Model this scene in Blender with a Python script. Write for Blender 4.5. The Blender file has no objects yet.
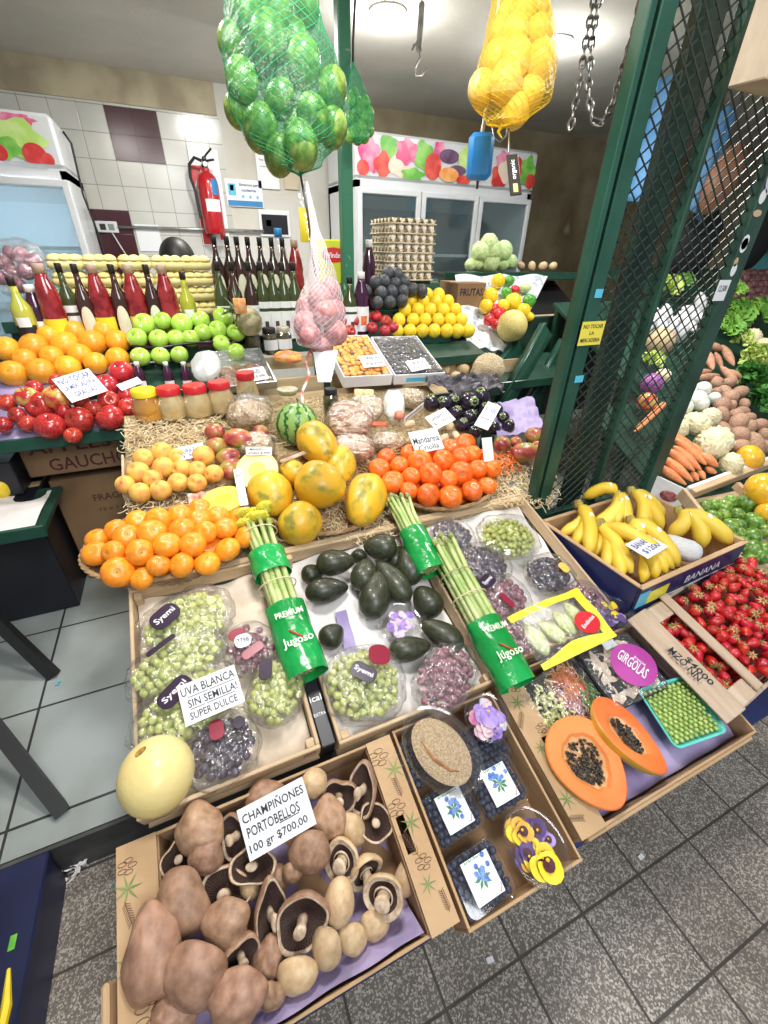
import bpy, math, random
from mathutils import Vector, Matrix, noise
random.seed(7)
SC = bpy.context.scene
COL = SC.collection
# ---------------------------------------------------------------- camera
F = 427.0; PITCH = math.radians(31.7); YAW = math.radians(24.5); ROLL = math.radians(-1.4); H = 1.6
CAM = Vector((0, 0, H))
_f = Vector((math.sin(YAW)*math.cos(PITCH), math.cos(YAW)*math.cos(PITCH), -math.sin(PITCH)))
_r = Vector((math.cos(YAW), -math.sin(YAW), 0)); _u = _r.cross(_f)
CU = _u*math.cos(ROLL) + _r*math.sin(ROLL); CR = _f.cross(CU); CF = _f
cam = bpy.data.objects.new('camera', bpy.data.cameras.new('camera'))
COL.objects.link(cam); SC.camera = cam
cam.data.sensor_fit = 'VERTICAL'; cam.data.sensor_height = 36; cam.data.lens = F/1024*36
cam.data.clip_start = 0.02; cam.data.clip_end = 60
m3 = Matrix((CR, CU, -CF)).transposed()
cam.matrix_world = Matrix.Translation(CAM) @ m3.to_4x4()
# ---------------------------------------------------------------- light and exposure
SC.view_settings.view_transform = 'Standard'; SC.view_settings.look = 'None'
SC.view_settings.gamma = 1; SC.view_settings.use_curve_mapping = False
SC.view_settings.exposure = 0.35
W = bpy.data.worlds.new('street_daylight'); SC.world = W; W.use_nodes = True
W.node_tree.nodes['Background'].inputs[0].default_value = (0.86, 0.93, 1.0, 1)
W.node_tree.nodes['Background'].inputs[1].default_value = 0.28
def area_light(name, loc, aim, size, power, col=(1, 1, 1)):
    l = bpy.data.lights.new(name, 'AREA'); l.shape = 'DISK'; l.size = size; l.energy = power; l.color = col
    o = bpy.data.objects.new(name, l); COL.objects.link(o); o.location = loc
    o.rotation_euler = (Vector(aim)-Vector(loc)).to_track_quat('-Z', 'Y').to_euler(); return o
area_light('street_side_light', (0.6, -1.5, 3.2), (0.5, 1.0, 0.6), 1.6, 55, (0.95, 0.98, 1))
area_light('front_fill_light', (0.3, 0.75, 2.6), (0.4, 0.9, 0.6), 0.35, 22, (1, 0.97, 0.92))  # unseen lamp, added to brighten the front crates
area_light('left_fill_light', (-0.2, 2.0, 2.68), (-0.2, 2.2, 1.0), 0.3, 20, (1, 0.96, 0.9))  # added fill lamp above the left stands, no fixture there
area_light('right_fill_light', (2.3, 1.6, 2.68), (2.2, 1.5, 0.8), 0.4, 32, (1, 0.97, 0.92))  # added fill lamp over the vegetables right of the gate, unseen
area_light('rear_area_light', (0.6, 3.6, 2.7), (0.5, 4.0, 0.0), 0.3, 30, (1, 0.97, 0.93))  # area lamp under the rear ceiling, no fixture built
# ---------------------------------------------------------------- pixel helpers (real distances)
def ray(x, y): return (CR*(x-384) + CU*(512-y) + CF*F)/F
S0, ST = 0.43, math.tan(math.radians(17)); TILT = math.atan(ST)
def plane(x, y, z0, s):
    d = ray(x, y); return CAM + d*((z0-H)/(d.z - s*d.y))
def pt(x, y, h=0.0): return plane(x, y, S0+h, ST)          # on the sloping display
def ptr(x, y, h=0.0): return plane(x, y, 0.185+h, 0.5)      # on the steeper right hand display
def onz(x, y, z): return plane(x, y, z, 0)
def onv(x, y, v):
    d = ray(x, y); return CAM + d*(v/d.y)
def atz(x, y, z): return CAM + ray(x, y)*z
def depth(p): return (Vector(p)-CAM).dot(CF)
def px2m(p, w): return w*depth(p)/F
NRM = Vector((0, -math.sin(TILT), math.cos(TILT))); TAN = Vector((0, math.cos(TILT), math.sin(TILT)))
# ---------------------------------------------------------------- materials
MATS = {}
UNITM = ('peel', 'avocado', 'strawberry', 'ripe_papaya', 'curd', 'potato', 'ginger', 'pale_yellow_fruit', 'lime', 'dried', 'mushroom', 'pale_cabbage', 'netted_melon', 'carrot_skin', 'vegetable')  # skins used on unit meshes that are scaled down
def mat(name, c1, c2=None, scale=8.0, rough=0.5, bump=0.0, bscale=None, var=0.0, metal=0.0, coat=0.0, lo=0.4, hi=0.6,
        c3=None, stretch=None, emit=0.0, sss=0.0, spec=0.5, detail=4, alpha=1.0, trans=0.0, c4=None):
    if name in MATS: return MATS[name]
    m = bpy.data.materials.new(name); m.use_nodes = True; nt = m.node_tree; N = nt.nodes; L = nt.links
    b = N['Principled BSDF']
    b.inputs['Roughness'].default_value = rough; b.inputs['Metallic'].default_value = metal
    b.inputs['Coat Weight'].default_value = coat; b.inputs['Specular IOR Level'].default_value = spec
    b.inputs['Transmission Weight'].default_value = trans
    if sss: b.inputs['Subsurface Weight'].default_value = sss; b.inputs['Subsurface Radius'].default_value = (.02, .012, .006)
    b.inputs['Alpha'].default_value = alpha
    def rgba(c): return (c[0], c[1], c[2], 1)
    tc = N.new('ShaderNodeTexCoord'); vec = tc.outputs['Object']
    if stretch:
        mp = N.new('ShaderNodeMapping'); mp.inputs['Scale'].default_value = stretch; L.new(vec, mp.inputs[0]); vec = mp.outputs[0]
    oi = N.new('ShaderNodeObjectInfo')
    ad = N.new('ShaderNodeVectorMath'); ad.operation = 'MULTIPLY_ADD'
    L.new(oi.outputs['Random'], ad.inputs[0]); ad.inputs[1].default_value = (13, 7, 5); L.new(vec, ad.inputs[2]); vec2 = ad.outputs[0]
    col = None
    if c2:
        nz = N.new('ShaderNodeTexNoise'); nz.inputs['Scale'].default_value = scale; nz.inputs['Detail'].default_value = detail
        L.new(vec2, nz.inputs['Vector'])
        r = N.new('ShaderNodeValToRGB'); r.color_ramp.elements[0].position = lo; r.color_ramp.elements[1].position = hi
        r.color_ramp.elements[0].color = rgba(c1); r.color_ramp.elements[1].color = rgba(c2)
        if c3: e = r.color_ramp.elements.new(min(1, hi+0.12)); e.color = rgba(c3)
        L.new(nz.outputs['Fac'], r.inputs[0]); col = r.outputs[0]
    if var:
        hs = N.new('ShaderNodeHueSaturation')
        if col: L.new(col, hs.inputs['Color'])
        else: hs.inputs['Color'].default_value = rgba(c1)
        mr = N.new('ShaderNodeMapRange'); mr.inputs[3].default_value = 1-var*2.2; mr.inputs[4].default_value = 1+var*1.6
        L.new(oi.outputs['Random'], mr.inputs[0]); L.new(mr.outputs[0], hs.inputs['Value'])
        mh = N.new('ShaderNodeMapRange'); mh.inputs[3].default_value = .5-var*.07; mh.inputs[4].default_value = .5+var*.07
        mm = N.new('ShaderNodeMath'); mm.operation = 'FRACT'; m2 = N.new('ShaderNodeMath'); m2.operation = 'MULTIPLY'; m2.inputs[1].default_value = 7.3
        L.new(oi.outputs['Random'], m2.inputs[0]); L.new(m2.outputs[0], mm.inputs[0]); L.new(mm.outputs[0], mh.inputs[0]); L.new(mh.outputs[0], hs.inputs['Hue'])
        col = hs.outputs[0]
    if col: L.new(col, b.inputs['Base Color'])
    else: b.inputs['Base Color'].default_value = rgba(c1)
    if emit:
        b.inputs['Emission Strength'].default_value = emit
        if col: L.new(col, b.inputs['Emission Color'])
        else: b.inputs['Emission Color'].default_value = rgba(c1)
    if bump:
        n2 = N.new('ShaderNodeTexNoise'); n2.inputs['Scale'].default_value = bscale or scale*3; n2.inputs['Detail'].default_value = 3
        L.new(vec2, n2.inputs['Vector']); bp = N.new('ShaderNodeBump'); bp.inputs['Strength'].default_value = bump; bp.inputs['Distance'].default_value = (0.0008 if any(k in name for k in UNITM) else 0.02)
        L.new(n2.outputs['Fac'], bp.inputs['Height']); L.new(bp.outputs[0], b.inputs['Normal'])
    MATS[name] = m; return m
def film(name, tint=(1, 1, 1), gl=0.22, bscale=30, bump=0.8, rough=0.12, haze=0.0, hz=(0.9, 0.9, 0.9)):
    """clear wrinkled plastic: mostly see-through, some gloss"""
    if name in MATS: return MATS[name]
    m = bpy.data.materials.new(name); m.use_nodes = True; nt = m.node_tree; N = nt.nodes; L = nt.links
    for n in list(N): N.remove(n)
    out = N.new('ShaderNodeOutputMaterial'); tr = N.new('ShaderNodeBsdfTransparent'); tr.inputs[0].default_value = (*tint, 1)
    g = N.new('ShaderNodeBsdfGlossy'); g.inputs['Roughness'].default_value = rough
    tc = N.new('ShaderNodeTexCoord'); nz = N.new('ShaderNodeTexNoise'); nz.inputs['Scale'].default_value = bscale; nz.inputs['Detail'].default_value = 3
    L.new(tc.outputs['Object'], nz.inputs[0]); bp = N.new('ShaderNodeBump'); bp.inputs['Strength'].default_value = bump; bp.inputs['Distance'].default_value = .03
    L.new(nz.outputs['Fac'], bp.inputs['Height']); L.new(bp.outputs[0], g.inputs['Normal'])
    lw = N.new('ShaderNodeLayerWeight'); lw.inputs[0].default_value = 0.25; L.new(bp.outputs[0], lw.inputs['Normal'])
    mr = N.new('ShaderNodeMapRange'); mr.inputs[3].default_value = gl*0.5; mr.inputs[4].default_value = min(1, gl*2.6); L.new(lw.outputs['Facing'], mr.inputs[0])
    mx = N.new('ShaderNodeMixShader'); L.new(mr.outputs[0], mx.inputs[0]); L.new(tr.outputs[0], mx.inputs[1]); L.new(g.outputs[0], mx.inputs[2])
    res = mx
    if haze:
        df = N.new('ShaderNodeBsdfDiffuse'); df.inputs[0].default_value = (*hz, 1); m2 = N.new('ShaderNodeMixShader'); m2.inputs[0].default_value = haze
        L.new(mx.outputs[0], m2.inputs[1]); L.new(df.outputs[0], m2.inputs[2]); res = m2
    L.new(res.outputs[0], out.inputs[0]); MATS[name] = m; return m
# ---------------------------------------------------------------- mesh helpers
class MB:
    def __init__(s): s.v = []; s.f = []
    def add(s, vs, fs, M=None):
        o = len(s.v); s.v += [tuple(M @ Vector(p)) if M else tuple(p) for p in vs]; s.f += [tuple(i+o for i in f) for f in fs]; return s
    def box(s, c, d, M=None, bev=0.0):
        x, y, z = d[0]/2, d[1]/2, d[2]/2; b = min(bev, x*.9, y*.9, z*.9)
        if b <= 0:
            vs = [(c[0]+i*x, c[1]+j*y, c[2]+k*z) for k in (-1, 1) for j in (-1, 1) for i in (-1, 1)]
            return s.add(vs, [(0, 2, 3, 1), (4, 5, 7, 6), (0, 1, 5, 4), (1, 3, 7, 5), (3, 2, 6, 7), (2, 0, 4, 6)], M)
        vs = []; rings = [(-z, b), (-z+b, 0), (z-b, 0), (z, b)]
        for zz, i in rings:
            X, Y = x-i, y-i; q = b if i == 0 else b*0.4
            for sx, sy, o in ((1, -1, 0), (1, 1, 1), (-1, 1, 0), (-1, -1, 1)):
                a = (sx*X, sy*(Y-q)) ; c2 = (sx*(X-q), sy*Y)
                for p in ((c2, a) if o == 0 else (a, c2)): vs.append((c[0]+p[0], c[1]+p[1], c[2]+zz))
        fs = [tuple(range(7, -1, -1)), tuple(range(24, 32))]
        for k in range(3):
            for i in range(8): fs.append((k*8+i, k*8+(i+1) % 8, k*8+8+(i+1) % 8, k*8+8+i))
        return s.add(vs, fs, M)
    def tube(s, path, r, n=6, M=None, cap=True, closed=False):
        path = [Vector(p) for p in path]; rs = r if isinstance(r, (list, tuple)) else [r]*len(path); vs = []; fs = []
        up = None; k = len(path)
        for i, p in enumerate(path):
            if closed: t = path[(i+1) % k]-path[i-1]
            else: t = path[min(i+1, k-1)]-path[max(i-1, 0)]
            if t.length < 1e-9: t = Vector((0, 0, 1))
            t.normalize()
            if up is None: up = t.orthogonal().normalized()
            up = (up - t*up.dot(t))
            if up.length < 1e-6: up = t.orthogonal()
            up.normalize(); w = t.cross(up)
            for j in range(n):
                a = 2*math.pi*j/n; vs.append(p + (up*math.cos(a)+w*math.sin(a))*rs[i])
        for i in range(k if closed else k-1):
            i2 = (i+1) % k
            for j in range(n): fs.append((i*n+j, i*n+(j+1) % n, i2*n+(j+1) % n, i2*n+j))
        if cap and not closed: fs += [tuple(range(n-1, -1, -1)), tuple((k-1)*n+j for j in range(n))]
        return s.add(vs, fs, M)
    def lathe(s, prof, n=16, M=None, sx=1, sy=1, cap=True):
        vs = []; fs = []; k = len(prof)
        for r, z in prof:
            for j in range(n): a = 2*math.pi*j/n; vs.append((r*sx*math.cos(a), r*sy*math.sin(a), z))
        for i in range(k-1):
            for j in range(n): fs.append((i*n+j, i*n+(j+1) % n, (i+1)*n+(j+1) % n, (i+1)*n+j))
        if cap and prof[0][0] > 1e-5: fs.append(tuple(range(n-1, -1, -1)))
        if cap and prof[-1][0] > 1e-5: fs.append(tuple((k-1)*n+j for j in range(n)))
        return s.add(vs, fs, M)
    def grid(s, fn, nu, nv, M=None, thick=None):
        vs = [fn(i/nu, j/nv) for j in range(nv+1) for i in range(nu+1)]
        fs = [(j*(nu+1)+i, j*(nu+1)+i+1, (j+1)*(nu+1)+i+1, (j+1)*(nu+1)+i) for j in range(nv) for i in range(nu)]
        return s.add(vs, fs, M)
    def ball(s, f=None, n=16, m=10, M=None):
        vs = [(0, 0, -1)]; fs = []
        for i in range(1, m):
            t = math.pi*i/m
            for j in range(n): a = 2*math.pi*j/n; vs.append((math.sin(t)*math.cos(a), math.sin(t)*math.sin(a), -math.cos(t)))
        vs.append((0, 0, 1)); e = len(vs)-1
        for j in range(n):
            fs.append((0, 1+(j+1) % n, 1+j)); fs.append((e, 1+(m-2)*n+j, 1+(m-2)*n+(j+1) % n))
            for i in range(m-2): a = 1+i*n; fs.append((a+j, a+(j+1) % n, a+n+(j+1) % n, a+n+j))
        if f: vs = [f(Vector(v)) for v in vs]
        return s.add(vs, fs, M)
    def mesh(s, name, m=None, smooth=True):
        me = bpy.data.meshes.new(name); me.from_pydata([tuple(v) for v in s.v], [], s.f); me.update()
        if smooth: me.polygons.foreach_set('use_smooth', [True]*len(me.polygons)); 
        if smooth == 'auto': me.set_sharp_from_angle(angle=math.radians(35))
        if m: me.materials.append(m)
        return me
def tag(o, label=None, cat=None, group=None, kind=None):
    if label: o['label'] = label
    if cat: o['category'] = cat
    if group: o['group'] = group
    if kind: o['kind'] = kind
    return o
def ob(name, me, M=None, parent=None, label=None, cat=None, group=None, kind=None):
    o = bpy.data.objects.new(name, me); COL.objects.link(o)
    if parent: o.parent = parent
    if M is not None: o.matrix_basis = M
    return tag(o, label, cat, group, kind)
def root(name, label, cat, M=None, group=None): return ob(name, None, M, None, label, cat, group)
def part(name, mb, m, parent, smooth='auto', label=None, M=None):
    return ob(name, mb.mesh(name, m, smooth), M, parent, label)
def T(x, y=None, z=None): return Matrix.Translation(x if y is None else (x, y, z))
def Sc(x, y=None, z=None): return Matrix.Diagonal((x, y if y is not None else x, z if z is not None else x, 1))
def Rx(a): return Matrix.Rotation(a, 4, 'X')
def Ry(a): return Matrix.Rotation(a, 4, 'Y')
def Rz(a): return Matrix.Rotation(a, 4, 'Z')
def frame(o, x, y, z=None):
    x = Vector(x).normalized(); y = Vector(y); y = (y-x*y.dot(x)).normalized(); z = x.cross(y)
    m = Matrix((x, y, z)).transposed().to_4x4(); m.translation = o; return m
def zframe(o, z, up=Vector((0, 0, 1))):
    z = Vector(z).normalized(); x = Vector(up).cross(z)
    if x.length < 1e-3: x = Vector((1, 0, 0)).cross(z)
    x.normalize(); y = z.cross(x); m = Matrix((x, y, z)).transposed().to_4x4(); m.translation = o; return m
def slope(p): return Matrix.Translation(p) @ Rx(TILT)      # local X right, Y up the slope, Z off it
def rrot():
    return Matrix.Rotation(random.uniform(0, 6.28), 4, Vector((random.uniform(-1, 1), random.uniform(-1, 1), random.uniform(-1, 1))).normalized())
def dup(src, M, label=None, group=None, name=None):
    """a thing with its parts and their sub-parts, sharing meshes"""
    def cp(o, par):
        c = o.copy(); COL.objects.link(c); c.parent = par
        for k in KIDS.get(o.name, []): cp(k, c)
        return c
    c = src.copy(); COL.objects.link(c); c.matrix_basis = M
    for k in KIDS.get(src.name, []): cp(k, c)
    if label: c['label'] = label
    if group: c['group'] = group
    return c
KIDS = {}
def kids_of(o): 
    for k in o.children: kids_of(k)
    KIDS[o.name] = list(o.children)
def ordn(i):
    w = ['first', 'second', 'third', 'fourth', 'fifth', 'sixth', 'seventh', 'eighth', 'ninth', 'tenth', 'eleventh', 'twelfth', 'thirteenth', 'fourteenth', 'fifteenth', 'sixteenth', 'seventeenth', 'eighteenth', 'nineteenth', 'twentieth']
    return w[i] if i < 20 else 'far right'
def rows(items, step, sl=0.0):
    """front-to-back rows and left-to-right places of (x, y, ...) items -> list of (row, col)"""
    ks = [it[1]-sl*it[0] for it in items]; hi = max(ks); bins = {}
    for i, k in enumerate(ks): bins.setdefault(int((hi-k)/step), []).append(i)
    res = [None]*len(items)
    for r, key in enumerate(sorted(bins)):
        for c, i in enumerate(sorted(bins[key], key=lambda q: items[q][0])): res[i] = (r, c)
    return res
def proto_text():
    pass
_TC = {}
def text_mesh(s, m):
    if (s, m.name) in _TC: return _TC[(s, m.name)]
    cu = bpy.data.curves.new('lettering', 'FONT'); cu.body = s; cu.align_x = 'CENTER'; cu.align_y = 'CENTER'; cu.resolution_u = 2; cu.extrude = 0.0; cu.offset = 0.012
    o = bpy.data.objects.new('lettering', cu); COL.objects.link(o); bpy.context.view_layer.update()
    me = bpy.data.meshes.new_from_object(o.evaluated_get(bpy.context.evaluated_depsgraph_get()))
    bpy.data.objects.remove(o); me.materials.clear(); me.materials.append(m)
    xs = [v.co.x for v in me.vertices]; ys = [v.co.y for v in me.vertices]
    w = max(xs)-min(xs); h = max(ys)-min(ys); cx = (max(xs)+min(xs))/2; cy = (max(ys)+min(ys))/2
    me.transform(Matrix.Diagonal((1/w, 1/h, 1, 1)) @ Matrix.Translation((-cx, -cy, 0)))
    _TC[(s, m.name)] = me; return me
def letter(s, m, parent, M, w, h, name='lettering'):
    return ob(name, text_mesh(s, m), M @ Sc(w, h, 1), parent)
PAPER = mat('card_paper', (.86, .87, .88), (.8, .8, .82), scale=4, rough=.6)
INK = mat('marker_ink', (.015, .015, .03), rough=.5)
INKB = mat('blue_ink', (.03, .05, .25), rough=.5)
def card(quad, lines, label, h=(0.02, 0.05), P=None, paper=None, ink=None, group=None, cat='price card', name='price_card', bend=0.0, pf=None, under=None):
    """quad: pixels TL, TR, BL; h: heights of lower and upper edge; lines: (text, cx, cy, w, h) in 0..1 card units"""
    pf = pf or pt
    tl = pf(*quad[0], h[1]); tr = pf(*quad[1], h[1]); bl = pf(*quad[2], h[0])
    x = tr-tl; y = tl-bl; w = x.length; hh = y.length
    M = frame(bl, x, y); t = 0.0012
    r = root(name, label, cat, M, group)
    yy = (y - x.normalized()*y.dot(x.normalized())).length
    b = MB(); 
    b.grid(lambda u, v: (u*w, v*yy, bend*math.sin(u*math.pi)*w + t), 8, 2)
    b.grid(lambda u, v: ((1-u)*w, v*yy, bend*math.sin(u*math.pi)*w), 8, 2)
    for v in (0, 1): b.grid(lambda u, q, v=v: ((u if v == 0 else 1-u)*w, v*yy, bend*math.sin(u*math.pi)*w + t*q), 8, 1)
    part('card', b, paper or PAPER, r, smooth=False)
    if under: 
        pb = MB()
        for (cx, cy, ww) in under: pb.box((cx*w, cy*yy, t+.0006+bend*w), (ww*w, .0016, .0004))
        part('underline', pb, ink or INK, r, smooth=False)
    for (s, cx, cy, ww, h2) in lines:
        letter(s, ink or INK, r, T(cx*w, cy*yy, t+.0008+bend*math.sin(cx*math.pi)*w), ww*w, h2*yy)
    return r
# ================================================================= SETTING
def tilemat(name, c1, c2, mortar, px, py, ox, oy, ms=0.02, rough=0.4, speck=None, sscale=300, bumpy=0.3, plane='XY', dirt=None):
    m = bpy.data.materials.new(name); m.use_nodes = True; nt = m.node_tree; N = nt.nodes; L = nt.links; b = N['Principled BSDF']
    b.inputs['Roughness'].default_value = rough
    tc = N.new('ShaderNodeTexCoord'); sp = N.new('ShaderNodeSeparateXYZ'); L.new(tc.outputs['Object'], sp.inputs[0])
    cb = N.new('ShaderNodeCombineXYZ')
    for k, (ax, o) in enumerate(((0, ox), (1 if plane == 'XY' else 2, oy))):
        a = N.new('ShaderNodeMath'); a.operation = 'ADD'; a.inputs[1].default_value = 50*(px if k == 0 else py)-o
        L.new(sp.outputs[ax], a.inputs[0]); L.new(a.outputs[0], cb.inputs[k])
    br = N.new('ShaderNodeTexBrick'); br.offset = 0; br.inputs['Scale'].default_value = 1; br.inputs['Brick Width'].default_value = px; br.inputs['Row Height'].default_value = py
    br.inputs['Mortar Size'].default_value = ms*px; br.inputs['Mortar Smooth'].default_value = .3
    br.inputs['Color1'].default_value = (*c1, 1); br.inputs['Color2'].default_value = (*c2, 1); br.inputs['Mortar'].default_value = (*mortar, 1)
    L.new(cb.outputs[0], br.inputs['Vector']); col = br.outputs[0]
    if speck:
        nz = N.new('ShaderNodeTexVoronoi'); nz.inputs['Scale'].default_value = sscale; L.new(tc.outputs['Object'], nz.inputs['Vector'])
        sv = N.new('ShaderNodeSeparateColor'); L.new(nz.outputs['Color'], sv.inputs[0])
        r = N.new('ShaderNodeValToRGB'); r.color_ramp.elements[0].position = .5; r.color_ramp.elements[1].position = .95
        L.new(sv.outputs[0], r.inputs[0]); mx = N.new('ShaderNodeMix'); mx.data_type = 'RGBA'; L.new(r.outputs[0], mx.inputs[0]); L.new(col, mx.inputs[6]); mx.inputs[7].default_value = (*speck, 1); 
        m3_ = N.new('ShaderNodeMix'); m3_.data_type = 'RGBA'; L.new(br.outputs['Fac'], m3_.inputs[0]); L.new(mx.outputs[2], m3_.inputs[6]); m3_.inputs[7].default_value = (*mortar, 1); col = m3_.outputs[2]
    if dirt:
        nz = N.new('ShaderNodeTexNoise'); nz.inputs['Scale'].default_value = 2.2; nz.inputs['Detail'].default_value = 6; L.new(tc.outputs['Object'], nz.inputs['Vector'])
        r = N.new('ShaderNodeValToRGB'); r.color_ramp.elements[0].position = .35; r.color_ramp.elements[1].position = .62; r.color_ramp.elements[0].color = (*dirt, 1); r.color_ramp.elements[1].color = (1, 1, 1, 1)
        L.new(nz.outputs['Fac'], r.inputs[0]); mx = N.new('ShaderNodeMix'); mx.data_type = 'RGBA'; mx.blend_type = 'MULTIPLY'; mx.inputs[0].default_value = 1; L.new(col, mx.inputs[6]); L.new(r.outputs[0], mx.inputs[7]); col = mx.outputs[2]
    L.new(col, b.inputs['Base Color'])
    bp = N.new('ShaderNodeBump'); bp.inputs['Strength'].default_value = bumpy; bp.inputs['Distance'].default_value = .004; bp.invert = True
    L.new(br.outputs['Fac'], bp.inputs['Height']); L.new(bp.outputs[0], b.inputs['Normal'])
    return m
def struct(name, mb, m, parent=None, smooth=False, M=None):
    return ob(name, mb.mesh(name, m, smooth), M, parent, kind=None if parent else 'structure')
M_walk = tilemat('terrazzo_paving', (.17, .15, .13), (.21, .185, .16), (.075, .065, .055), .225, .225, .048, .155, .018, .55, (.66, .60, .52), 260, dirt=(.6, .58, .56))
M_in = tilemat('shop_floor_tile', (.36, .40, .40), (.42, .46, .46), (.05, .05, .05), .42, .42, .1, .1, .012, .35, dirt=(.6, .58, .5))
M_wt = tilemat('white_wall_tile', (.60, .61, .58), (.66, .66, .63), (.36, .36, .33), .19, .172, -.213, 2.52, .02, .18, plane='XZ', dirt=(.88, .87, .82))
M_dt = tilemat('maroon_wall_tile', (.055, .012, .02), (.065, .015, .022), (.03, .01, .012), .19, .172, -.213, 2.52, .012, .2, plane='XZ')
M_ceil = mat('ceiling_plaster', (.74, .72, .66), (.64, .62, .56), scale=1.5, rough=.9, bump=.15, bscale=90)
M_wall = mat('old_wall_plaster', (.66, .65, .60), (.52, .47, .37), scale=1.1, rough=.85, bump=.1, bscale=40, lo=.5, hi=.75)
M_wallr = mat('stained_ochre_plaster', (.40, .34, .22), (.22, .16, .08), scale=2.5, rough=.85, bump=.25, bscale=30, lo=.35, hi=.7, c3=(.5, .45, .33))
M_dirty = mat('yellowed_plaster', (.52, .46, .32), (.34, .29, .2), scale=3, rough=.85, bump=.1)
M_step = mat('step_stone', (.05, .05, .05), (.09, .09, .085), scale=9, rough=.6)
struct('floor', MB().box((1.5, -.4, -.05), (11, 2.5, .1)), M_walk)
fl = MB().box((1.5, 3.1, .065), (11, 4.5, .17)); struct('floor_inner', fl, M_in)
struct('trim_1', MB().box((-1.9, .846, .075), (4.2, .014, .15)), M_step)
struct('ceiling', MB().box((1.5, 2.9, 2.8), (11, 4.6, .1)), M_ceil)
wb = struct('wall_back', MB().box((1.5, 5.16, 1.42), (11, .12, 2.9)), M_wall)
struct('tile_panel', MB().box((-1.6, 5.095, 1.35), (4.52, .012, 2.36)), M_wt, wb)
struct('upper_stain', MB().box((-1.65, 5.094, 2.645), (4.6, .012, .21)), M_dirty, wb)
for x0, x1, z0, z1 in ((-.213, .167, 2.176, 2.52), (-.593, -.213, 1.14, 1.832)):
    struct('dark_tile', MB().box(((x0+x1)/2, 5.087, (z0+z1)/2), (x1-x0, .008, z1-z0)), M_dt, wb)
struct('ochre_panel', MB().box((4.4, 5.094, 1.4), (5.2, .014, 2.78)), M_wallr, wb)
struct('wall_left', MB().box((-3.4, 3.1, 1.4), (.1, 4.2, 2.8)), M_wall)
struct('wall_right', MB().box((6.9, 3.1, 1.4), (.1, 4.2, 2.8)), M_wallr)
# ceiling downlights (own light in the builder)
def downlight(x, y, label):
    p = onz(x, y, 2.75); r = root('ceiling_downlight', label, 'ceiling light', T(p.x, p.y, 2.75))
    part('trim_ring', MB().lathe([(.075, 0), (.10, 0), (.105, -.012), (.09, -.02), (.075, -.012)], 28, cap=False), mat('white_plastic', (.85, .85, .85), rough=.4), r)
    part('lamp_disc', MB().lathe([(.0, -.012), (.077, -.010), (.077, -.004)], 28), mat('lamp_glow', (1, 1, 1), emit=14), r)
    l = bpy.data.lights.new('downlight_beam', 'POINT'); l.shadow_soft_size = .06; l.energy = 13; l.color = (1, .98, .94)
    o = bpy.data.objects.new('downlight_beam', l); COL.objects.link(o); o.location = (p.x, p.y, 2.60)
downlight(388, 10, 'round white ceiling lamp beside the green post, nearer the middle of the ceiling')
downlight(556, 40, 'round ceiling lamp glowing just right of the yellow net of fruit')
# ---------------------------------------------------------------- green steel post
GREEN = mat('green_paint', (.015, .085, .05), (.02, .12, .07), scale=6, rough=.35, lo=.3, hi=.75, bump=.05)
GREEND = mat('dark_green_paint', (.012, .045, .03), (.02, .07, .045), scale=8, rough=.4)
CHIP = mat('chipped_green_paint', (.03, .16, .09), (.45, .5, .45), scale=14, rough=.45, lo=.62, hi=.68)
STEEL = mat('brushed_steel', (.55, .56, .56), (.4, .4, .4), scale=20, rough=.35, metal=.9)
r = root('support_post', 'tall green steel post with chipped paint in the middle of the shop', 'post', T(.93, 2.62, .15))
part('shaft', MB().box((0, 0, 1.28), (.062, .062, 2.56), bev=.006), CHIP, r)
part('bracket', MB().box((0, 0, 2.50), (.20, .1, .03)).box((.05, 0, 2.46), (.04, .04, .08)), GREEND, r)
part('base_plate', MB().box((0, 0, .006), (.14, .14, .012)), GREEND, r)
# ---------------------------------------------------------------- fridges
WHITE = mat('white_enamel', (.72, .74, .76), (.66, .68, .70), scale=3, rough=.3)
FRGL = film('fridge_glass', (.80, .87, .88), gl=.16, bump=.02, rough=.05, haze=.06, hz=(.5, .6, .6))
PRN = {k: mat('print_'+k, c, c2, scale=9, rough=.35) for k, c, c2 in (('red', (.62, .03, .03), (.8, .12, .08)), ('green', (.12, .45, .05), (.3, .65, .12)), ('pink', (.7, .06, .22), (.85, .35, .5)),
    ('orange', (.85, .3, .06), (.9, .5, .2)), ('purple', (.06, .02, .06), (.2, .1, .2)), ('lime', (.45, .7, .15), (.6, .8, .3)), ('cream', (.85, .75, .6), (.9, .6, .5)))}
def blobprint(parent, items, x0, w, z0, h, y):
    """printed fruit shapes on a flat band; items (colour, cx, cz, rx, rz, lobes)"""
    for i, (c, cx, cz, rx, rz, lb) in enumerate(items):
        vs = [(x0+cx*w, y-.0006*i, z0+cz*h)]; n = 22
        for j in range(n):
            a = 6.283*j/n; q = 1+(.16*math.sin(a*lb+i) if lb else 0)
            vs.append((x0+min(1, max(0, cx+rx*q*math.cos(a)))*w, y-.0006*i, z0+min(.97, max(.03, cz+rz*q*math.sin(a)))*h))
        ob('printed_fruit', MB().add(vs, [(0, 1+j, 1+(j+1) % n) for j in range(n)]).mesh('printed_fruit', PRN[c], False), None, parent)
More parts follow.
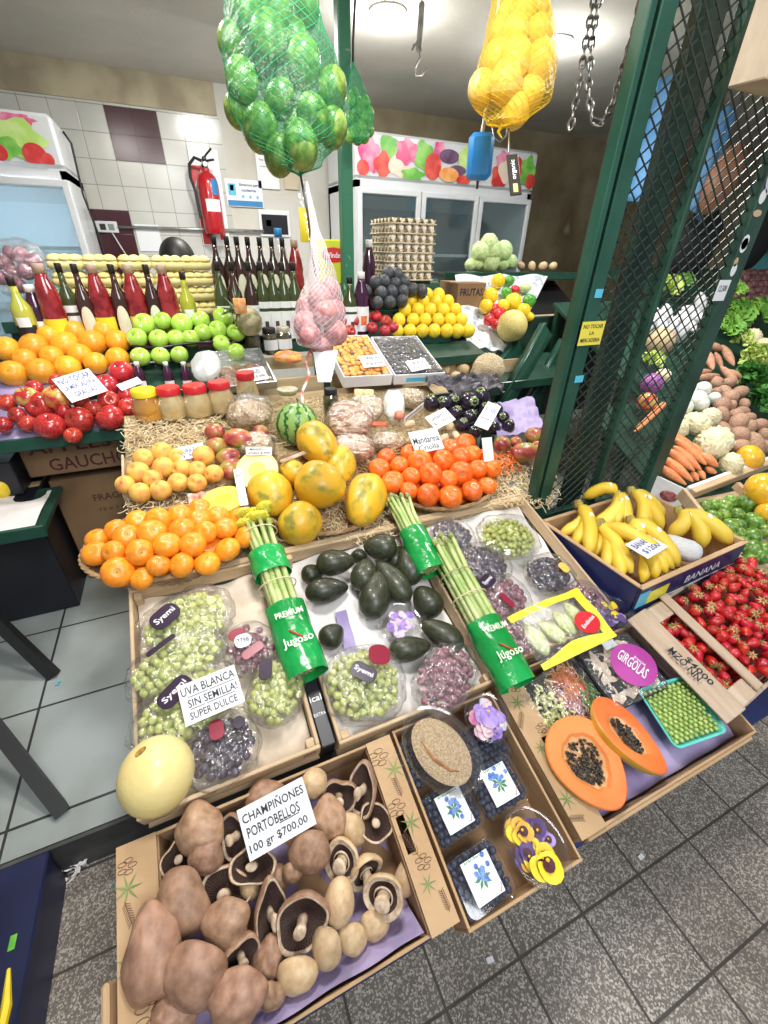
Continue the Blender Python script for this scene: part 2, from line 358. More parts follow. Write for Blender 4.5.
def fridge(label, x0, x1, yf, yb, ztop, zband, ndoor, prints, inner, lit=0):
    r = root('display_fridge', label, 'fridge', T(0, 0, 0)); w = x1-x0; zb = .15
    b = MB(); t = .04
    b.box((x0+t/2, (yf+yb)/2, (zb+zband)/2), (t, yb-yf, zband-zb)).box((x1-t/2, (yf+yb)/2, (zb+zband)/2), (t, yb-yf, zband-zb))
    b.box(((x0+x1)/2, yb-t/2, (zb+zband)/2), (w, t, zband-zb)).box(((x0+x1)/2, (yf+yb)/2, zb+.12), (w, yb-yf, .24)).box(((x0+x1)/2, (yf+yb)/2, zband-.02), (w, yb-yf, .06))
    part('cabinet', b, WHITE, r)
    # curved sign band on top, with a printed face
    hb = ztop-zband; sb = MB().box(((x0+x1)/2, (yf+yb)/2-.02, zband+hb/2+.01), (w*1.005, yb-yf, hb), bev=.02); s = part('sign_band', sb, WHITE, r)
    blobprint(s, prints, x0, w, zband+.02, hb-.02, yf-.0245)
    part('liner', MB().box(((x0+x1)/2, yb-t-.01, (zb+zband)/2), (w-.09, .01, zband-zb-.3)), inner, r)
    dw = w/ndoor
    for i in range(ndoor):
        cx = x0+dw*(i+.5); z0, z1 = zb+.26, zband-.05; y = yf-.02; q = .045; fr = MB()
        for sx in (-1, 1): fr.box((cx+sx*(dw/2-q/2-.004), y, (z0+z1)/2), (q, .035, z1-z0), bev=.006)
        for zz in (z0+q/2, z1-q/2): fr.box((cx, y, zz), (dw-.01, .034, q), bev=.006)
        d = part('door', fr, WHITE, r)
        ob('glass_pane', MB().box((cx, y, (z0+z1)/2), (dw-.09, .006, z1-z0-.08)).mesh('glass_pane', FRGL, False), None, d)
        ob('handle', MB().box((cx+dw/2-.05, y-.03, (z0+z1)/2), (.016, .03, .3), bev=.005).mesh('handle', STEEL, False), None, d)
        for k, zz in enumerate((.75, 1.15, 1.55)):
            sh = MB()
            for j in range(9): sh.tube([(cx-dw/2+.03, yf+.08+j*(yb-yf-.2)/8, zz), (cx+dw/2-.03, yf+.08+j*(yb-yf-.2)/8, zz)], .004, 4)
            sh.box((cx, yf+.06, zz), (dw-.06, .008, .025)); part('shelf', sh, WHITE, r)
    if lit:
        part('light_strip', MB().box(((x0+x1)/2, yf+.05, zband-.07), (w-.2, .04, .03)), mat('fridge_tube', (.8, .9, 1), emit=lit), r)
    return r
prR = [('pink', .06, .5, .05, .42, 5), ('green', .16, .7, .05, .3, 3), ('red', .13, .3, .045, .3, 4), ('red', .03, .2, .03, .18, 0), ('cream', .21, .35, .05, .32, 3), ('pink', .245, .66, .055, .3, 6), ('green', .335, .6, .045, .36, 4), ('green', .28, .15, .06, .15, 5), ('red', .385, .38, .045, .33, 0), ('pink', .415, .8, .03, .18, 5),
       ('purple', .47, .66, .055, .17, 0), ('lime', .56, .5, .04, .45, 6), ('purple', .52, .34, .05, .13, 0), ('orange', .475, .22, .055, .18, 0), ('red', .56, .12, .04, .12, 0), ('orange', .66, .5, .04, .4, 3), ('pink', .78, .7, .04, .25, 6), ('red', .77, .3, .05, .28, 4), ('cream', .8, .45, .04, .3, 3), ('red', .87, .45, .04, .4, 0), ('green', .94, .5, .045, .4, 5), ('red', .965, .25, .03, .2, 0)]
fridge('white three-door glass fridge with fruit picture band against the back wall', 1.60, 3.46, 4.25, 5.02, 2.40, 2.09, 3, prR, mat('fridge_inner', (.16, .21, .21), (.24, .29, .29), scale=2, rough=.6))
prL = [('green', .5, .8, .3, .2, 6), ('pink', .82, .86, .1, .12, 7), ('lime', .80, .50, .14, .38, 5), ('green', .72, .3, .1, .22, 5), ('red', .60, .45, .12, .36, 0), ('red', .68, .2, .06, .2, 0), ('lime', .64, .1, .04, .12, 0), ('red', .87, .2, .06, .24, 0), ('red', .93, .12, .03, .14, 0), ('orange', .3, .5, .1, .3, 0), ('red', .15, .4, .1, .3, 0)]
fridge('pale lit glass fridge at the far left with fruit picture band', -1.62, -.50, 4.25, 5.02, 2.28, 2.0, 1, prL, mat('fridge_inner_bright', (.72, .80, .84), (.80, .86, .90), scale=2, rough=.5), lit=22)
# pale heads of cabbage blurred behind the fridge glass
CAB = mat('pale_cabbage', (.42, .62, .22), (.66, .80, .42), scale=5, rough=.45, stretch=(1, 1, .5), bump=.6, bscale=9, lo=.35, hi=.6, var=.05)
def leafy(v, k=5, amp=.08, sd=0):
    a = math.atan2(v.y, v.x); return v*(1+amp*abs(math.sin(a*k/2+v.z*2+sd))+.04*noise.noise(v*2.3+Vector((sd, 0, 0))))
cabmesh = MB().ball(lambda v: leafy(v), 22, 14).mesh('cabbage', CAB)
for i, (x, z) in enumerate(((2.46, 1.64), (2.60, 1.25), (3.08, 1.64))):
    ob('cabbage', cabmesh, T(x, 4.55, z) @ Sc(.085), None, ['round cabbage on the upper shelf behind the middle fridge door', 'round cabbage on the lower shelf of the three-door fridge', 'round cabbage behind the right fridge door'][i], 'cabbage', 'cabbages in the fridge')
# ---------------------------------------------------------------- things on the back wall
RED = mat('extinguisher_red', (.42, .01, .015), rough=.22, coat=.5)
BLK = mat('black_rubber', (.012, .012, .013), rough=.5)
def on_wall(x, y, d=5.085): return onv(x, y, d)
def sheet(name, label, cat, tl, tr, bl, m, d=5.08, lines=(), ink=None, extra=()):
    a = on_wall(*tl, d); b_ = on_wall(*tr, d); c = on_wall(*bl, d); w = b_.x-a.x; h = a.z-c.z
    M = frame(Vector((a.x, d, c.z)), (1, 0, 0), (0, 0, 1)); r = root(name, label, cat, M)
    part('panel', MB().box((w/2, h/2, -.002), (w, h, .004)), m, r, smooth=False)
    for (x0, y0, ww, hh, mm, nm) in extra: part(nm, MB().box((x0*w, y0*h, .003), (ww*w, hh*h, .003)), mm, r, smooth=False)
    for (s, cx, cy, ww, hh) in lines: letter(s, ink or INK, r, T(cx*w, cy*h, .0055), ww*w, hh*h)
    return r
WP = mat('white_sign', (.82, .84, .85), rough=.35); RP = mat('sign_red', (.6, .015, .02), rough=.35); BP = mat('sign_blue', (.03, .22, .5), rough=.35); LB = mat('sign_cyan', (.1, .5, .7), rough=.35)
s = sheet('extinguisher_sign', 'red and white fire extinguisher board behind the extinguisher', 'sign', (187, 147), (217, 150), (187, 245), WP)
w = .0
a = on_wall(187, 147, 5.08); 
part('red_triangle', MB().add([(.0, .60, .002), (.10, .60, .002), (.0, .44, .002)], [(0, 2, 1)]), RP, s, smooth=False)
part('red_edge', MB().box((.05, .12, .002), (.09, .22, .003)).box((.19, .2, .002), (.05, .3, .003)), RP, s, smooth=False)
sheet('wall_notice', 'white notice with blue pin logo and blue bar right of the extinguisher', 'notice', (224, 178), (261, 179), (227, 206), WP,
      lines=(('Estamos para', .66, .8, .55, .12), ('cuidarte', .62, .62, .4, .1)), ink=INKB,
      extra=((.5, .13, .95, .2, BP, 'blue_bar'), (.17, .62, .2, .42, LB, 'pin_logo'), (.17, .68, .1, .2, WP, 'pin_window'), (.45, .38, .06, .1, LB, 'small_icon'), (.65, .38, .06, .1, LB, 'small_icon'), (.85, .38, .06, .1, LB, 'small_icon')))
sheet('taped_paper', 'plain white paper taped on the wall above the notice', 'paper', (255, 152), (277, 155), (257, 188), WP, ink=INKB, lines=(('lista de precios', .5, .8, .7, .07), ('verduras y frutas', .5, .62, .7, .06)))
sheet('taped_paper', 'small beige leaflet on the wall just left of the green post', 'paper', (283, 165), (298, 166), (285, 189), mat('beige_paper', (.6, .52, .36), rough=.6))
sheet('hanging_paper', 'blank white sheet hanging beside the socket on maroon tiles', 'paper', (134, 224), (158, 225), (136, 251), WP)
sheet('framed_picture', 'small dark picture in a white frame behind the bottles', 'picture', (258, 209), (289, 212), (261, 236), WP, extra=((.5, .45, .84, .74, mat('dark_picture', (.02, .02, .025), rough=.2), 'image'), (.3, .5, .16, .24, RP, 'red_figure')))
# socket
p = on_wall(107, 227, 5.08); s = root('wall_socket', 'white double wall socket with dark inserts on the maroon tiles', 'socket', T(p.x, 5.083, p.z))
part('plate', MB().box((0, -.012, 0), (.17, .024, .085), bev=.006), WHITE, s); part('insert', MB().box((-.03, -.026, 0), (.045, .006, .045), bev=.004), BLK, s); part('insert', MB().box((.035, -.026, 0), (.045, .006, .045), bev=.004), mat('grey_plug', (.2, .25, .22), rough=.4), s)
s = root('power_cable', 'thin white cable hanging from the wall socket', 'cable', T(p.x, 5.07, p.z)); part('cord', MB().tube([(.03, -.01, -.04), (.06, -.015, -.12), (.1, -.01, -.22), (.14, -.01, -.30)], .005, 6), WHITE, s)
a = on_wall(118, 227, 5.06); b_ = on_wall(232, 230, 5.06)
ob('conduit_pipe', MB().tube([(a.x, 5.06, a.z), (b_.x+.3, 5.06, b_.z)], .012, 8).mesh('conduit_pipe', STEEL), None, None, 'thin grey conduit running along the white tiles from the socket', 'pipe')
ob('fridge_cable', MB().tube([(-.49, 4.6, 2.26), (-.46, 4.62, 2.2), (-.475, 4.6, 1.9), (-.44, 4.6, 1.6), (-.47, 4.6, 1.2)], .008, 6).mesh('fridge_cable', BLK), None, None, 'black cable running down the side of the left fridge', 'cable')
# fire extinguisher
p = on_wall(210, 200, 4.98); r = root('fire_extinguisher', 'red fire extinguisher with black hose hanging on the wall', 'fire extinguisher', T(p.x, 4.97, 1.68) @ Sc(1.12))
part('cylinder', MB().lathe([(0, 0), (.07, 0), (.078, .015), (.08, .04), (.08, .33), (.07, .375), (.045, .40), (.03, .41), (.03, .43)], 28), RED, r)
part('valve', MB().lathe([(.022, .43), (.022, .455), (.014, .46), (.014, .48)], 16).box((0, -.02, .485), (.03, .05, .025), bev=.006), BLK, r)
part('lever', MB().tube([(0, .02, .49), (.02, -.03, .51), (.06, -.05, .545)], .008, 6).tube([(0, .02, .47), (.03, -.03, .475), (.07, -.05, .48)], .007, 6), BLK, r)
part('hose', MB().tube([(-.02, -.02, .47), (-.07, -.03, .485), (-.115, -.03, .44), (-.12, -.02, .36), (-.10, -.02, .27), (-.095, -.02, .1)], .011, 8), BLK, r)
lab = MB()
lab.grid(lambda u, v: (.0812*math.sin((u-.35)*1.5), -.0812*math.cos((u-.35)*1.5), .15+v*.08), 10, 1); part('label', lab, WP, r, label='white rectangular label')
lab = MB(); lab.grid(lambda u, v: (.0812*math.sin(.25+u*.7), -.0812*math.cos(.25+u*.7), .26+v*.10), 6, 1); part('label', lab, BP, r, label='blue label')
part('gauge', MB().lathe([(0, 0), (.016, 0), (.016, .01), (0, .012)], 12, zframe(Vector((0, -.035, .45)), (0, -1, 0))), WP, r)
# ---------------------------------------------------------------- green steel gate with expanded mesh
GV = 1.10; g = root('mesh_gate', 'tall dark green steel gate with diamond mesh standing behind the bananas', 'gate', T(0, 0, 0))
def post(name, x0, x1, v, m, z0=.15, z1=2.74, d=.04): return part(name, MB().box(((x0+x1)/2, v, (z0+z1)/2), (x1-x0, d, z1-z0), bev=.003), m, g)
SHEEN = mat('worn_green_paint', (.008, .05, .03), (.025, .10, .07), scale=5, rough=.3, lo=.35, hi=.8)
post('hinge_post', 1.128, 1.15, GV-.005, SHEEN); post('gap_strip', 1.15, 1.168, GV+.03, mat('rusty_maroon', (.035, .008, .01), (.06, .02, .015), scale=9, rough=.5), d=.02)
post('outer_stile', 1.168, 1.222, GV, SHEEN); post('middle_stile', 1.472, 1.490, GV, GREEND); post('lock_stile', 1.80, 1.875, GV, GREEND); post('rear_stile', 1.385, 1.49, GV+.07, mat('black_green_paint', (.012, .03, .022), (.02, .05, .035), scale=10, rough=.4), d=.03)
for zz in (.66, 2.72): part('rail', MB().box((1.52, GV, zz), (.62, .03, .05), bev=.003), GREEND, g)
def meshpanel(x0, x1, z0, z1, dx, dz, y, t):
    b = MB(); sl = dz/dx; hgt = z1-z0; n0 = int(-(x1-x0)*sl/dz)-2; n1 = int(hgt/dz)+int((x1-x0)*sl/dz)+2
    for sgn in (1, -1):
        for k in range(n0, n1):
            c = z0+k*dz; xa, xb = x0, x1
            f = (lambda x: c+sl*(x-x0)) if sgn > 0 else (lambda x: c+sl*(x1-x))
            pts = []
            lo_, hi_ = x0, x1
            if sgn > 0: lo_ = max(x0, x0+(z0-c)/sl); hi_ = min(x1, x0+(z1-c)/sl)
            else: lo_ = max(x0, x1-(z1-c)/sl); hi_ = min(x1, x1-(z0-c)/sl)
            if hi_-lo_ < .004: continue
            b.tube([(lo_, y+(.002 if sgn > 0 else -.002), f(lo_)), (hi_, y+(.002 if sgn > 0 else -.002), f(hi_))], t, 4)
    return b
MESH = mat('mesh_paint', (.02, .035, .03), rough=.35)
part('mesh_panel', meshpanel(1.222, 1.472, .69, 2.7, .050, .040, GV, .0024), MESH, g, smooth=False)
part('mesh_panel', meshpanel(1.490, 1.80, .69, 2.7, .050, .040, GV, .0024), MESH, g, smooth=False)
def sticker(x, z, rx, rz, m, lab, nm='sticker', txt=None):
    s = part(nm, MB().lathe([(0, .0006), (1, .0006), (1, 0)], 18, frame(Vector((x, GV-.0215, z)), (1, 0, 0), (0, 0, 1)) @ Sc(rx, rz, 1)), m, g, smooth=False, label=lab)
    if txt: letter(txt, INK, s, frame(Vector((x, GV-.0232, z)), (1, 0, 0), (0, 0, 1)), rx*1.3, rz*.4)
for x, y, rx, rz, m, l, tx in ((764, 172, .04, .055, 'lilac_sticker', 'lilac oval sticker', 'abierto'), (756, 196, .016, .02, 'white_sign', 'white round sticker', None), (753, 213, .022, .01, 'tan_sticker', 'tan sticker', None), (740, 242, .018, .022, 'white_sign', 'white round sticker', None), (733, 245, .018, .022, 'white_sign', 'white round sticker', None), (731, 262, .01, .014, 'tan_sticker', 'tan sticker', None), (730, 270, .014, .02, 'white_sign', 'white round sticker', None)):
    p = onv(x, y, GV-.02); p.x = min(p.x, 1.875-rx); sticker(max(p.x, 1.80+rx), p.z, rx, rz, mat(m, {'lilac_sticker': (.62, .58, .75), 'white_sign': (.8, .8, .8), 'tan_sticker': (.6, .42, .25)}[m], rough=.4), l, txt=None)
for i, (tl, tr, bl, m, lines, lb) in enumerate((((716, 280), (727, 281), (712, 301), WP, (('12.500', .5, .6, .7, .3),), 'white printed ticket stuck on the right gate stile'), ((582, 322), (606, 317), (577, 346), mat('yellow_paper', (.80, .68, .08), rough=.6), (('NO TOCAR', .5, .8, .85, .17), ('LA', .5, .52, .2, .14), ('MERCADERIA', .5, .22, .85, .17)), 'yellow note with handwriting taped to the gate post'), ((597, 289), (604, 290), (594, 298), LB, (), 'small pale blue sticker on the gate post above the yellow note'), ((576, 376), (584, 376), (574, 383), LB, (), 'small pale blue sticker on the gate post below the yellow note'))):
    a = onv(*tl, GV-.022); b_ = onv(*tr, GV-.022); c = onv(*bl, GV-.022); M = frame(Vector((c.x, GV-.0225, c.z)), (1, 0, 0), (0, 0, 1)); w = b_.x-a.x; h = a.z-c.z
    r = root('paper_note' if i < 2 else 'sticker', lb, 'note' if i < 2 else 'sticker', M)
    part('sheet', MB().box((w/2, h/2, 0), (w, h, .001)), m, r, smooth=False)
    for (s, cx, cy, ww, hh) in lines: letter(s, INK, r, T(cx*w, cy*h, .0012), ww*w, hh*h)
# ================================================================= DISPLAY: crates and boxes of the front rows
WOOD = mat('raw_pine', (.52, .36, .20), (.68, .52, .34), scale=3, rough=.7, stretch=(1.5, 14, 14), bump=.2, bscale=20, lo=.3, hi=.75)
WOODY = mat('raw_pine_side', (.50, .34, .19), (.66, .50, .33), scale=3, rough=.7, stretch=(14, 1.5, 14), bump=.2, bscale=20, lo=.3, hi=.75)
KRAFT = mat('kraft_cardboard', (.46, .29, .15), (.54, .36, .20), scale=4, rough=.75, bump=.08, bscale=60)
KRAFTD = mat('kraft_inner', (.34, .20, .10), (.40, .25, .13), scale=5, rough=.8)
LEAFP = mat('printed_leaf_green', (.10, .22, .06), (.22, .30, .10), scale=12, rough=.8); LEAFB = mat('printed_leaf_brown', (.16, .08, .05), rough=.8)
BLUEB = mat('navy_box_print', (.012, .018, .09), (.02, .03, .13), scale=5, rough=.35)
PURP = mat('purple_tissue', (.30, .24, .46), (.42, .35, .58), scale=6, rough=.8, bump=.3, bscale=18)
TISS = mat('white_tissue', (.78, .74, .72), (.88, .85, .82), scale=7, rough=.8, bump=.5, bscale=14)
BEIGET = mat('beige_tissue', (.70, .58, .44), (.82, .72, .60), scale=5, rough=.8, bump=.5, bscale=12)
def cframe(x0, v0, h=0.0): return T(x0, v0, S0+ST*v0+h) @ Rx(TILT)
def board(b, c, d, bev=.002): return b.box(c, d, bev=bev)
def wooden_crate(label, x0, x1, v0, v1, dp, bh, h=0.0, t=.009, group=None, gap=False, wf=None):
    """open wooden crate lying on the slope; dp depth, bh board height"""
    w = x1-x0; l = (v1-v0)/math.cos(TILT); M = cframe(x0, v0, h); r = root('wooden_crate', label, 'crate', M, group)
    part('base_panel', MB().box((w/2, l/2, -dp), (w, l, .006)), WOOD, r)
    part('front_board', MB().box((w/2, t/2, -bh/2), (w, t, bh), bev=.002), wf or WOOD, r)
    part('back_board', MB().box((w/2, l-t/2, -bh/2), (w, t, bh), bev=.002), WOOD, r)
    for sx in (t/2, w-t/2): part('side_board', MB().box((sx, l/2, -bh/2), (t, l-2*t, bh), bev=.002), WOODY, r)
    for sx in (t+.011, w-t-.011):
        for sy in (t+.011, l-t-.011): part('corner_post', MB().box((sx, sy, -dp/2-.002), (.02, .02, dp-.008), bev=.002), WOOD, r)
    return r, w, l
def leafprint(parent, x0, x1, y0, y1, z, n, seed, along='y'):
    rnd = random.Random(seed)
    for k in range(n):
        cx = rnd.uniform(x0, x1); cy = y0+(y1-y0)*(k+.5)/n; a = rnd.uniform(0, 6.28); s = min(x1-x0, .05)*rnd.uniform(.35, .55); b = MB()
        ca, sa = math.cos(a), math.sin(a)
        if k % 3 == 0:   # fern: midrib and leaflets
            pts = [(u*s*2, 0) for u in (-.5, .5)]
            b.box((0, 0, 0), (s*2, .0008, .0004), Rz(a))
            for q in range(-4, 5):
                for sg in (1, -1): b.box((q*s*.2+s*.08, sg*s*.22, 0), (s*.45, .0009, .0004), Rz(a) @ T(0, 0, 0) @ T(q*s*.2, 0, 0) @ Rz(sg*.9) @ T(-q*s*.2-s*.08+s*.2, -sg*s*.22, 0))
            m = LEAFB
        elif k % 3 == 1:  # spiky star leaf
            for q in range(7):
                b.add([(0, 0, 0), (math.cos(q*.9-.25)*s*.3, math.sin(q*.9-.25)*s*.3, 0), (math.cos(q*.9)*s, math.sin(q*.9)*s, 0), (math.cos(q*.9+.25)*s*.3, math.sin(q*.9+.25)*s*.3, 0)], [(0, 1, 2, 3)])
            m = LEAFP
        else:   # outlined leaf
            for q in range(5):
                o = [(math.cos(q*1.25)*s*.5+math.cos(t_*.785)*s*.42, math.sin(q*1.25)*s*.5+math.sin(t_*.785)*s*.2, 0) for t_ in range(8)]
                b.tube(o, .0006, 3, closed=True)
            m = LEAFB
        ob('leaf_print', b.mesh('leaf_print', m, False), T(min(max(cx, x0+s*.6), x1-s*.6), cy, z), parent)
def card_box(label, x0, x1, v0, v1, dp, fl_l, fl_r, h=0.0, blue=False, fh=None, t=.006, prints=1, wallm=None):
    """cardboard tray with broad printed side ledges fl_l / fl_r wide"""
    w = x1-x0; l = (v1-v0)/math.cos(TILT); M = cframe(x0, v0, h); r = root('cardboard_box', label, 'box', M); fh = fh or dp
    part('base_panel', MB().box((w/2, l/2, -dp), (w, l, .005)), KRAFTD, r)
    wm = wallm or KRAFT
    part('front_wall', MB().box((w/2, t/2, -fh/2-(dp-fh)), (w, t, fh), bev=.001), wm, r)
    part('back_wall', MB().box((w/2, l-t/2, -dp/2), (w, t, dp), bev=.001), wm, r)
    for i, (sx, fl) in enumerate(((t/2, fl_l), (w-t/2, fl_r))):
        part('side_wall', MB().box((sx, l/2, -dp/2), (t, l-2*t, dp), bev=.001), wm, r)
        if fl:
            sg = 1 if i == 0 else -1; x_in = (fl if i == 0 else w-fl); xm = fl/2 if i == 0 else w-fl/2
            b = MB(); hl = .034; hy = l*.46
            b.box((xm, (hy-hl)/2, .0), (fl, hy-hl, t)).box((xm, (hy+hl+l)/2, 0), (fl, l-hy-hl, t))
            hw = fl*.30
            xin = xm+sg*fl*.2
            b.box((xin-sg*hw/2-sg*(fl*.5+fl*.2-hw/2)/2, hy, 0), (fl*.7-hw/2, 2*hl, t)); b.box((xin+sg*hw/2+sg*(fl*.3-hw/2)/2, hy, 0), (fl*.3-hw/2, 2*hl, t))
            f = part('side_ledge', b, KRAFT, r, smooth=False)
            part('inner_wall', MB().box((x_in, l/2, -dp/2-.004), (t*.7, l-2*t, dp-.012)), KRAFTD, r)
            if prints: leafprint(f, min(xm-fl*.46, xm+fl*.46), max(xm-fl*.46, xm+fl*.46), .02, l-.02, t/2+.0012, 9, int(x0*1000)+i)
    return r, w, l
# --- support stand and the boxes the front tier lies on
st = root('display_stand', 'dark steel stand carrying the sloping fruit display', 'stand', T(0, 0, 0)); b = MB()
for x in (-.24, .40, 1.12):
    for v in (.32, .95): b.box((x, v, (S0+ST*v-.36+ (.15 if v > .84 else 0))/2+.0), (.035, .035, S0+ST*v-.36-(.15 if v > .84 else 0)), bev=.003)
part('stand_frame', b, GREEND, st)
for v in (.32, .60, .95): part('cross_bar', MB().box((.45, v, S0+ST*v-.375), (1.5, .03, .03)), GREEND, st)
def navy_box(label, x0, x1, v0, v1, h0, dp, words=()):
    w = x1-x0; l = (v1-v0)/math.cos(TILT); M = cframe(x0, v0, h0); r = root('produce_box', label, 'box', M)
    part('carton', MB().box((w/2, l/2, -dp/2), (w, l, dp), bev=.004), BLUEB, r)
    for (s, cx, cz, ww, hh) in words: letter(s, PAPER, r, frame(Vector((cx*w, -.0012, -cz*dp)), (1, 0, 0), (0, 0, 1)), ww*w, hh*dp)
    part('white_stripe', MB().box((w*.5, -.001, -dp*.8), (w*.9, .002, dp*.05)), PAPER, r)
    return r
navy_box('dark blue carton lying under the mushroom box', -.30, .25, .215, .55, -.125, .16)
navy_box('dark blue carton lying under the papaya box', .60, 1.19, .215, .56, -.125, .17)
navy_box('dark blue carton hidden under the box of blueberries', .285, .565, .24, .56, -.125, .16)
# --- first tier
mb, w_, l_ = card_box('cardboard box with leaf print full of portobello mushrooms', -.312, .272, .195, .535, .115, .07, .062, h=0.0, fh=.10)
part('purple_lining', MB().grid(lambda u, v: (.08+u*(w_-.15), .012+v*(l_-.03), -.108+.095*max(0, 1-v*7)+.012*math.sin(u*19)+.01*math.sin(v*13)), 40, 24), PURP, mb)
part('torn_handle', MB().box((-.012, l_*.35, -.03), (.012, .09, .11), bev=.004), KRAFT, mb)
bb, w_, l_ = card_box('narrow kraft box holding blueberry punnets and flower cups', .284, .578, .175, .545, .10, 0, .0, h=-.012)
pb, w_, l_ = card_box('kraft box with leaf print holding cut papayas and trays', .592, 1.235, .20, .56, .085, .075, .0, h=0.0)
part('purple_lining', MB().grid(lambda u, v: (.085+u*(w_-.1), .012+v*(l_-.03), -.06+.008*math.sin(u*25)+.008*math.sin(v*17)), 40, 20), PURP, pb)
ob('front_lip', MB().box((.32, -.004, -.02), (.60, .01, .03), bev=.002).mesh('front_lip', KRAFT), None, pb)
# --- second tier
c1, w1, l1 = wooden_crate('pine crate lined with tissue holding green grapes and the yellow melon', -.272, .108, .555, 1.09, .10, .055, h=.02)
part('tissue_lining', MB().grid(lambda u, v: (.012+u*(w1-.024), .012+v*(l1-.024), -.052+.007*math.sin(u*17)+.007*math.sin(v*21+u*5)), 30, 40), BEIGET, c1)
letter('J220', INK, c1, frame(Vector((w1*.93, -.001, -.02)), (1, 0, 0), (0, 0, 1)), .03, .02, name='stamp')
c2, w2, l2 = wooden_crate('pine crate of avocados with grapes at its front end', .15, .598, .545, 1.10, .10, .055, h=.02)
part('tissue_lining', MB().grid(lambda u, v: (.012+u*(w2-.024), .012+v*(l2-.024), -.055+.009*math.sin(u*15+v*4)+.007*math.sin(v*21)), 30, 40), TISS, c2)
part('purple_strip', MB().grid(lambda u, v: (.085+u*.035+v*.02, .10+v*.25, -.046+.004*math.sin(v*21)), 4, 14), PURP, c2)
letter('J220', INK, c2, frame(Vector((w2*.42, -.001, -.022)), (1, 0, 0), (0, 0, 1)), .035, .02, name='stamp')
c3, w3, l3 = wooden_crate('pine crate of bagged dark grapes and endives left of the bananas', .61, 1.10, .575, 1.12, .10, .05, h=.02)
part('tissue_lining', MB().grid(lambda u, v: (.012+u*(w3-.024), .012+v*(l3-.024), -.050+.009*math.sin(u*15+v*4)+.007*math.sin(v*21)), 30, 40), TISS, c3)
sb = root('dark_box', 'slim black printed carton wedged between the two pine crates', 'box', cframe(.108, .56, .005))
part('carton', MB().box((.021, .19, -.05), (.036, .38, .09), bev=.003), mat('black_carton', (.012, .012, .018), rough=.4), sb)
letter('ical', PAPER, sb, T(.021, .115, -.004), .03, .016); letter('EXTRA', PAPER, sb, T(.021, .075, -.004), .03, .008)
letter('calidad', PAPER, sb, T(.021, .20, -.004), .03, .010)
# --- board carrying the baskets further up the slope
db = root('display_board', 'sloping wooden board strewn with straw under the baskets', 'board', cframe(-.275, 1.105, -.012))
part('plank', MB().box((.69, .43, -.01), (1.38, .86, .02), bev=.002), mat('straw_covered_board', (.30, .21, .11), (.52, .40, .22), scale=70, rough=.85, bump=.6, bscale=120), db)
part('front_batten', MB().box((.69, .012, .012), (1.38, .022, .028), bev=.003), WOOD, db)
# ================================================================= PRODUCE HELPERS
def clump(label, name='paper_straw', n=300, box=(0, 1, 0, 1), m=None, r=.0016, ln=.05, lift=.03, pf=None, cat='packing straw', seed=1, mat_=None):
    """shredded packing straw (uncountable): curly strips over a patch of the slope given in pixels"""
    rnd = random.Random(seed); b = MB(); pf = pf or pt; x0, x1, y0, y1 = box
    for i in range(n):
        p = pf(rnd.uniform(x0, x1), rnd.uniform(y0, y1), rnd.uniform(0, lift)); a = rnd.uniform(0, 6.28); c = rnd.uniform(-2.5, 2.5); q = []
        pos = Vector(p); 
        for k in range(6):
            q.append(pos.copy()); a += c*.35; pos = pos+Vector((math.cos(a), math.sin(a), ST*math.sin(a)+rnd.uniform(-.35, .35)))*ln/6
        b.tube(q, r, 3, cap=False)
    return ob(name, b.mesh(name, m, False), None, None, label, cat, None, 'stuff')
STRAW = mat('paper_straw', (.62, .47, .26), (.80, .68, .45), scale=30, rough=.8)
def place2(x1, y1, x2, y2, w, h1=0, h2=None, pf=None):
    """matrix for an elongated thing: local +Z from end 1 (narrow) to end 2, unit length 2 (-1..1), unit radius 1"""
    pf = pf or pt; a = pf(x1, y1, h1); b = pf(x2, y2, h1 if h2 is None else h2); c = (a+b)/2; r = px2m(c, w)/2
    return zframe(c, b-a, NRM) @ Sc(r, r, max((b-a).length/2, r*.9)), c, r
# spherical-ish meshes, unit radius
def dimple(v, d=.28, wd=.22, e=1): 
    rr = math.hypot(v.x, v.y); return v*(1-(d*math.exp(-(rr/wd)**2) if v.z > 0 else d*.5*math.exp(-(rr/wd)**2)))
ORG = mat('orange_peel', (.90, .36, .02), (.95, .42, .03), scale=4, rough=.38, bump=.25, bscale=60, var=.09, coat=.15)
MAN = mat('mandarin_peel', (.88, .26, .012), (.93, .34, .02), scale=3, rough=.36, bump=.3, bscale=26, var=.07, coat=.15)
MAND = mat('deep_mandarin_peel', (.82, .12, .008), (.88, .19, .015), scale=3, rough=.38, bump=.3, bscale=26, var=.07, coat=.1)
LEM = mat('yellow_peel', (.90, .62, .02), (.95, .72, .05), scale=3, rough=.38, bump=.2, bscale=60, var=.05, coat=.15)
GAP = mat('green_apple_skin', (.36, .62, .06), (.48, .72, .12), scale=40, rough=.25, coat=.3, var=.05)
RAP = mat('red_apple_skin', (.36, .012, .02), (.60, .06, .04), scale=3.0, rough=.22, coat=.4, stretch=(3, 3, .5), lo=.35, hi=.7, c3=(.75, .45, .12), var=.12)
RAPY = mat('blushed_apple_skin', (.50, .03, .03), (.70, .42, .10), scale=1.4, rough=.22, coat=.4, lo=.42, hi=.62, c3=(.55, .6, .15), var=.06)
STEM = mat('fruit_stem', (.12, .09, .04), rough=.7); NUB = mat('stem_button', (.22, .30, .10), rough=.6)
STK = mat('white_sticker', (.85, .85, .85), rough=.4); STKD = mat('navy_sticker', (.03, .03, .2), rough=.4)
orange_me = MB().ball(lambda v: dimple(Vector((v.x, v.y, v.z*.94)), .12, .15), 20, 14)
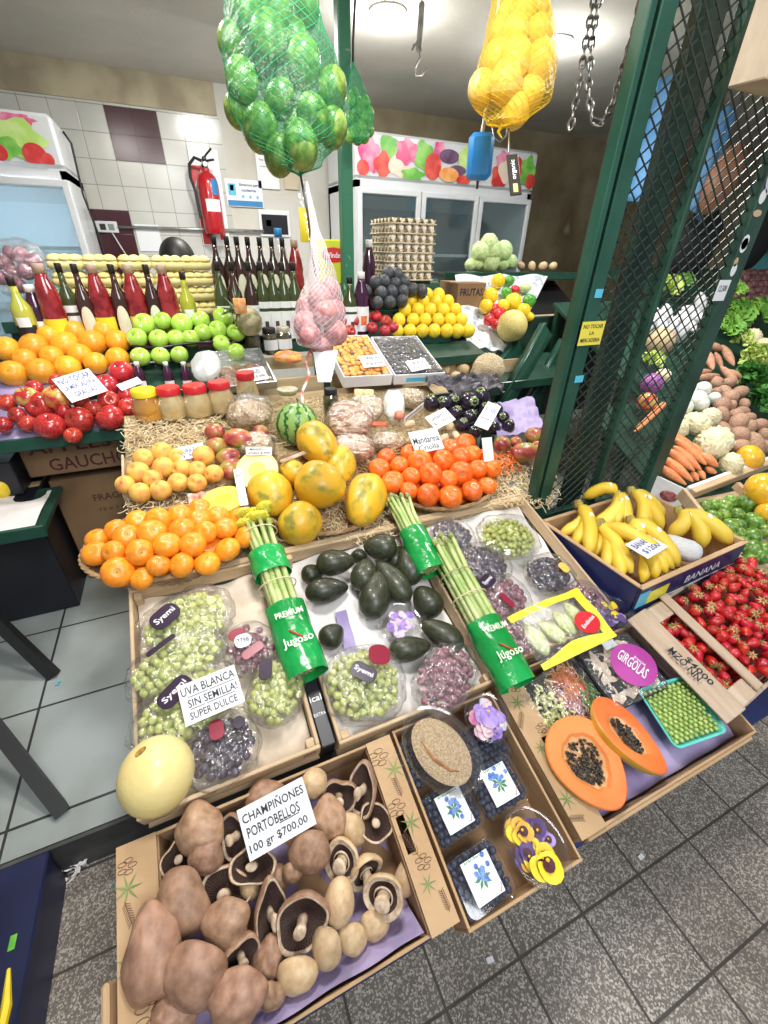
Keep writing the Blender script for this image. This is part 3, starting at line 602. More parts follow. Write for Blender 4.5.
mand_me = MB().ball(lambda v: dimple(Vector((v.x*(1+.02*math.sin(5*math.atan2(v.y, v.x))), v.y, v.z*.80)), .22, .2), 20, 14)
apple_me = MB().ball(lambda v: dimple(Vector((v.x*(1-.10*max(0, -v.z)), v.y*(1-.10*max(0, -v.z)), v.z*.92)), .42, .3), 20, 16)
def fruit_proto(name, mb, m, nub=None, stick=None):
    o = bpy.data.objects.new(name, mb.mesh(name, m)); COL.objects.link(o)
    if nub == 'button': ob('stem_button', MB().lathe([(0, .87), (.06, .865), (.075, .83)], 8).mesh('stem_button', NUB), None, o)
    if nub == 'mbutton': ob('stem_button', MB().lathe([(0, .68), (.09, .67), (.10, .62)], 8).mesh('stem_button', NUB), None, o)
    if nub == 'stem': ob('stem', MB().tube([(0, 0, .52), (.02, 0, .75), (.07, 0, 1.0)], [.035, .028, .04], 6).mesh('stem', STEM), None, o)
    if stick:
        s = MB(); a0, a1 = stick
        q = []
        for rr in (0.001, .13):
            for j in range(10): 
                aa = j*.628; d = Vector((math.cos(a1+rr*math.cos(aa)*1.0)*math.cos(a0+rr*math.sin(aa)), math.sin(a1+rr*math.cos(aa))*math.cos(a0+rr*math.sin(aa)), math.sin(a0+rr*math.sin(aa)))); q.append(d*1.0+d*.012)
        ob('sticker', s.add(q, [(j, (j+1) % 10, 10+(j+1) % 10, 10+j) for j in range(10)]).mesh('sticker', STK, False), None, o)
    kids_of(o); return o
USED = set()
def put(proto, M, label, group, name=None):
    """first use moves the prototype itself, later ones are copies"""
    if proto.name not in USED:
        USED.add(proto.name); proto.matrix_basis = M; proto['label'] = label; proto['group'] = group
        proto['category'] = CATS.get(proto.name, proto.name.replace('_', ' ')); return proto
    c = dup(proto, M, label, group); c['category'] = proto['category']; return c
CATS = {}
def face_rot(tx=0.0, ty=0.0, spin=0.0):
    """rotation with local Z roughly towards the viewer / up, tilted by tx, ty"""
    z = (NRM*.8 - CF*.5 + CR*tx + CU*ty).normalized(); return zframe(Vector((0, 0, 0)), z, CU) @ Rz(spin)
def pile(proto, items, labelfmt, group, step, hf, pf=None, sl=-.3, roll=.8, relax=4, mn=0):
    """items (x, y, wpx); hf(x, y, r) height of centre over the plane; labelfmt uses {row} {col}"""
    pf = pf or pt; rc = rows(items, step, sl); P = []; R = []; wm = sorted(i[2] for i in items)[len(items)//2]*.97; items = [(i[0], i[1], max(i[2], wm)) for i in items]; small = 0
    for it in items:
        r = px2m(pf(it[0], it[1], .03), it[2])/2; h = it[3] if len(it) > 3 else hf(it[0], it[1], r); P.append(pf(it[0], it[1], h)); R.append(px2m(P[-1], it[2])/2)
    for _ in range(relax):
        for i in range(len(P)):
            for j in range(i):
                d = P[i]-P[j]; L_ = d.length; m_ = (R[i]+R[j])*.93
                if 1e-6 < L_ < m_: k = d*((m_-L_)/L_*.5); P[i] += k*.5; P[j] -= k*.5
    out = []
    for i, it in enumerate(items):
        rnd = random.Random(int(it[0]*31+it[1]*17)); 
        rot = face_rot(rnd.uniform(-roll, roll), rnd.uniform(-roll, roll), rnd.uniform(0, 6.28))
        lab = labelfmt.format(row=ordn(rc[i][0]), col=ordn(rc[i][1]))
        out.append(put(proto, T(P[i]) @ rot @ Sc(R[i]), lab, group))
    return out
def mapc(lst, ox, oy, sc): return [(ox+a[0]*sc, oy+a[1]*sc)+tuple(q*sc for q in a[2:]) for a in lst]
# ================================================================= MUSHROOMS
MSB = mat('brown_mushroom_cap', (.27, .145, .085), (.50, .30, .19), scale=2.6, rough=.5, bump=.8, bscale=7, lo=.3, hi=.68, c3=(.58, .40, .26), var=.10)
MSP = mat('pale_mushroom_cap', (.50, .32, .16), (.68, .50, .30), scale=2.4, rough=.5, bump=.2, bscale=8, lo=.3, hi=.7, var=.05)
MSI = mat('mushroom_flesh', (.50, .35, .23), (.70, .55, .40), scale=4, rough=.6, bump=.2)
MSG = mat('mushroom_gills', (.03, .014, .01), (.07, .035, .025), scale=30, rough=.8)
def mushroom_proto(skin, seed, open_=1.0, stem_r=.2, stem_h=.55, wav=.06, crack=0):
    rnd = random.Random(seed); n = 40
    def wob(v):
        a = math.atan2(v.y, v.x); q = 1+wav*math.sin(3*a+seed)+wav*.6*math.sin(5*a+seed*2); 
        k = noise.noise(v*1.6+Vector((seed, 0, 0)))*.10
        return Vector((v.x*q, v.y*q, v.z*(1+k*1.3)+wav*.8*math.sin(2*a+seed)*(math.hypot(v.x, v.y)**2)))
    r = ob('mushroom', None); CATS['mushroom'] = 'mushroom'
    def lp(pr, nm, m):
        b = MB().lathe(pr, n, cap=False); b.v = [tuple(wob(Vector(v))) for v in b.v]; return ob(nm, b.mesh(nm, m), None, r)
    lp([(0, .66), (.12, .655), (.3, .62), (.5, .53), (.7, .40), (.86, .22), (.96, .04), (1.0, -.10), (.985, -.19), (.94, -.23)], 'cap', skin)
    lp([(.945, -.23), (.90, -.235), (.86, -.20), (.85-.2*(1-open_), -.12)], 'rim', MSI)
    ro = .86-.2*(1-open_); g = MB(); vs = []; fs = []; m = 96
    for k, (rr, zz) in enumerate(((ro, -.12), (ro*.7, .0), (ro*.42, .06), (stem_r*.8, .05))):
        for j in range(m):
            a = 6.2832*j/m; vs.append((rr*math.cos(a), rr*math.sin(a), zz+(.022 if j % 2 else -.022)*(1 if k < 3 else 0)))
    for k in range(3):
        for j in range(m): fs.append((k*m+j, k*m+(j+1) % m, (k+1)*m+(j+1) % m, (k+1)*m+j))
    g.add(vs, fs); g.v = [tuple(wob(Vector(v))) for v in g.v]; ob('gills', g.mesh('gills', MSG, False), None, r)
    s = MB().lathe([(stem_r*1.1, .06), (stem_r*.95, -.1), (stem_r*.9, -stem_h*.5), (stem_r*1.15, -stem_h*.8), (stem_r*1.2, -stem_h), (stem_r*.9, -stem_h-.06), (0, -stem_h-.08)], 20)
    s.v = [(v[0]+.12*(v[2]-.06)**2*math.sin(seed), v[1]+.1*(v[2]-.06)**2*math.cos(seed), v[2]) for v in s.v]; ob('stem', s.mesh('stem', MSI), None, r)
    if crack:
        s = MB().lathe([(stem_r*1.35, -.12), (stem_r*1.5, -.16), (stem_r*1.3, -.2)], 20, cap=False); ob('torn_veil', s.mesh('torn_veil', MSI), None, r)
    kids_of(r); return r
MP = {'brown': [mushroom_proto(MSB, s, wav=w) for s, w in ((1, .05), (2, .09), (3, .07))],
      'pale': [mushroom_proto(MSP, s, wav=.03, open_=o, stem_r=sr, stem_h=.6, crack=1) for s, o, sr in ((4, .2, .32), (5, .5, .26), (6, 1, .24))]}
_mu = {}
def mush(u, v, w, h, kind, tone, var, tx, ty, spin, hh, label):
    x, y = 100+u*.3646, 740+v*.3646; p = pt(x, y, hh); rx = px2m(p, w*.3646)/2; ry = px2m(p, h*.3646)/2
    z = (-CF*1.0 + NRM*.15 + CR*tx + CU*ty).normalized()
    if kind == 'G': z = -z
    M = zframe(p, z, CU if abs(z.dot(CU)) < .97 else CR) @ Sc(rx, ry, (rx*ry)**.5) @ Rz(spin)
    src = MP[tone][var % 3]; p0 = _mu.get(src.name)
    if not p0: _mu[src.name] = 1; src.matrix_basis = M; src['label'] = label; src['category'] = 'mushroom'; src['group'] = 'portobello mushrooms in the printed box'; return
    c = dup(src, M, label); 
MU = [
 (270, 245, 140, 125, 'C', 'brown', 1, -.2, .5, 0, .01, 'ragged brown mushroom at the top left of the box below the pine crate'),
 (290, 325, 95, 100, 'C', 'brown', 0, .1, -.2, 1, .005, 'smaller brown mushroom tucked under the ragged one at top left'),
 (215, 325, 84, 100, 'G', 'brown', 1, .5, .5, 2, -.02, 'upturned mushroom with pale rim against the left cardboard ledge'),
 (375, 262, 90, 130, 'G', 'brown', 2, -.4, .2, 1, -.015, 'dark gilled mushroom just left of the price card'),
 (450, 160, 120, 80, 'C', 'brown', 0, 0, .5, 2, -.01, 'brown mushroom peeking over the top left of the price card'),
 (590, 120, 70, 84, 'C', 'pale', 1, .6, .3, 2, .01, 'pale round mushroom above the top right corner of the price card'),
 (655, 155, 100, 105, 'G', 'brown', 1, .1, -.1, 3, -.02, 'open mushroom showing dark gills at the back edge of the box'),
 (722, 135, 85, 145, 'G', 'brown', 2, -.7, .1, 0, .0, 'tall mushroom on edge with stem beside the back right corner'),
 (755, 225, 80, 110, 'G', 'brown', 0, .1, .5, 1, -.02, 'dark gilled mushroom leaning on the right printed ledge'),
 (625, 220, 100, 118, 'C', 'brown', 2, .1, .1, 0, .01, 'smooth brown mushroom right of the price card'),
 (575, 310, 118, 116, 'C', 'brown', 0, 0, -.1, 1, .02, 'round shiny brown mushroom below the right end of the price card'),
 (665, 330, 100, 118, 'G', 'pale', 0, -.3, .1, 0, .0, 'closed pale mushroom with small dark ring round its stem'),
 (727, 358, 80, 118, 'G', 'pale', 1, .5, -.3, 2, -.01, 'cracked cream mushroom near the right side of the heap'),
 (692, 250, 64, 112, 'C', 'pale', 0, .2, 0, 2, -.025, 'yellowish smooth mushroom behind the closed pale one'),
 (778, 425, 105, 125, 'G', 'pale', 0, -.2, .1, 1, .0, 'cream mushroom with thick upright stem at the right of the heap'),
 (752, 510, 90, 80, 'C', 'pale', 0, .2, -.2, 1, -.03, 'white capped mushroom under the thick stemmed one'),
 (850, 375, 66, 118, 'C', 'pale', 1, .3, .2, 1, -.05, 'lone pale mushroom on purple lining beside the right ledge'),
 (655, 450, 84, 128, 'C', 'pale', 2, 0, .1, 3, .02, 'oval tan mushroom right of the big gilled one'),
 (555, 495, 112, 192, 'G', 'brown', 0, -.1, 0, .5, .02, 'large open mushroom with dark gills and round stem in the middle'),
 (620, 572, 88, 124, 'C', 'pale', 1, -.3, -.2, 0, .0, 'cream mushroom with pinkish cap in front of the tan one'),
 (692, 548, 78, 104, 'C', 'pale', 2, .2, -.2, 2, -.02, 'yellow tan mushroom by the front right purple lining'),
 (540, 645, 112, 120, 'C', 'pale', 0, .1, -.4, 1, -.01, 'pale yellow mushroom at the front beside the purple lining'),
 (420, 345, 130, 90, 'G', 'brown', 2, .1, .75, 0, .0, 'upturned mushroom rim right under the price card'),
 (480, 385, 80, 70, 'C', 'brown', 0, .2, .2, 1, -.03, 'dark brown mushroom in the gap below the price card'),
 (525, 367, 52, 64, 'C', 'brown', 1, 0, -.2, 2, .0, 'tiny reddish brown mushroom below the price card'),
 (220, 450, 148, 180, 'C', 'brown', 2, -.1, .1, 2, .02, 'big brown mushroom by the left ledge, second up from the front corner'),
 (345, 425, 135, 140, 'G', 'brown', 1, .2, .7, 1, -.02, 'upturned mushroom with pale rim and torn stem left of centre'),
 (467, 478, 95, 185, 'G', 'brown', 2, .85, .1, 0, .0, 'mushroom standing on edge left of the large gilled one'),
 (345, 508, 135, 130, 'C', 'brown', 1, 0, .1, 1, .02, 'olive brown rounded mushroom in the middle left of the heap'),
 (385, 590, 105, 120, 'G', 'brown', 0, .7, -.2, 2, .0, 'curled mushroom with rolled pale edge above the front row'),
 (260, 650, 158, 205, 'C', 'brown', 0, .1, -.1, .5, .03, 'long brown mushroom second from the left in the front row'),
 (140, 600, 162, 245, 'C', 'brown', 1, -.1, .1, 0, .025, 'largest brown mushroom with rough top in the left front corner'),
 (375, 712, 155, 170, 'C', 'brown', 2, .1, -.1, 1, .02, 'wide brown mushroom third from the left in the front row'),
 (200, 760, 140, 110, 'C', 'brown', 0, 0, -.3, 2, .0, 'brown mushroom at the very bottom edge of the picture'),
 (462, 610, 84, 130, 'C', 'brown', 0, .3, 0, 3, -.02, 'shadowed brown mushroom behind the wide front one'),
 (470, 700, 70, 110, 'C', 'brown', 1, .3, -.3, 2, -.01, 'narrow tan mushroom right of the wide front one'),
 (410, 405, 60, 60, 'C', 'pale', 1, -.2, .3, 2, -.02, 'small torn mushroom piece near the middle of the heap')]
for a in MU: mush(*a)
for t_ in list(MP.values()):
    for p_ in t_:
        if p_.name not in _mu: 
            for k in list(p_.children): bpy.data.objects.remove(k)
            bpy.data.objects.remove(p_)
card([(240, 809), (305, 775), (250, 862)], [('CHAMPIÑONES', .5, .80, .92, .22), ('PORTOBELLOS', .45, .50, .78, .20), ('100 gr $700,00', .47, .18, .86, .20)],
     'white handwritten card standing among the portobello mushrooms', h=(.045, .075), under=[(.66, .38, .3)])
# ================================================================= BLUEBERRY PUNNETS, CUPS AND TRAYS
CLEAR = film('clear_plastic', gl=.19, bscale=9, bump=.02, rough=.06)
CLEARW = film('wrinkled_wrap', gl=.20, bscale=26, bump=1.0, rough=.14, haze=.025, hz=(.95, .95, .95))
BERRY = mat('blueberry_skin', (.012, .014, .035), (.04, .05, .10), scale=1.5, rough=.5, var=.08)
berry_me = MB().ball(lambda v: Vector((v.x, v.y, v.z*.86)) if v.z < .8 else Vector((v.x*.8, v.y*.8, .62)), 12, 8).mesh('blueberry', BERRY)
def rrect(w, l, r, n=4):
    o = []
    for cx, cy, a0 in ((w/2-r, l/2-r, 0), (-w/2+r, l/2-r, 1), (-w/2+r, -l/2+r, 2), (w/2-r, -l/2+r, 3)):
        for k in range(n+1): a = (a0+k/n)*math.pi/2; o.append((cx+r*math.cos(a), cy+r*math.sin(a)))
    return o
def loftrr(levels, capb=True, capt=False):
    """stack of rounded rectangles [(w, l, r, z)]"""
    b = MB(); vs = []; n = 20
    for w, l, r, z in levels: vs += [(x, y, z) for x, y in rrect(w, l, r)]
    fs = []
    for k in range(len(levels)-1):
        for j in range(n): fs.append((k*n+j, k*n+(j+1) % n, (k+1)*n+(j+1) % n, (k+1)*n+j))
    if capb: fs.append(tuple(range(n-1, -1, -1)))
    if capt: fs.append(tuple((len(levels)-1)*n+j for j in range(n)))
    return b.add(vs, fs)
def ovalloft(levels, n=32, capb=True, capt=False):
    b = MB(); vs = []; fs = []
    for a, c, z in levels: vs += [(a*math.cos(6.2832*j/n), c*math.sin(6.2832*j/n), z) for j in range(n)]
    for k in range(len(levels)-1):
        for j in range(n): fs.append((k*n+j, k*n+(j+1) % n, (k+1)*n+(j+1) % n, (k+1)*n+j))
    if capb: fs.append(tuple(range(n-1, -1, -1)))
    if capt: fs.append(tuple((len(levels)-1)*n+j for j in range(n)))
    return b.add(vs, fs)
PW, PL, PH = .128, .112, .045
LABW = mat('white_label', (.84, .87, .90), rough=.4); BB1 = mat('label_blue', (.05, .12, .45), (.2, .35, .7), scale=90, rough=.4); LG = mat('label_green', (.05, .2, .1), rough=.4); REDM = mat('label_red', (.6, .02, .03), rough=.4)
def punnet(u, v, rot, hh, label, w=PW, l=PL, lab=1):
    x, y = 380+u/3.49, 680+v/3.49; p = pt(x, y, hh); M = slope(p) @ Rz(rot)
    r = root('blueberry_punnet', label, 'punnet', M)
    part('tray', loftrr([(w*.86, l*.86, .015, -PH), (w*.93, l*.93, .018, -.008), (w, l, .02, -.004), (w, l, .02, -.001)]), CLEAR, r)
    part('lid', loftrr([(w, l, .02, .0), (w*.95, l*.95, .018, .006), (w*.90, l*.9, .018, .0095)], capb=False, capt=True), CLEAR, r)
    if lab:
        L_ = part('label', MB().box((0, 0, .0112), (w*.52, l*.66, .0008)), LABW, r, smooth=False, label='white label with blueberry picture')
        rnd = random.Random(int(u)); b = MB(); g = MB()
        for k in range(11):
            cx, cy = rnd.gauss(0, .009), rnd.gauss(.002, .012); b.lathe([(0, .0004), (.0052, .0004)], 10, T(cx, cy, .0118+.0001*k), cap=False)
        for k in range(8): a = k*.8; g.add([(0, 0, 0), (math.cos(a-.3)*.012, math.sin(a-.3)*.012, 0), (math.cos(a)*.021, math.sin(a)*.021, 0), (math.cos(a+.3)*.012, math.sin(a+.3)*.012, 0)], [(0, 1, 2, 3)], T(0, 0, .0118))
        ob('leaf_picture', g.mesh('leaf_picture', LG, False), None, L_); ob('berry_picture', b.mesh('berry_picture', BB1, False), None, L_)
        letter('arándanos', LG, L_, T(0, l*.31, .0119), w*.4, .006)
        ob('red_mark', MB().tube([(w*.16, -l*.27, .0122), (w*.19, -l*.31, .0122), (w*.25, -l*.2, .0122)], .0008, 4).mesh('red_mark', REDM), None, L_)
    rnd = random.Random(int(u*7+v)); n = 0
    for iy in range(7):
        for ix in range(8):
            bx = (ix-3.5)*w*.108+rnd.uniform(-.002, .002)+(.003 if iy % 2 else -.003); by = (iy-3)*l*.125+rnd.uniform(-.002, .002)
            if lab and abs(bx) < w*.24 and abs(by) < l*.30: continue
            ob('blueberry', berry_me, M @ T(bx, by, -.009+rnd.uniform(-.005, .002)) @ rrot() @ Sc(.0082), None, 'small blueberry in '+label.replace('clear punnet of blueberries', 'the punnet'), 'blueberry', 'blueberries in '+label.replace('clear punnet of blueberries', 'the punnet'))
    base = ob('berry_layer', MB().grid(lambda a, b_: ((a-.5)*w*.8, (b_-.5)*l*.8, -.02+.003*math.sin(a*60)*math.sin(b_*55)), 40, 40).mesh('berry_layer', BERRY), M, None, 'lower blueberries in '+label.replace('clear punnet of blueberries', 'the punnet'), 'blueberries', 'packed blueberries', 'stuff')
punnet(255, 455, 0.05, -.03, 'clear punnet of blueberries in the middle of the left row')
punnet(412, 365, 0.03, -.015, 'clear punnet of blueberries right of centre, under the purple flower cup')
punnet(352, 690, 0.04, -.02, 'clear punnet of blueberries at the front left corner of its box')
punnet(118, 290, 0.04, -.03, 'clear punnet of blueberries half hidden by the oval tub at the back left', lab=0)
punnet(360, 225, 0.02, -.045, 'clear punnet of blueberries under the round purple flower cup', lab=0)
def flower(name, p, r, M, cols, label, group, face=None, face_m=None):
    """pansy: five overlapping petals, dark blotch, small centre"""
    o = root(name, label, 'flower', M, group)
    for k, (a, s) in enumerate(((1.0, .62), (2.14, .62), (-.1, .58), (3.25, .58), (4.71, .72))):
        b = MB(); n = 14
        def f(u, v, s=s):
            aa = 6.2832*u; rr = v; x = math.cos(aa)*rr*s*r; y = math.sin(aa)*rr*s*r*1.05; return (x, y, .12*r*rr*rr*math.sin(3*aa)*.6+.05*r*math.sin(7*aa)*rr)
        b.grid(f, n, 4); c = cols[k % len(cols)]
        q = part('petal', b, c, o, M=T(math.cos(a)*r*.42, math.sin(a)*r*.42, .003*k*(r/.02)))
        if face_m and k >= 2:
            b = MB(); b.grid(lambda u, v: (math.cos(6.2832*u)*v*s*r*.52, math.sin(6.2832*u)*v*s*r*.52, .0012+.04*r*v), 10, 2)
            ob('dark_blotch', b.mesh('dark_blotch', face_m), T(-math.cos(a)*r*.16, -math.sin(a)*r*.16, .07*r), q)
    part('centre', MB().ball(None, 8, 6, T(0, 0, .022*(r/.02)) @ Sc(r*.11)), mat('pollen_yellow', (.9, .55, .03), rough=.5), o)
    return o
PY = mat('pansy_yellow', (.92, .66, .01), (.95, .75, .03), scale=40, rough=.5); PD = mat('pansy_maroon', (.07, .008, .015), rough=.6)
PV = mat('pansy_violet', (.30, .16, .62), (.48, .34, .78), scale=30, rough=.5); PM = mat('pansy_mauve', (.62, .45, .66), (.78, .62, .78), scale=40, rough=.5); PP = mat('pansy_deep_purple', (.07, .03, .16), (.13, .06, .25), scale=30, rough=.5)
PK = mat('petal_pink', (.78, .48, .58), (.88, .70, .74), scale=30, rough=.5); PO = mat('pansy_orange', (.85, .42, .03), (.9, .55, .05), scale=30, rough=.5); PW_ = mat('petal_white', (.82, .80, .85), (.7, .66, .8), scale=30, rough=.5)
def cup(x, y, wp, asp, rot, hh, label, depth_=.03, name='clear_tub', cat='tub', m=None):
    p = pt(x, y, hh); a = px2m(p, wp)/2; c = a*asp; M = slope(p) @ Rz(rot); r = root(name, label, cat, M)
    part('bowl', ovalloft([(a*.82, c*.82, -depth_), (a*.93, c*.93, -.006), (a*1.0, c*1.0, 0), (a*1.06, c*1.06, .001), (a*1.06, c*1.06, .004)]), m or CLEAR, r)
    part('lid', ovalloft([(a*1.07, c*1.07, .003), (a*1.05, c*1.05, .009), (a*.98, c*.98, .007), (a*.94, c*.94, .012)], capb=False, capt=True), CLEAR, r)
    return M, a, c
M, a, c = cup(442, 750, 66, 1.32, .38, .025, 'oval clear tub of creamy spread with an almond streak on the blueberry punnets')
HUM = mat('creamy_spread', (.42, .29, .16), (.66, .50, .32), scale=260, rough=.7, bump=.5, bscale=300)
h_ = root('creamy_spread', 'beige grainy spread filling the oval clear tub', 'food', M); part('spread', ovalloft([(a*.70, c*.72, -.026), (a*.76, c*.80, -.006), (a*.6, c*.6, .0005), (.001, .001, .001)]), HUM, h_)
part('brown_streak', MB().tube([(-a*.3, c*.45, 0), (-a*.38, 0, .001), (-a*.22, -c*.4, .0005), (-a*.05, -c*.55, 0)], [.002, .005, .004, .0015], 6), mat('almond_brown', (.30, .12, .04), (.45, .22, .08), scale=80, rough=.6), h_)
M, a, c = cup(487, 718, 45, 1.0, 0, .012, 'round clear cup of violet flowers at the back of the narrow box')
fl = [(.0, .15, .55, [PV], 'large violet blossom in the middle of the round cup'), (.45, -.1, .35, [PV, PM], 'violet and mauve blossom on the right of the round cup'), (-.35, -.35, .42, [PK], 'pink blossom at the lower left of the round cup'), (.1, -.55, .36, [PV], 'violet blossom at the front of the round cup'), (.55, -.45, .26, [PW_], 'white blossom at the lower right of the round cup'), (-.45, .2, .34, [mat('petal_crimson', (.5, .1, .25), (.7, .3, .45), scale=30, rough=.5)], 'crimson blossom at the left of the round cup'), (.3, .55, .3, [PK, PW_], 'pale pink blossom at the back of the round cup')]
for i, (fx, fy, fr, cs, lb) in enumerate(fl): flower('violet_flower', None, fr*a, M @ T(fx*a, fy*c, -.010+.002*(i == 0)) @ Rz(i), cs, lb, 'violet flowers in the round cup')
M, a, c = cup(536, 847, 56, 1.25, .32, .005, 'oval clear tub of pansies at the front right of the narrow box')
fl = [(-.2, -.28, .62, [PY], PD, 'big yellow pansy with dark face at the front of the oval tub'), (-.1, .55, .45, [PO, PY], PD, 'orange yellow pansy at the back of the oval tub'), (.35, .25, .42, [PP, PV], PD, 'dark purple pansy at the right of the oval tub'), (-.5, .05, .4, [PP, PO], PD, 'maroon and purple pansy at the left of the oval tub'), (.5, -.1, .3, [PV, PW_], PD, 'lilac pansy touching the right wall of the oval tub'), (.0, .1, .34, [PP], PY, 'purple pansy with yellow face behind the big yellow one')]
for i, (fx, fy, fr, cs, fm, lb) in enumerate(fl): flower('pansy', None, fr*a, M @ T(fx*a, fy*c, -.012+(.006 if i == 0 else 0)) @ Rz((0, 1, 2, 3, 1, 2)[i]*.7 if i else .1), cs, lb, 'pansies in the oval tub', face_m=fm)
M, a, c = cup(400, 623, 42, .95, 0, .03, 'round clear cup of tiny violas lying on the avocados')
for i in range(9):
    an = i*2.4; rr = .62*math.sqrt((i+.3)/9); flower('viola', None, a*.24, M @ T(math.cos(an)*rr*a, math.sin(an)*rr*c, -.006) @ Rz(i), [PW_, PM, PV] if i % 2 else [PV, PW_], 'tiny white and violet viola inside the clear cup on the avocados', 'violas in the cup on the avocados')
M, a, c = cup(610, 613, 50, .72, -.35, .03, 'clear oval tub of small purple pansies just below the banana box')
for i in range(8):
    an = i*2.4; rr = .66*math.sqrt((i+.3)/8); flower('small_pansy', None, a*.22, M @ T(math.cos(an)*rr*a, math.sin(an)*rr*c, -.006) @ Rz(i), [PP, PV] if i % 3 else [PY, PP], 'small dark pansy inside the clear tub below the bananas', 'pansies in the tub below the bananas')
# ================================================================= PAPAYAS, TRAYS
PSK = mat('papaya_skin', (.62, .36, .03), (.80, .50, .04), scale=2.0, rough=.4, lo=.3, hi=.62, c3=(.32, .30, .04), bump=.12, bscale=14, coat=.2, var=.04)
PFL = mat('papaya_flesh', (.82, .16, .03), (.90, .28, .07), scale=3, rough=.4, sss=.1, coat=.2); PFC = mat('papaya_hollow', (.93, .55, .28), (.88, .42, .16), scale=6, rough=.5, bump=.4, bscale=20)
SEED = mat('papaya_seeds', (.02, .018, .015), (.07, .06, .05), scale=40, rough=.3)
def papaya_half(x1, y1, x2, y2, w, hh, label, roll=0, seed=1, cav=(.55, .62)):
    a = pt(x1, y1, hh); b_ = pt(x2, y2, hh); c = (a+b_)/2; r = px2m(c, w)/2; L_ = (b_-a).length/2
    M = frame(c, NRM.cross((b_-a).normalized())*-1, (b_-a)) @ Ry(roll)
    # frame: local X across, local Y from stalk end 1 to end 2, local Z up off the slope
    if (M.to_3x3() @ Vector((0, 0, 1))).dot(NRM) < 0: M = M @ Ry(math.pi)
    o = root('papaya_half', label, 'papaya', M); n = 40
    def wd(t): return (1-t*t)**.5*(1+.22*-t) if abs(t) < 1 else 0     # fatter at end 1
    def out(ang): 
        cx, cy = math.cos(ang), math.sin(ang); return (cx*r*(1-.20*cy), cy*L_)
    b = MB(); vs = []; fs = []; K = 8
    for k in range(K+1):
        ph = k/K*math.pi/2
        for j in range(n):
            x, y = out(6.2832*j/n); vs.append((x*math.cos(ph), y*math.cos(ph), -r*.72*math.sin(ph)))
    for k in range(K):
        for j in range(n): fs.append((k*n+j, (k+1)*n+j, (k+1)*n+(j+1) % n, k*n+(j+1) % n))
    part('skin', b.add(vs, fs), PSK, o)
    b = MB(); vs = []; fs = []; c1, c2 = cav
    def ring(s, z, ww=0): 
        return [(out(6.2832*j/n)[0]*s*(1+ww*math.sin(j*1.1)), out(6.2832*j/n)[1]*s*(1+ww*math.cos(j*1.7)), z) for j in range(n)]
    lv = [ring(1, 0), ring(.97, .003), ring(.8, .003), ring(c2, .001, .03), ring(c1, -.006, .05)]
    for l in lv: vs += l
    for k in range(len(lv)-1):
        for j in range(n): fs.append((k*n+j, k*n+(j+1) % n, (k+1)*n+(j+1) % n, (k+1)*n+j))
    part('flesh', b.add(vs, fs), PFL, o)
    b = MB(); vs = []; fs = []; lv = [ring(c1, -.006, .05), ring(c1*.85, -.016, .04), ring(c1*.5, -.024), ring(.02, -.026)]
    for l in lv: vs += l
    for k in range(3):
        for j in range(n): fs.append((k*n+j, k*n+(j+1) % n, (k+1)*n+(j+1) % n, (k+1)*n+j))
    part('hollow', b.add(vs, fs), PFC, o)
    rnd = random.Random(seed); b = MB(); sb_ = MB().ball(lambda v: Vector((v.x, v.y, v.z*1.25)), 7, 5)
    for k in range(230):
        an = rnd.uniform(0, 6.28); q = math.sqrt(rnd.random())*c1*.88; x, y = out(an); x *= q; y *= q
        if seed == 2 and (x > r*.12+.25*y): continue
        if seed == 1 and rnd.random() < .35 and y < -.25*L_: continue
        b.add(sb_.v, sb_.f, T(x, y, -.021+.010*(q/c1)**2+rnd.uniform(0, .008)) @ rrot() @ Sc(.0033))
    s = part('seeds', b, SEED, o, label='glossy black seeds'); s['kind'] = 'stuff'
papaya_half(558, 720, 621, 808, 72, .03, 'front cut papaya half with a hollow full of black seeds', roll=.1, seed=1)
papaya_half(594, 700, 667, 772, 60, .035, 'rear cut papaya half tipped on its side beside the pea tray', roll=-.35, seed=2, cav=(.5, .6))
TEAL = mat('teal_foam', (.10, .58, .50), (.16, .66, .58), scale=4, rough=.5)
def tray_quad(tl, tr, bl, hh):
    a, b_, c = pt(*tl, hh), pt(*tr, hh), pt(*bl, hh); br = b_+c-a; cen = (b_+c)/2; M = frame(cen, b_-a, a-c); return M, (b_-a).length, (a-c).length
M, w, l = tray_quad((638, 690), (686, 676), (678, 748), .012)
o = root('foam_tray', 'turquoise foam tray holding shelled green peas', 'tray', M)
part('tray', loftrr([(w*.86, l*.86, .012, -.022), (w*.97, l*.97, .016, -.002), (w*1.05, l*1.04, .02, .0), (w*1.05, l*1.04, .02, -.003)]), TEAL, o)
PEA = mat('pea_green', (.34, .50, .10), (.50, .64, .22), scale=3, rough=.35, var=.10, coat=.2)
pea_me = MB().ball(None, 10, 7).mesh('green_pea', PEA); rnd = random.Random(3)
for iy in range(13):
    for ix in range(9):
        ob('green_pea', pea_me, M @ T((ix-4+(.5 if iy % 2 else 0)-.25)*w*.098, (iy-6)*l*.069, -.006+rnd.uniform(-.002, .003)) @ Sc(.0058*rnd.uniform(.9, 1.1)), None, 'shelled green pea among many in the turquoise foam tray', 'pea', 'green peas in the turquoise tray')
ob('pea_bed', MB().grid(lambda a, b_: ((a-.5)*w*.84, (b_-.5)*l*.84, -.013+.0015*math.sin(a*70)*math.sin(b_*90)), 40, 50).mesh('pea_bed', PEA), M, None, 'lower layer of shelled peas covering the turquoise tray bottom', 'peas', None, 'stuff')
BTR = mat('black_tray', (.012, .012, .014), rough=.3)
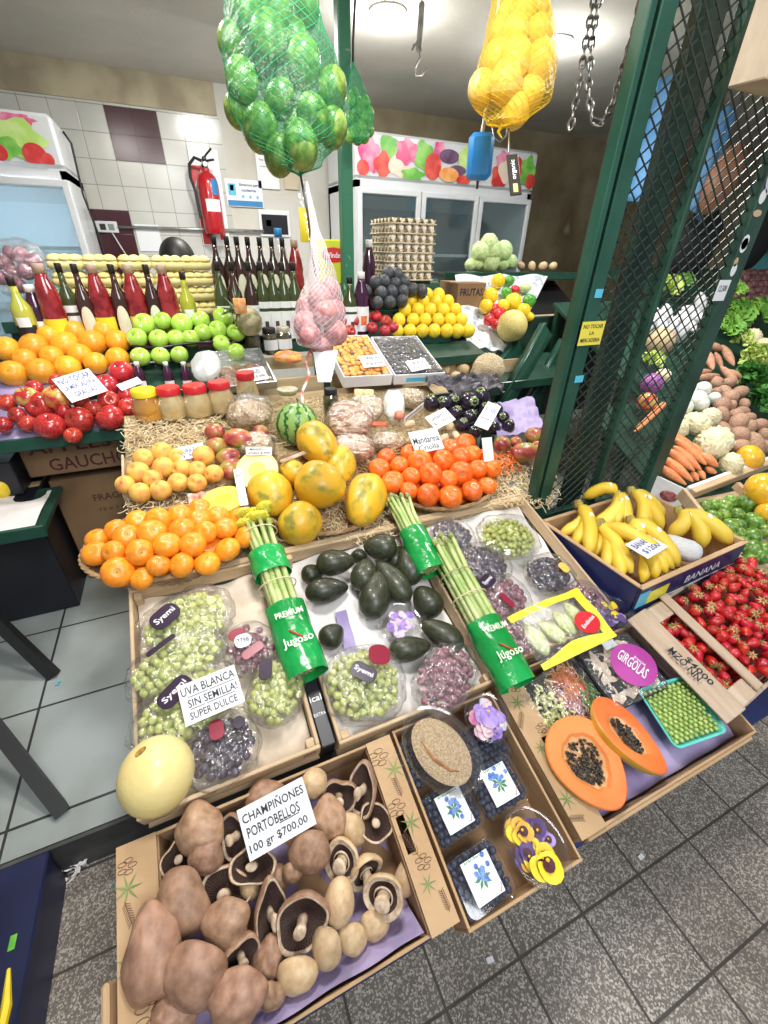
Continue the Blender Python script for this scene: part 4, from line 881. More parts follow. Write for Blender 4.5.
def black_tray(tl, tr, bl, hh, label, cat='tray'):
    M, w, l = tray_quad(tl, tr, bl, hh); o = root('black_tray', label, cat, M)
    part('tray', loftrr([(w*.86, l*.86, .012, -.026), (w*.96, l*.96, .016, -.003), (w*1.04, l*1.03, .02, .0), (w*1.04, l*1.03, .02, -.003)]), BTR, o)
    part('cling_film', MB().grid(lambda u, v: ((u-.5)*w, (v-.5)*l, .006+.010*math.sin(u*3.14)*math.sin(v*3.14)+.0015*math.sin(u*21+v*9)), 24, 24), CLEARW, o)
    return M, w, l, o
M, w, l, o = black_tray((577, 652), (628, 632), (614, 712), .012, 'black tray of pale oyster mushrooms under film with a round purple label')
PURL = mat('magenta_label', (.40, .05, .30), (.48, .08, .36), scale=5, rough=.35)
lb = part('round_label', MB().lathe([(0, .0206), (1, .0170)], 30, T(w*.16, -l*.02, 0) @ Sc(w*.35, l*.36, 1), cap=False), PURL, o, label='round purple label', smooth=False)
letter('GIRGOLAS', PAPER, lb, T(w*.13, -l*.01, .0216) @ Rz(-1.15), l*.50, w*.19); letter('frescas', PAPER, lb, T(w*.27, -l*.01, .0212) @ Rz(-1.15), l*.2, w*.05)
part('bar_code', MB().box((w*.05, l*.41, .010), (w*.22, l*.13, .001)), PAPER, o, smooth=False)
OYS = mat('oyster_mushroom', (.62, .46, .34), (.80, .68, .56), scale=8, rough=.6, bump=.3, var=.05)
def oyster(): 
    return MB().grid(lambda u, v: (math.cos((u-.5)*3.6)*v*(1+.12*math.sin(u*17)), math.sin((u-.5)*3.6)*v*(1+.1*math.sin(u*13)), .35*v*v+.1*math.sin(u*21)*v), 22, 6).tube([(0, 0, 0), (-.5, .05, -.15), (-.9, 0, -.3)], [.16, .14, .1], 8)
oy_me = oyster().mesh('oyster_mushroom', OYS); rnd = random.Random(5)
for i in range(16):
    ob('oyster_mushroom', oy_me, M @ T(((i % 4)-1.5)*w*.2+rnd.uniform(-.006, .006), ((i//4)-1.5)*l*.2, -.006) @ Rz(rnd.uniform(0, 6.28)) @ Ry(rnd.uniform(-.4, .4)) @ Sc(.024, .024, .014), None, 'pale oyster mushroom under film in the black tray with the purple label', 'oyster mushroom', 'oyster mushrooms in the black tray')
M, w, l, o = black_tray((517, 690), (573, 655), (556, 752), -.004, 'black tray of chopped salad vegetables beside the cut papayas')
VEG = {'orange': mat('grated_carrot', (.90, .28, .08), (.95, .40, .15), scale=9, rough=.5), 'yell': mat('sliced_squash', (.66, .70, .25), (.80, .80, .42), scale=9, rough=.5), 'green': mat('chopped_green', (.10, .26, .05), (.2, .4, .1), scale=9, rough=.5), 'pinkc': mat('shredded_pink_cabbage', (.75, .42, .5), (.85, .62, .66), scale=9, rough=.5)}
for nm, key, x0, x1, y0, y1, n, rr, ln, lbv, cat in (('grated_carrot', 'orange', .05, .34, -.05, .42, 260, .0011, .03, 'bright orange grated carrot heaped in the chopped vegetable tray', 'grated carrot'), ('sliced_squash', 'yell', -.44, -.02, -.42, .40, 90, .0042, .022, 'pale yellow squash strips on the left of the chopped vegetable tray', 'squash strips'),
    ('chopped_herbs', 'green', .15, .44, -.40, .1, 80, .003, .02, 'dark green chopped leaves at the right of the chopped vegetable tray', 'chopped leaves'), ('shredded_cabbage', 'pinkc', -.05, .16, -.40, .2, 120, .0016, .025, 'pink shredded cabbage strip in the chopped vegetable tray', 'shredded cabbage')):
    b = MB(); 
    for i in range(n):
        x = rnd.uniform(x0, x1)*w; y = rnd.uniform(y0, y1)*l; a = rnd.uniform(0, 6.28); z = rnd.uniform(-.018, .006)
        b.tube([(x, y, z), (x+math.cos(a)*ln*.5, y+math.sin(a)*ln*.5, z+.003), (x+math.cos(a+.5)*ln, y+math.sin(a+.5)*ln, z-.002)], rr, 4)
    ob(nm, b.mesh(nm, VEG[key]), M, None, lbv, cat, None, 'stuff')
CATS['cherry_tomato'] = 'tomato'
tom = mat('tomato_red', (.7, .02, .015), rough=.2, coat=.4)
ob('cherry_tomato', MB().ball(None, 14, 10).mesh('cherry_tomato', tom), M @ T(w*.30, 0, .0) @ Sc(.011), None, 'small red tomato half in the chopped vegetable tray', 'tomato')
# ================================================================= SECOND TIER: grapes, avocados, asparagus, melon
GRG = mat('green_grape', (.40, .46, .09), (.60, .62, .24), scale=1.5, rough=.3, coat=.2, var=.10, sss=.05)
GRR = mat('red_grape', (.16, .04, .07), (.34, .14, .18), scale=1.5, rough=.4, var=.14)
GRD = mat('dark_grape', (.03, .018, .035), (.09, .06, .10), scale=1.5, rough=.35, var=.12)
grape_me = {k: MB().ball(lambda v: Vector((v.x, v.y, v.z*s)), 10, 8).mesh('grape', m) for k, m, s in (('g', GRG, 1.18), ('r', GRR, 1.05), ('d', GRD, 1.1))}
GSTEM = mat('grape_stem', (.22, .28, .08), rough=.6)
LABK = mat('black_film_label', (.03, .015, .04), rough=.3); LABR = mat('maroon_film_label', (.25, .015, .04), rough=.3)
BLOBS = {}
def blob_film(M, a, c, d, seed, m=None, nm='plastic_film', parent=None, tail=0):
    """wrinkled closed bag shell"""
    def f(v):
        n_ = noise.noise(v*2.2+Vector((seed*3.1, 0, 0)))*.10+noise.noise(v*6+Vector((seed, 5, 0)))*.07
        q = 1+n_; return Vector((abs(v.x)**.8*math.copysign(1, v.x)*a*q, abs(v.y)**.8*math.copysign(1, v.y)*c*q, v.z*d*q))
    return MB().ball(f, 44, 26)
def bunch(kind, M, a, c, d, n, r, label, group, seed):
    """a bunch of grapes: individual berries spread over a flattened heap"""
    o = root('grape_bunch', label, 'grapes', M, group); rnd = random.Random(seed); P = []
    tries = 0
    while len(P) < n and tries < n*60:
        tries += 1; x, y = rnd.uniform(-1, 1), rnd.uniform(-1, 1)
        if x*x+y*y > 1: continue
        z = math.sqrt(max(0, 1-x*x-y*y))*rnd.uniform(.55, 1)*d; p = Vector((x*a, y*c, z))
        if all((p-q).length > r*1.55 for q in P): P.append(p)
    for p in P[:96]: ob('grape', grape_me[kind], T(p) @ rrot() @ Sc(r*rnd.uniform(.88, 1.08)), o)
    ob('grape_stem', MB().tube([(-a*.7, 0, d*.3), (0, c*.1, d*.5), (a*.8, -c*.2, d*.3)], .002, 5).mesh('grape_stem', GSTEM), None, o)
    for k in range(5): pass
    ob('grape_core', MB().ball(lambda v: Vector((v.x*a*.8, v.y*c*.8, max(-.1, v.z)*d*.72)), 14, 8).mesh('grape_core', {'g': GRG, 'r': GRR, 'd': GRD}[kind]), None, o)
    return o
def grape_bag(kind, x, y, w, h, rot, hh, label, seed, n=60, r=.0108, labs=(), d=.030, sh=1.12, bl=None, fm=None):
    p = pt(x, y, hh); a = px2m(p, w)/2; 
    q = pt(x, y+h/2, hh); q2 = pt(x, y-h/2, hh); c = (q2-q).length/2
    M = slope(p) @ Rz(rot); o = root('grape_bag', label, 'bag of grapes', M)
    ob('plastic_film', blob_film(None, a*sh, c*sh, d*1.25, seed).mesh('plastic_film', fm or CLEARW), None, o)
    b = MB()
    for k in range(9): an = k*.7; b.tube([(a*sh*.95, 0, 0), (a*sh*1.12, .01*math.sin(an), .012*math.cos(an)), (a*sh*1.28, .022*math.sin(an), .015*math.cos(an))], [.006, .003, .001], 5)
    for (lx, ly, lw, lh, lr, m, tx) in labs:
        zz = d*1.32*math.sqrt(max(.05, 1-(lx*.8)**2-(ly*.8)**2))+.008
        ax = -lx*.5*d/a; ay = ly*.5*d/c
        L_ = part('film_label', loftrr([(lw*2*a, lh*2*c, min(lw*a, lh*c)*.8, 0), (lw*2*a*.97, lh*2*c*.97, min(lw*a, lh*c)*.78, .0008)], capt=True), m, o, smooth=False, M=T(lx*a, ly*c, zz) @ Rz(lr) @ Ry(-ax) @ Rx(-ay))
        if tx: letter(tx, INK if m in (PAPER,) else PAPER, L_, T(0, 0, .0014), lw*1.5*a, lh*.8*c)
    bunch(kind, M @ T(0, 0, -d*.35), a*.92, c*.92, d*1.15, n, r, bl or label.replace('bag of', 'bunch of').replace('clear ', '')+' inside its film', 'bagged grapes', seed)
    return o, M, a, c
grape_bag('g', 187, 622, 82, 56, .35, .028, 'clear bag of green grapes at the back left of the pine crate', 1, 70, labs=((-.35, .25, .34, .34, .25, LABK, 'Syemi'),))
grape_bag('g', 178, 661, 88, 46, .30, .032, 'clear bag of green grapes second from the back on the left', 2, 70, labs=((-.15, .65, .34, .12, .2, LABK, None),))
grape_bag('g', 186, 707, 96, 60, .40, .036, 'clear bag of green grapes lying right under the UVA BLANCA card', 3, 84, labs=((-.02, .40, .36, .34, .25, LABK, 'Syemi'),))
grape_bag('r', 250, 648, 46, 48, .1, .016, 'mostly empty clear bag with dark red label right of the upper green grapes', 4, 16, d=.018, labs=((-.35, .55, .35, .24, .1, LABR, None), (-.2, .18, .34, .28, -.1, PAPER, '7798'), (.05, -.35, .5, .18, .3, LABR, None)))
grape_bag('g', 276, 690, 50, 62, -.55, .030, 'clear bag of green grapes at the right side of the pine crate', 5, 50, labs=((-.55, .38, .26, .36, .3, LABK, None), (.35, .75, .22, .2, .9, LABK, 'Syemi')))
grape_bag('d', 222, 748, 62, 62, .3, .026, 'crinkled clear bag of dark red grapes at the front of the pine crate', 6, 46, labs=((.10, .45, .22, .35, -.3, LABR, None), (.75, .25, .2, .2, .6, LABK, None)), d=.026, sh=1.2)
o, M, a, c = grape_bag('g', 364, 683, 74, 70, -.25, .026, 'clear bag of green grapes at the front of the avocado crate', 7, 84, labs=((-.05, .12, .36, .24, -.55, LABK, 'Syemi'), (.45, .62, .30, .32, -.1, LABR, None)))
grape_bag('r', 446, 676, 74, 48, .55, .022, 'bag of red grapes at the front right of the avocado crate', 8, 80, r=.011)
card([(170, 690), (228, 667), (186, 727)], [('UVA BLANCA', .5, .80, .92, .22), ('SIN SEMILLA!', .53, .48, .84, .20), ('SUPER DULCE', .5, .18, .80, .18)],
     'white card reading UVA BLANCA lying on the green grapes', h=(.092, .108), under=[(.3, .64, .35), (.72, .64, .45), (.25, .34, .25), (.65, .34, .5)])
# melon
MEL = mat('honeydew_skin', (.78, .62, .24), (.84, .70, .34), scale=3, rough=.4, bump=.08, bscale=50, coat=.1)
p = pt(157, 775, .045); r_ = px2m(p, 70)/2; o = root('yellow_melon', 'round pale yellow melon with a small sticker in the front left corner of the crate', 'melon', T(p))
part('rind', MB().ball(lambda v: Vector((v.x, v.y*1.05, v.z))*r_, 36, 24), MEL, o)
part('sticker', MB().lathe([(0, r_*1.012), (r_*.16, r_*1.0), (r_*.17, r_*.985)], 16, zframe(Vector((0, 0, 0)), (NRM*.4-CF*.15+CU*.75-CR*.35)) @ Sc(1, .7, 1), cap=False), mat('melon_sticker', (.12, .05, .02), (.5, .3, .05), scale=90, rough=.4), o, smooth=False)
# avocados
AVO = mat('avocado_skin', (.018, .022, .011), (.055, .060, .03), scale=5, rough=.38, bump=.45, bscale=38, coat=.15, var=.15, lo=.35, hi=.75)
def pear(v): 
    t = (v.z+1)/2; k = .62+.38*min(1, t*1.3)**.8; q_ = (1-v.z*v.z)**.08 if abs(v.z) < 1 else 1; return Vector((v.x*k*1.12, v.y*k*1.12, v.z))
avo_me = MB().ball(pear, 22, 18).mesh('avocado', AVO)
def AC(u, v): return (300+u/3, 400+v/3)
AV = [((190, 438), (290, 445), 84, .03, 'avocado at the back centre of its crate'), ((165, 482), (48, 492), 78, .03, 'avocado at the back left lying crosswise'),
 ((145, 560), (15, 582), 78, .012, 'avocado on the left edge, narrow end pointing right'), ((70, 510), (5, 535), 62, -.005, 'avocado mostly hidden in the left corner'),
 ((205, 478), (180, 570), 78, .02, 'short avocado between the two crosswise ones and the centre'), ((240, 512), (212, 655), 94, .02, 'long avocado in the middle standing over the white tissue'),
 ((232, 485), (325, 605), 78, .025, 'slender avocado slanting right in the centre of its crate'), ((318, 440), (338, 552), 80, .02, 'avocado beside the second asparagus bundle'),
 ((352, 562), (412, 648), 88, .02, 'rounded avocado just above the cup of violas on the right'), ((362, 665), (490, 742), 78, .02, 'avocado pointing toward the big asparagus bundle'),
 ((125, 680), (66, 735), 74, .005, 'lone avocado on the left beside the first asparagus wrapper'), ((392, 735), (265, 757), 74, .01, 'avocado lying crosswise behind the bag of green grapes'),
 ((300, 440), (282, 505), 50, .0, 'avocado deep between others at the back right'), ((180, 455), (175, 480), 50, .0, 'small visible end of an avocado in the back row')]
for i, (e1, e2, w, h_, lb) in enumerate(AV):
    M, c_, r = place2(*AC(*e1), *AC(*e2), w/3, h_); put_ = ob('avocado', avo_me, M, None, 'dark green '+lb, 'avocado', 'avocados in the pine crate')
# asparagus
ASP = mat('asparagus_spear', (.30, .42, .12), (.52, .58, .26), scale=5, rough=.45, stretch=(3, 3, .6), bump=.1, var=.06); AST = mat('asparagus_tip', (.22, .30, .10), (.42, .42, .18), scale=60, rough=.6, bump=.6)
ASY = mat('asparagus_flower_tip', (.66, .60, .03), (.82, .74, .08), scale=60, rough=.6, bump=.6)
WRG = mat('green_wrapper', (.004, .25, .045), (.01, .34, .075), scale=5, rough=.25, bump=.5, bscale=16, coat=.3); WRL = mat('wrapper_print', (.75, .85, .65), rough=.4); WRR = mat('wrapper_red', (.6, .05, .03), rough=.4)
RUB = mat('rubber_band', (.65, .55, .35), rough=.6)
def asparagus(x1, y1, x2, y2, w, hh, h2, label, secs, tipm, words=True, seed=1):
    a, b_ = pt(x1, y1, hh), pt(x2, y2, h2); L_ = (b_-a).length; c = (a+b_)/2; R = px2m(c, w)/2; M = frame(a, (b_-a), NRM.cross(b_-a)); o = root('asparagus_bundle', label, 'asparagus', M)
    rnd = random.Random(seed)   # local X along from tips, Z off the slope
    if (M.to_3x3() @ Vector((0, 0, 1))).dot(NRM) < 0: M = M @ Rx(math.pi); o.matrix_basis = M
    for k in range(17):
        an = k*2.4; rr = R*.80*math.sqrt((k+.5)/17); y, z = math.cos(an)*rr, math.sin(an)*rr*.8; s0 = rnd.uniform(0, .10)*L_; fan = 1+.35
        b = MB().tube([(s0, y*1.30+rnd.uniform(-.004, .004), z*1.2), (L_*.28, y*1.05, z), (L_*.6, y, z), (L_*.97, y, z)], [R*.13, R*.17, R*.19, R*.2], 7)
        sp = ob('spear', b.mesh('spear', ASP), None, o)
        t_ = MB().lathe([(0, 0), (.5, .12), (.95, .45), (1.15, .75), (1.0, 1.0)], 7, zframe(Vector((s0-R*.38, y*1.32, z*1.2)), (1, 0, 0)) @ Sc(R*.17*(3.3 if tipm is ASY else 1), R*.17*(3.3 if tipm is ASY else 1), R*.55))
        ob('tip', t_.mesh('tip', tipm), None, sp)
    for (s, e, kind) in secs:
        if kind == 'wrap':
            def f(u, v, s=s, e=e): 
                an = 6.2832*u; q = 1.10+.04*math.sin(an*5+v*9); return ((s+(e-s)*v)*L_, math.cos(an)*R*q, math.sin(an)*R*.82*q)
            wp = part('green_wrapper', MB().grid(f, 28, 8), WRG, o)
            if words and e-s > .25:
                mid = (s+e)/2*L_; 
                letter('PREMIUM', WRL, wp, T((s+.08)*L_, 0, R*.98) @ Rz(math.pi/2), R*1.5, R*.35)
                letter('Jugoso', WRL, wp, T((s+(e-s)*.62)*L_, 0, R*.99) @ Rz(math.pi/2), R*1.6, R*.6)
                ob('printed_spear', MB().tube([(mid-R*.2, -R*.3, R*.98), (mid+R*.1, 0, R*1.0), (mid+R*.4, R*.3, R*.98)], R*.05, 5).mesh('printed_spear', WRR), None, wp)
        else:
            part('rubber_band', MB().tube([(s*L_, math.cos(j*.4)*R*1.12, math.sin(j*.4)*R*.92) for j in range(16)], R*.045, 5, closed=True), RUB, o)
asparagus(252, 512, 308, 676, 34, .07, .055, 'asparagus bundle with yellow tips leaning over the left pine crate', [(.30, .45, 'wrap'), (.17, 0, 'band'), (.52, 0, 'band'), (.64, 1.0, 'wrap')], ASY, seed=1)
asparagus(396, 498, 432, 572, 26, .07, .055, 'short asparagus bundle in green wrapper at the back of the avocado crate', [(.48, 1.0, 'wrap')], AST, words=False, seed=2)
asparagus(436, 538, 518, 686, 34, .07, .05, 'long asparagus bundle with green wrapper between avocados and dark grapes', [(.30, .60, 'wrap2'), (.30, 0, 'band'), (.46, 0, 'band'), (.62, 1.0, 'wrap')], AST, seed=3)
# third crate
FROST = film('tub_plastic', gl=.22, bscale=14, bump=.4, rough=.12)
grape_bag('g', 508, 536, 58, 36, -.1, .03, 'clear tub of small green grapes at the back of the third crate', 11, 90, r=.009, fm=FROST)
grape_bag('d', 453, 536, 40, 30, .1, .02, 'bag of nearly black grapes at the back left of the third crate', 12, 40, d=.024)
grape_bag('d', 482, 566, 54, 38, .2, .026, 'bag of very dark grapes behind the red ones in the third crate', 13, 56, r=.011)
grape_bag('r', 502, 597, 52, 40, .1, .026, 'bag of red grapes beside the long asparagus in the third crate', 14, 50, r=.011, labs=((-.4, .7, .32, .28, .3, LABK, 'Syemi'), (-.3, -.4, .12, .35, .3, LABR, None)))
grape_bag('r', 512, 638, 38, 38, .1, .018, 'bag of red grapes left of the endive bag', 15, 36, r=.011)
grape_bag('d', 549, 573, 46, 30, .1, .024, 'bag of dark purple grapes just left of the banana box', 16, 46, labs=((.3, -.3, .2, .3, .2, mat('amber_label', (.8, .5, .1), rough=.4), None),))
grape_bag('r', 588, 601, 36, 34, .4, .016, 'bag of purple grapes under the front of the banana box', 17, 30)
# endives
END = mat('endive_leaf', (.62, .72, .22), (.84, .86, .62), scale=2.4, rough=.4, stretch=(1, 1, .5), lo=.35, hi=.65)
def endive(v): 
    k = (1-max(0, v.z)**2*.55); return Vector((v.x*k*(1+.10*math.sin(3*math.atan2(v.y, v.x))), v.y*k*(1+.1*math.cos(4*math.atan2(v.y, v.x))), v.z))
end_me = MB().ball(endive, 20, 16).mesh('endive', END)
for (x1, y1, x2, y2, w, lb) in ((548, 655, 524, 624, 18, 'left endive in the yellow edged bag'), (566, 642, 538, 622, 16, 'second endive from the left in the yellow edged bag'), (576, 634, 552, 612, 16, 'third endive in the yellow edged bag'), (584, 628, 564, 602, 14, 'right endive partly behind the bag label')):
    M, c_, r = place2(x1, y1, x2, y2, w, .035); ob('endive', end_me, M, None, 'pale green '+lb, 'endive', 'endives in the bag')
YB = mat('yellow_bag_print', (.88, .78, .03), (.92, .84, .08), scale=4, rough=.3, coat=.3)
M, w, l = tray_quad((508, 616), (578, 588), (542, 672), .055)
o = root('endive_bag', 'clear bag with yellow borders and red oval label holding endives', 'bag', M)
wav = lambda u, v: .010*math.sin(u*3.14)*math.sin(v*3.14)+.002*math.sin(u*17+v*11)
part('clear_window', MB().grid(lambda u, v: ((u-.5)*w, (v-.5)*l, wav(u, v)), 24, 24), CLEARW, o)
part('yellow_border', MB().grid(lambda u, v: ((u-.5)*w, (.38+.12*v+.03*math.sin(u*3.1)-.02)*l, .003+wav(u, .88+.12*v)), 24, 4), YB, o)
part('yellow_border', MB().grid(lambda u, v: ((u-.5)*w, (-.5+(.10+.12*math.sin(u*3)**2)*v)*l, .003+wav(u, .1*v)), 24, 4), YB, o)
part('yellow_border', MB().grid(lambda u, v: ((.38+.12*u)*w, (v-.5)*l, .0035+wav(.9, v)), 4, 24), YB, o)
rl = part('red_label', MB().lathe([(0, .0175), (1, .0145)], 28, T(w*.27, -l*.12, 0) @ Sc(w*.15, l*.20, 1), cap=False), REDM, o, smooth=False); letter('Endivias', PAPER, rl, T(w*.27, -l*.12, .0180) @ Rz(.3), w*.22, l*.07)
# ================================================================= BANANAS
BAN = mat('banana_peel', (.82, .56, .04), (.90, .66, .10), scale=2, rough=.45, bump=.05, var=.04, lo=.35, hi=.7); BANT = mat('banana_tip', (.10, .07, .03), rough=.7); BANS = mat('banana_stalk', (.45, .42, .08), (.25, .16, .05), scale=9, rough=.6)
bpt = lambda x, y, h=0: onz(x, y, .69+h)
M = frame(Vector((1.131, .58, .735)), (1, .055, 0), (-.055, 1, 0)); bx = root('banana_box', 'wide blue printed cardboard box of bananas in front of the gate', 'box', M); w = .568; l = .408; dp = .115; t = .007
part('base_panel', MB().box((w/2, l/2, -dp), (w, l, .006)), KRAFTD, bx)
for nm, c, d in (('front_wall', (w/2, -.004, -dp/2), (w, t, dp)), ('back_wall', (w/2, l, -dp/2), (w, t, dp)), ('side_wall', (0, l/2, -dp/2), (t, l-t, dp)), ('side_wall', (w, l/2, -dp/2), (t, l-t, dp))):
    part(nm, MB().box(c, d), BLUEB, bx)
part('inner_lining', MB().box((w/2, .004, -dp/2+.003), (w-.02, .004, dp)).box((w/2, l-.007, -dp/2+.003), (w-.02, .004, dp)).box((.007, l/2, -dp/2+.003), (.004, l-.02, dp)).box((w-.007, l/2, -dp/2+.003), (.004, l-.02, dp)), KRAFT, bx)
part('rim', MB().box((w/2, -.004, .002), (w+.01, .014, .004)).box((w/2, l, .002), (w+.01, .014, .004)).box((0, l/2, .002), (.014, l, .004)).box((w, l/2, .002), (.014, l, .004)), KRAFT, bx)
part('yellow_panel', MB().box((w*.17, -.0088, -.055), (.10, .0015, .05)), YB, bx); letter('BANANA', PAPER, bx, frame(Vector((w*.6, -.009, -.05)), (1, 0, 0), (0, 0, 1)), .2, .03)
part('cyan_swoosh', MB().box((w*.04, -.0088, -.05), (.05, .0015, .06)), LB, bx); part('white_line', MB().box((w*.62, -.0088, -.085), (.4, .0015, .003)), PAPER, bx)
ub = root('produce_box', 'second dark blue carton directly under the banana box', 'box', M @ T(.0, .012, -.125)); part('carton', MB().box((w/2, l/2, -.105), (w-.01, l-.02, .20), bev=.004), BLUEB, ub); part('white_stripe', MB().box((w/2, .009, -.05), (w*.8, .002, .006)), PAPER, ub)
def BC(u, v): return (512+u/2.954, 440+v/3.0)
def banana_bunch(stem, tips, label, r=.0255, hs=.055, ht=.0, bow=.035, seed=1, stk=True):
    s = bpt(*BC(*stem), hs); o = root('banana_bunch', label, 'bananas', T(s), 'banana bunches in the blue box'); k = len(tips)
    part('stalk', MB().tube([(0, .01, .014), (0, .0, 0), (0, -.01, -.01)], [.012, .019, .018], 8), BANS, o)
    for i, tp in enumerate(tips):
        e = bpt(*BC(*tp[:2]), ht+(tp[2] if len(tp) > 2 else 0)); d = e-s; side = d.cross(NRM).normalized(); path = []; rad = []
        lat = (tp[3] if len(tp) > 3 else 0)*.03
        for q in range(13):
            u = q/12; path.append(d*u+NRM*bow*math.sin(u*math.pi)**.9+side*lat*math.sin(u*math.pi)); rad.append(r*(.30+.70*min(1, max(0, (u-.08)/.16))**.8)*(1-.0*u) if u < .84 else r*(1-((u-.84)/.16)**1.5*.72))
        f = ob('banana', MB().tube(path, rad, 7).mesh('banana', BAN), None, o)
        ob('dark_tip', MB().tube([path[-1]-d.normalized()*.002, path[-1]+d.normalized()*.006], [r*.3, r*.24], 6).mesh('dark_tip', BANT), None, f)
        if stk and i % 2 == 0:
            c = path[5]; nn = (NRM*.9-CF*.4).normalized(); ob('sticker', MB().lathe([(0, 0), (.008, -.0006)], 12, zframe(c+nn*(r+.0012), nn) @ Sc(1, 1.3, 1), cap=False).mesh('sticker', STK, False), None, f)
banana_bunch((195, 192), [(140, 285, .01, -1.5), (180, 318, .015, -.9), (225, 345, .02, -.2)], 'banana bunch at the left end of the blue box', hs=.075, ht=.0)
banana_bunch((312, 165), [(212, 176, .03, .6), (235, 262, .02, -.9), (262, 262, .03, -.5), (300, 265, .03, 0), (338, 265, .03, .4)], 'banana bunch at the back left with one fruit lying across the rim', hs=.085, ht=.005)
banana_bunch((225, 232), [(232, 352, -.01, -1.2), (272, 392, -.005, -1.0), (322, 415, .0, -.5), (352, 400, .01, .2)], 'banana bunch low at the front left of the blue box', hs=.05, ht=.0)
banana_bunch((352, 152), [(380, 262, .02, -.3), (412, 258, .02, .1), (442, 268, .02, .4), (445, 235, .01, .9)], 'banana bunch at the back centre of the blue box', hs=.085, ht=.0)
banana_bunch((262, 250), [(385, 428, .0, -2.2), (425, 418, .02, -1.3), (455, 400, .03, -.5), (475, 385, .04, .2)], 'long banana bunch at the front of the blue box', hs=.08, ht=.0)
banana_bunch((350, 240), [(330, 335, .03, -.6), (440, 350, .03, -.2), (488, 380, .02, .1)], 'banana bunch partly under the small price ticket', hs=.085, ht=.0)
banana_bunch((492, 212), [(462, 288, .0, -.8), (562, 322, .0, -.2), (645, 312, .02, .5)], 'banana bunch at the right end beside the white bag roll', hs=.075, ht=.0, r=.029)
card([(632, 541), (652, 530), (648, 559)], [('BANANA', .5, .72, .8, .3), ('$1200', .5, .3, .7, .3)], 'small white ticket lying on the bananas left of the rolled bag', h=(.10, .105), ink=INKB, pf=bpt)
M, c_, r = place2(660, 541, 702, 556, 22, .045, pf=bpt)
ob('rolled_bag', MB().ball(lambda v: Vector((v.x*(1+.12*noise.noise(v*3)), v.y*(1+.15*noise.noise(v*4)), math.copysign(abs(v.z)**.5, v.z))), 24, 18).mesh('rolled_bag', mat('white_plastic_bag', (.80, .80, .83), (.9, .9, .92), scale=9, rough=.35, bump=.6)), M, None, 'rolled up white plastic bag at the right end of the banana box', 'plastic bag')
# ================================================================= STRAWBERRIES
STW = mat('strawberry_red', (.42, .005, .008), (.62, .02, .015), scale=2, rough=.28, coat=.4, var=.10, bump=.5, bscale=22); CAL = mat('strawberry_leaf', (.22, .35, .08), (.5, .5, .2), scale=3, rough=.6)
def berry(v): 
    t = (1-v.z)/2; return Vector((v.x*(1-.55*t**1.5)*1.0, v.y*(1-.55*t**1.5), v.z*1.15))
sp_ = bpy.data.objects.new('strawberry', MB().ball(berry, 14, 10).mesh('strawberry', STW)); COL.objects.link(sp_)
b = MB()
for k in range(7): a = k*.9; b.add([(0, 0, 1.12), (math.cos(a-.28)*.45, math.sin(a-.28)*.45, 1.12), (math.cos(a)*.95, math.sin(a)*.95, 1.0), (math.cos(a+.28)*.45, math.sin(a+.28)*.45, 1.12)], [(0, 1, 2, 3)])
b.tube([(0, 0, 1.1), (.05, 0, 1.5)], .06, 5); ob('calyx', b.mesh('calyx', CAL), None, sp_); kids_of(sp_); CATS['strawberry'] = 'strawberry'
SX0, SX1, SV0, SV1 = 1.02, 1.78, .30, .598
# slanted frame of the strawberry crate, from its own corners
s_tl = pt(640, 612, .045); s_tr = pt(745, 548, .045); s_fl = pt(728, 698, .045)
sx = (s_tr-s_tl).normalized(); sy_ = (s_fl-s_tl); Ls = sy_.length+.04; Ws = .62
M = frame(s_tl, sx, -(sy_)); 
if (M.to_3x3() @ Vector((0, 0, 1))).dot(NRM) < 0: M = M
sc_ = root('strawberry_crate', 'weathered pine crate of strawberries at the right edge with a marker price', 'crate', M)
OLDW = mat('weathered_pine', (.46, .33, .22), (.66, .52, .40), scale=3, rough=.8, stretch=(14, 1.5, 14), bump=.3, bscale=20, lo=.3, hi=.75)
dps = .10
part('base_panel', MB().box((Ws/2, -Ls/2, -dps), (Ws, Ls, .008)), OLDW, sc_)
part('back_board', MB().box((Ws/2, -.005, -.035), (Ws, .01, .06), bev=.002), OLDW, sc_); part('front_board', MB().box((Ws/2, -Ls+.005, -.04), (Ws, .01, .07), bev=.002), OLDW, sc_)
part('side_board', MB().box((.004, -Ls/2, -.05), (.01, Ls, .09), bev=.002), OLDW, sc_, label='side board')
part('handle_slat', MB().box((-.02, -Ls/2, .006), (.075, Ls*1.0, .008), T(0, 0, 0) @ Ry(-.25), bev=.002), OLDW, sc_)
part('handle_slat', MB().box((.115, -Ls/2+.01, .012), (.036, Ls*.98, .008), bev=.002), OLDW, sc_)
for yy in (-.03, -Ls+.03): part('end_block', MB().box((.045, yy, -.0), (.11, .05, .012), bev=.002), OLDW, sc_)
t0 = letter('MZO NN', INK, sc_, T(-.035, -Ls*.52, .0155) @ Ry(-.25) @ Rz(-math.pi/2), .10, .022); letter('$4000', INK, sc_, T(-.008, -Ls*.62, .0095) @ Ry(-.25) @ Rz(-math.pi/2), .085, .02)
part('red_paper', MB().grid(lambda u, v: (.02+u*(Ws-.04), -.02-v*(Ls-.04), -.045+.008*math.sin(u*20)), 20, 10), mat('berry_stained_paper', (.12, .01, .01), (.25, .03, .03), scale=6, rough=.7), sc_)
rnd = random.Random(11); P = []
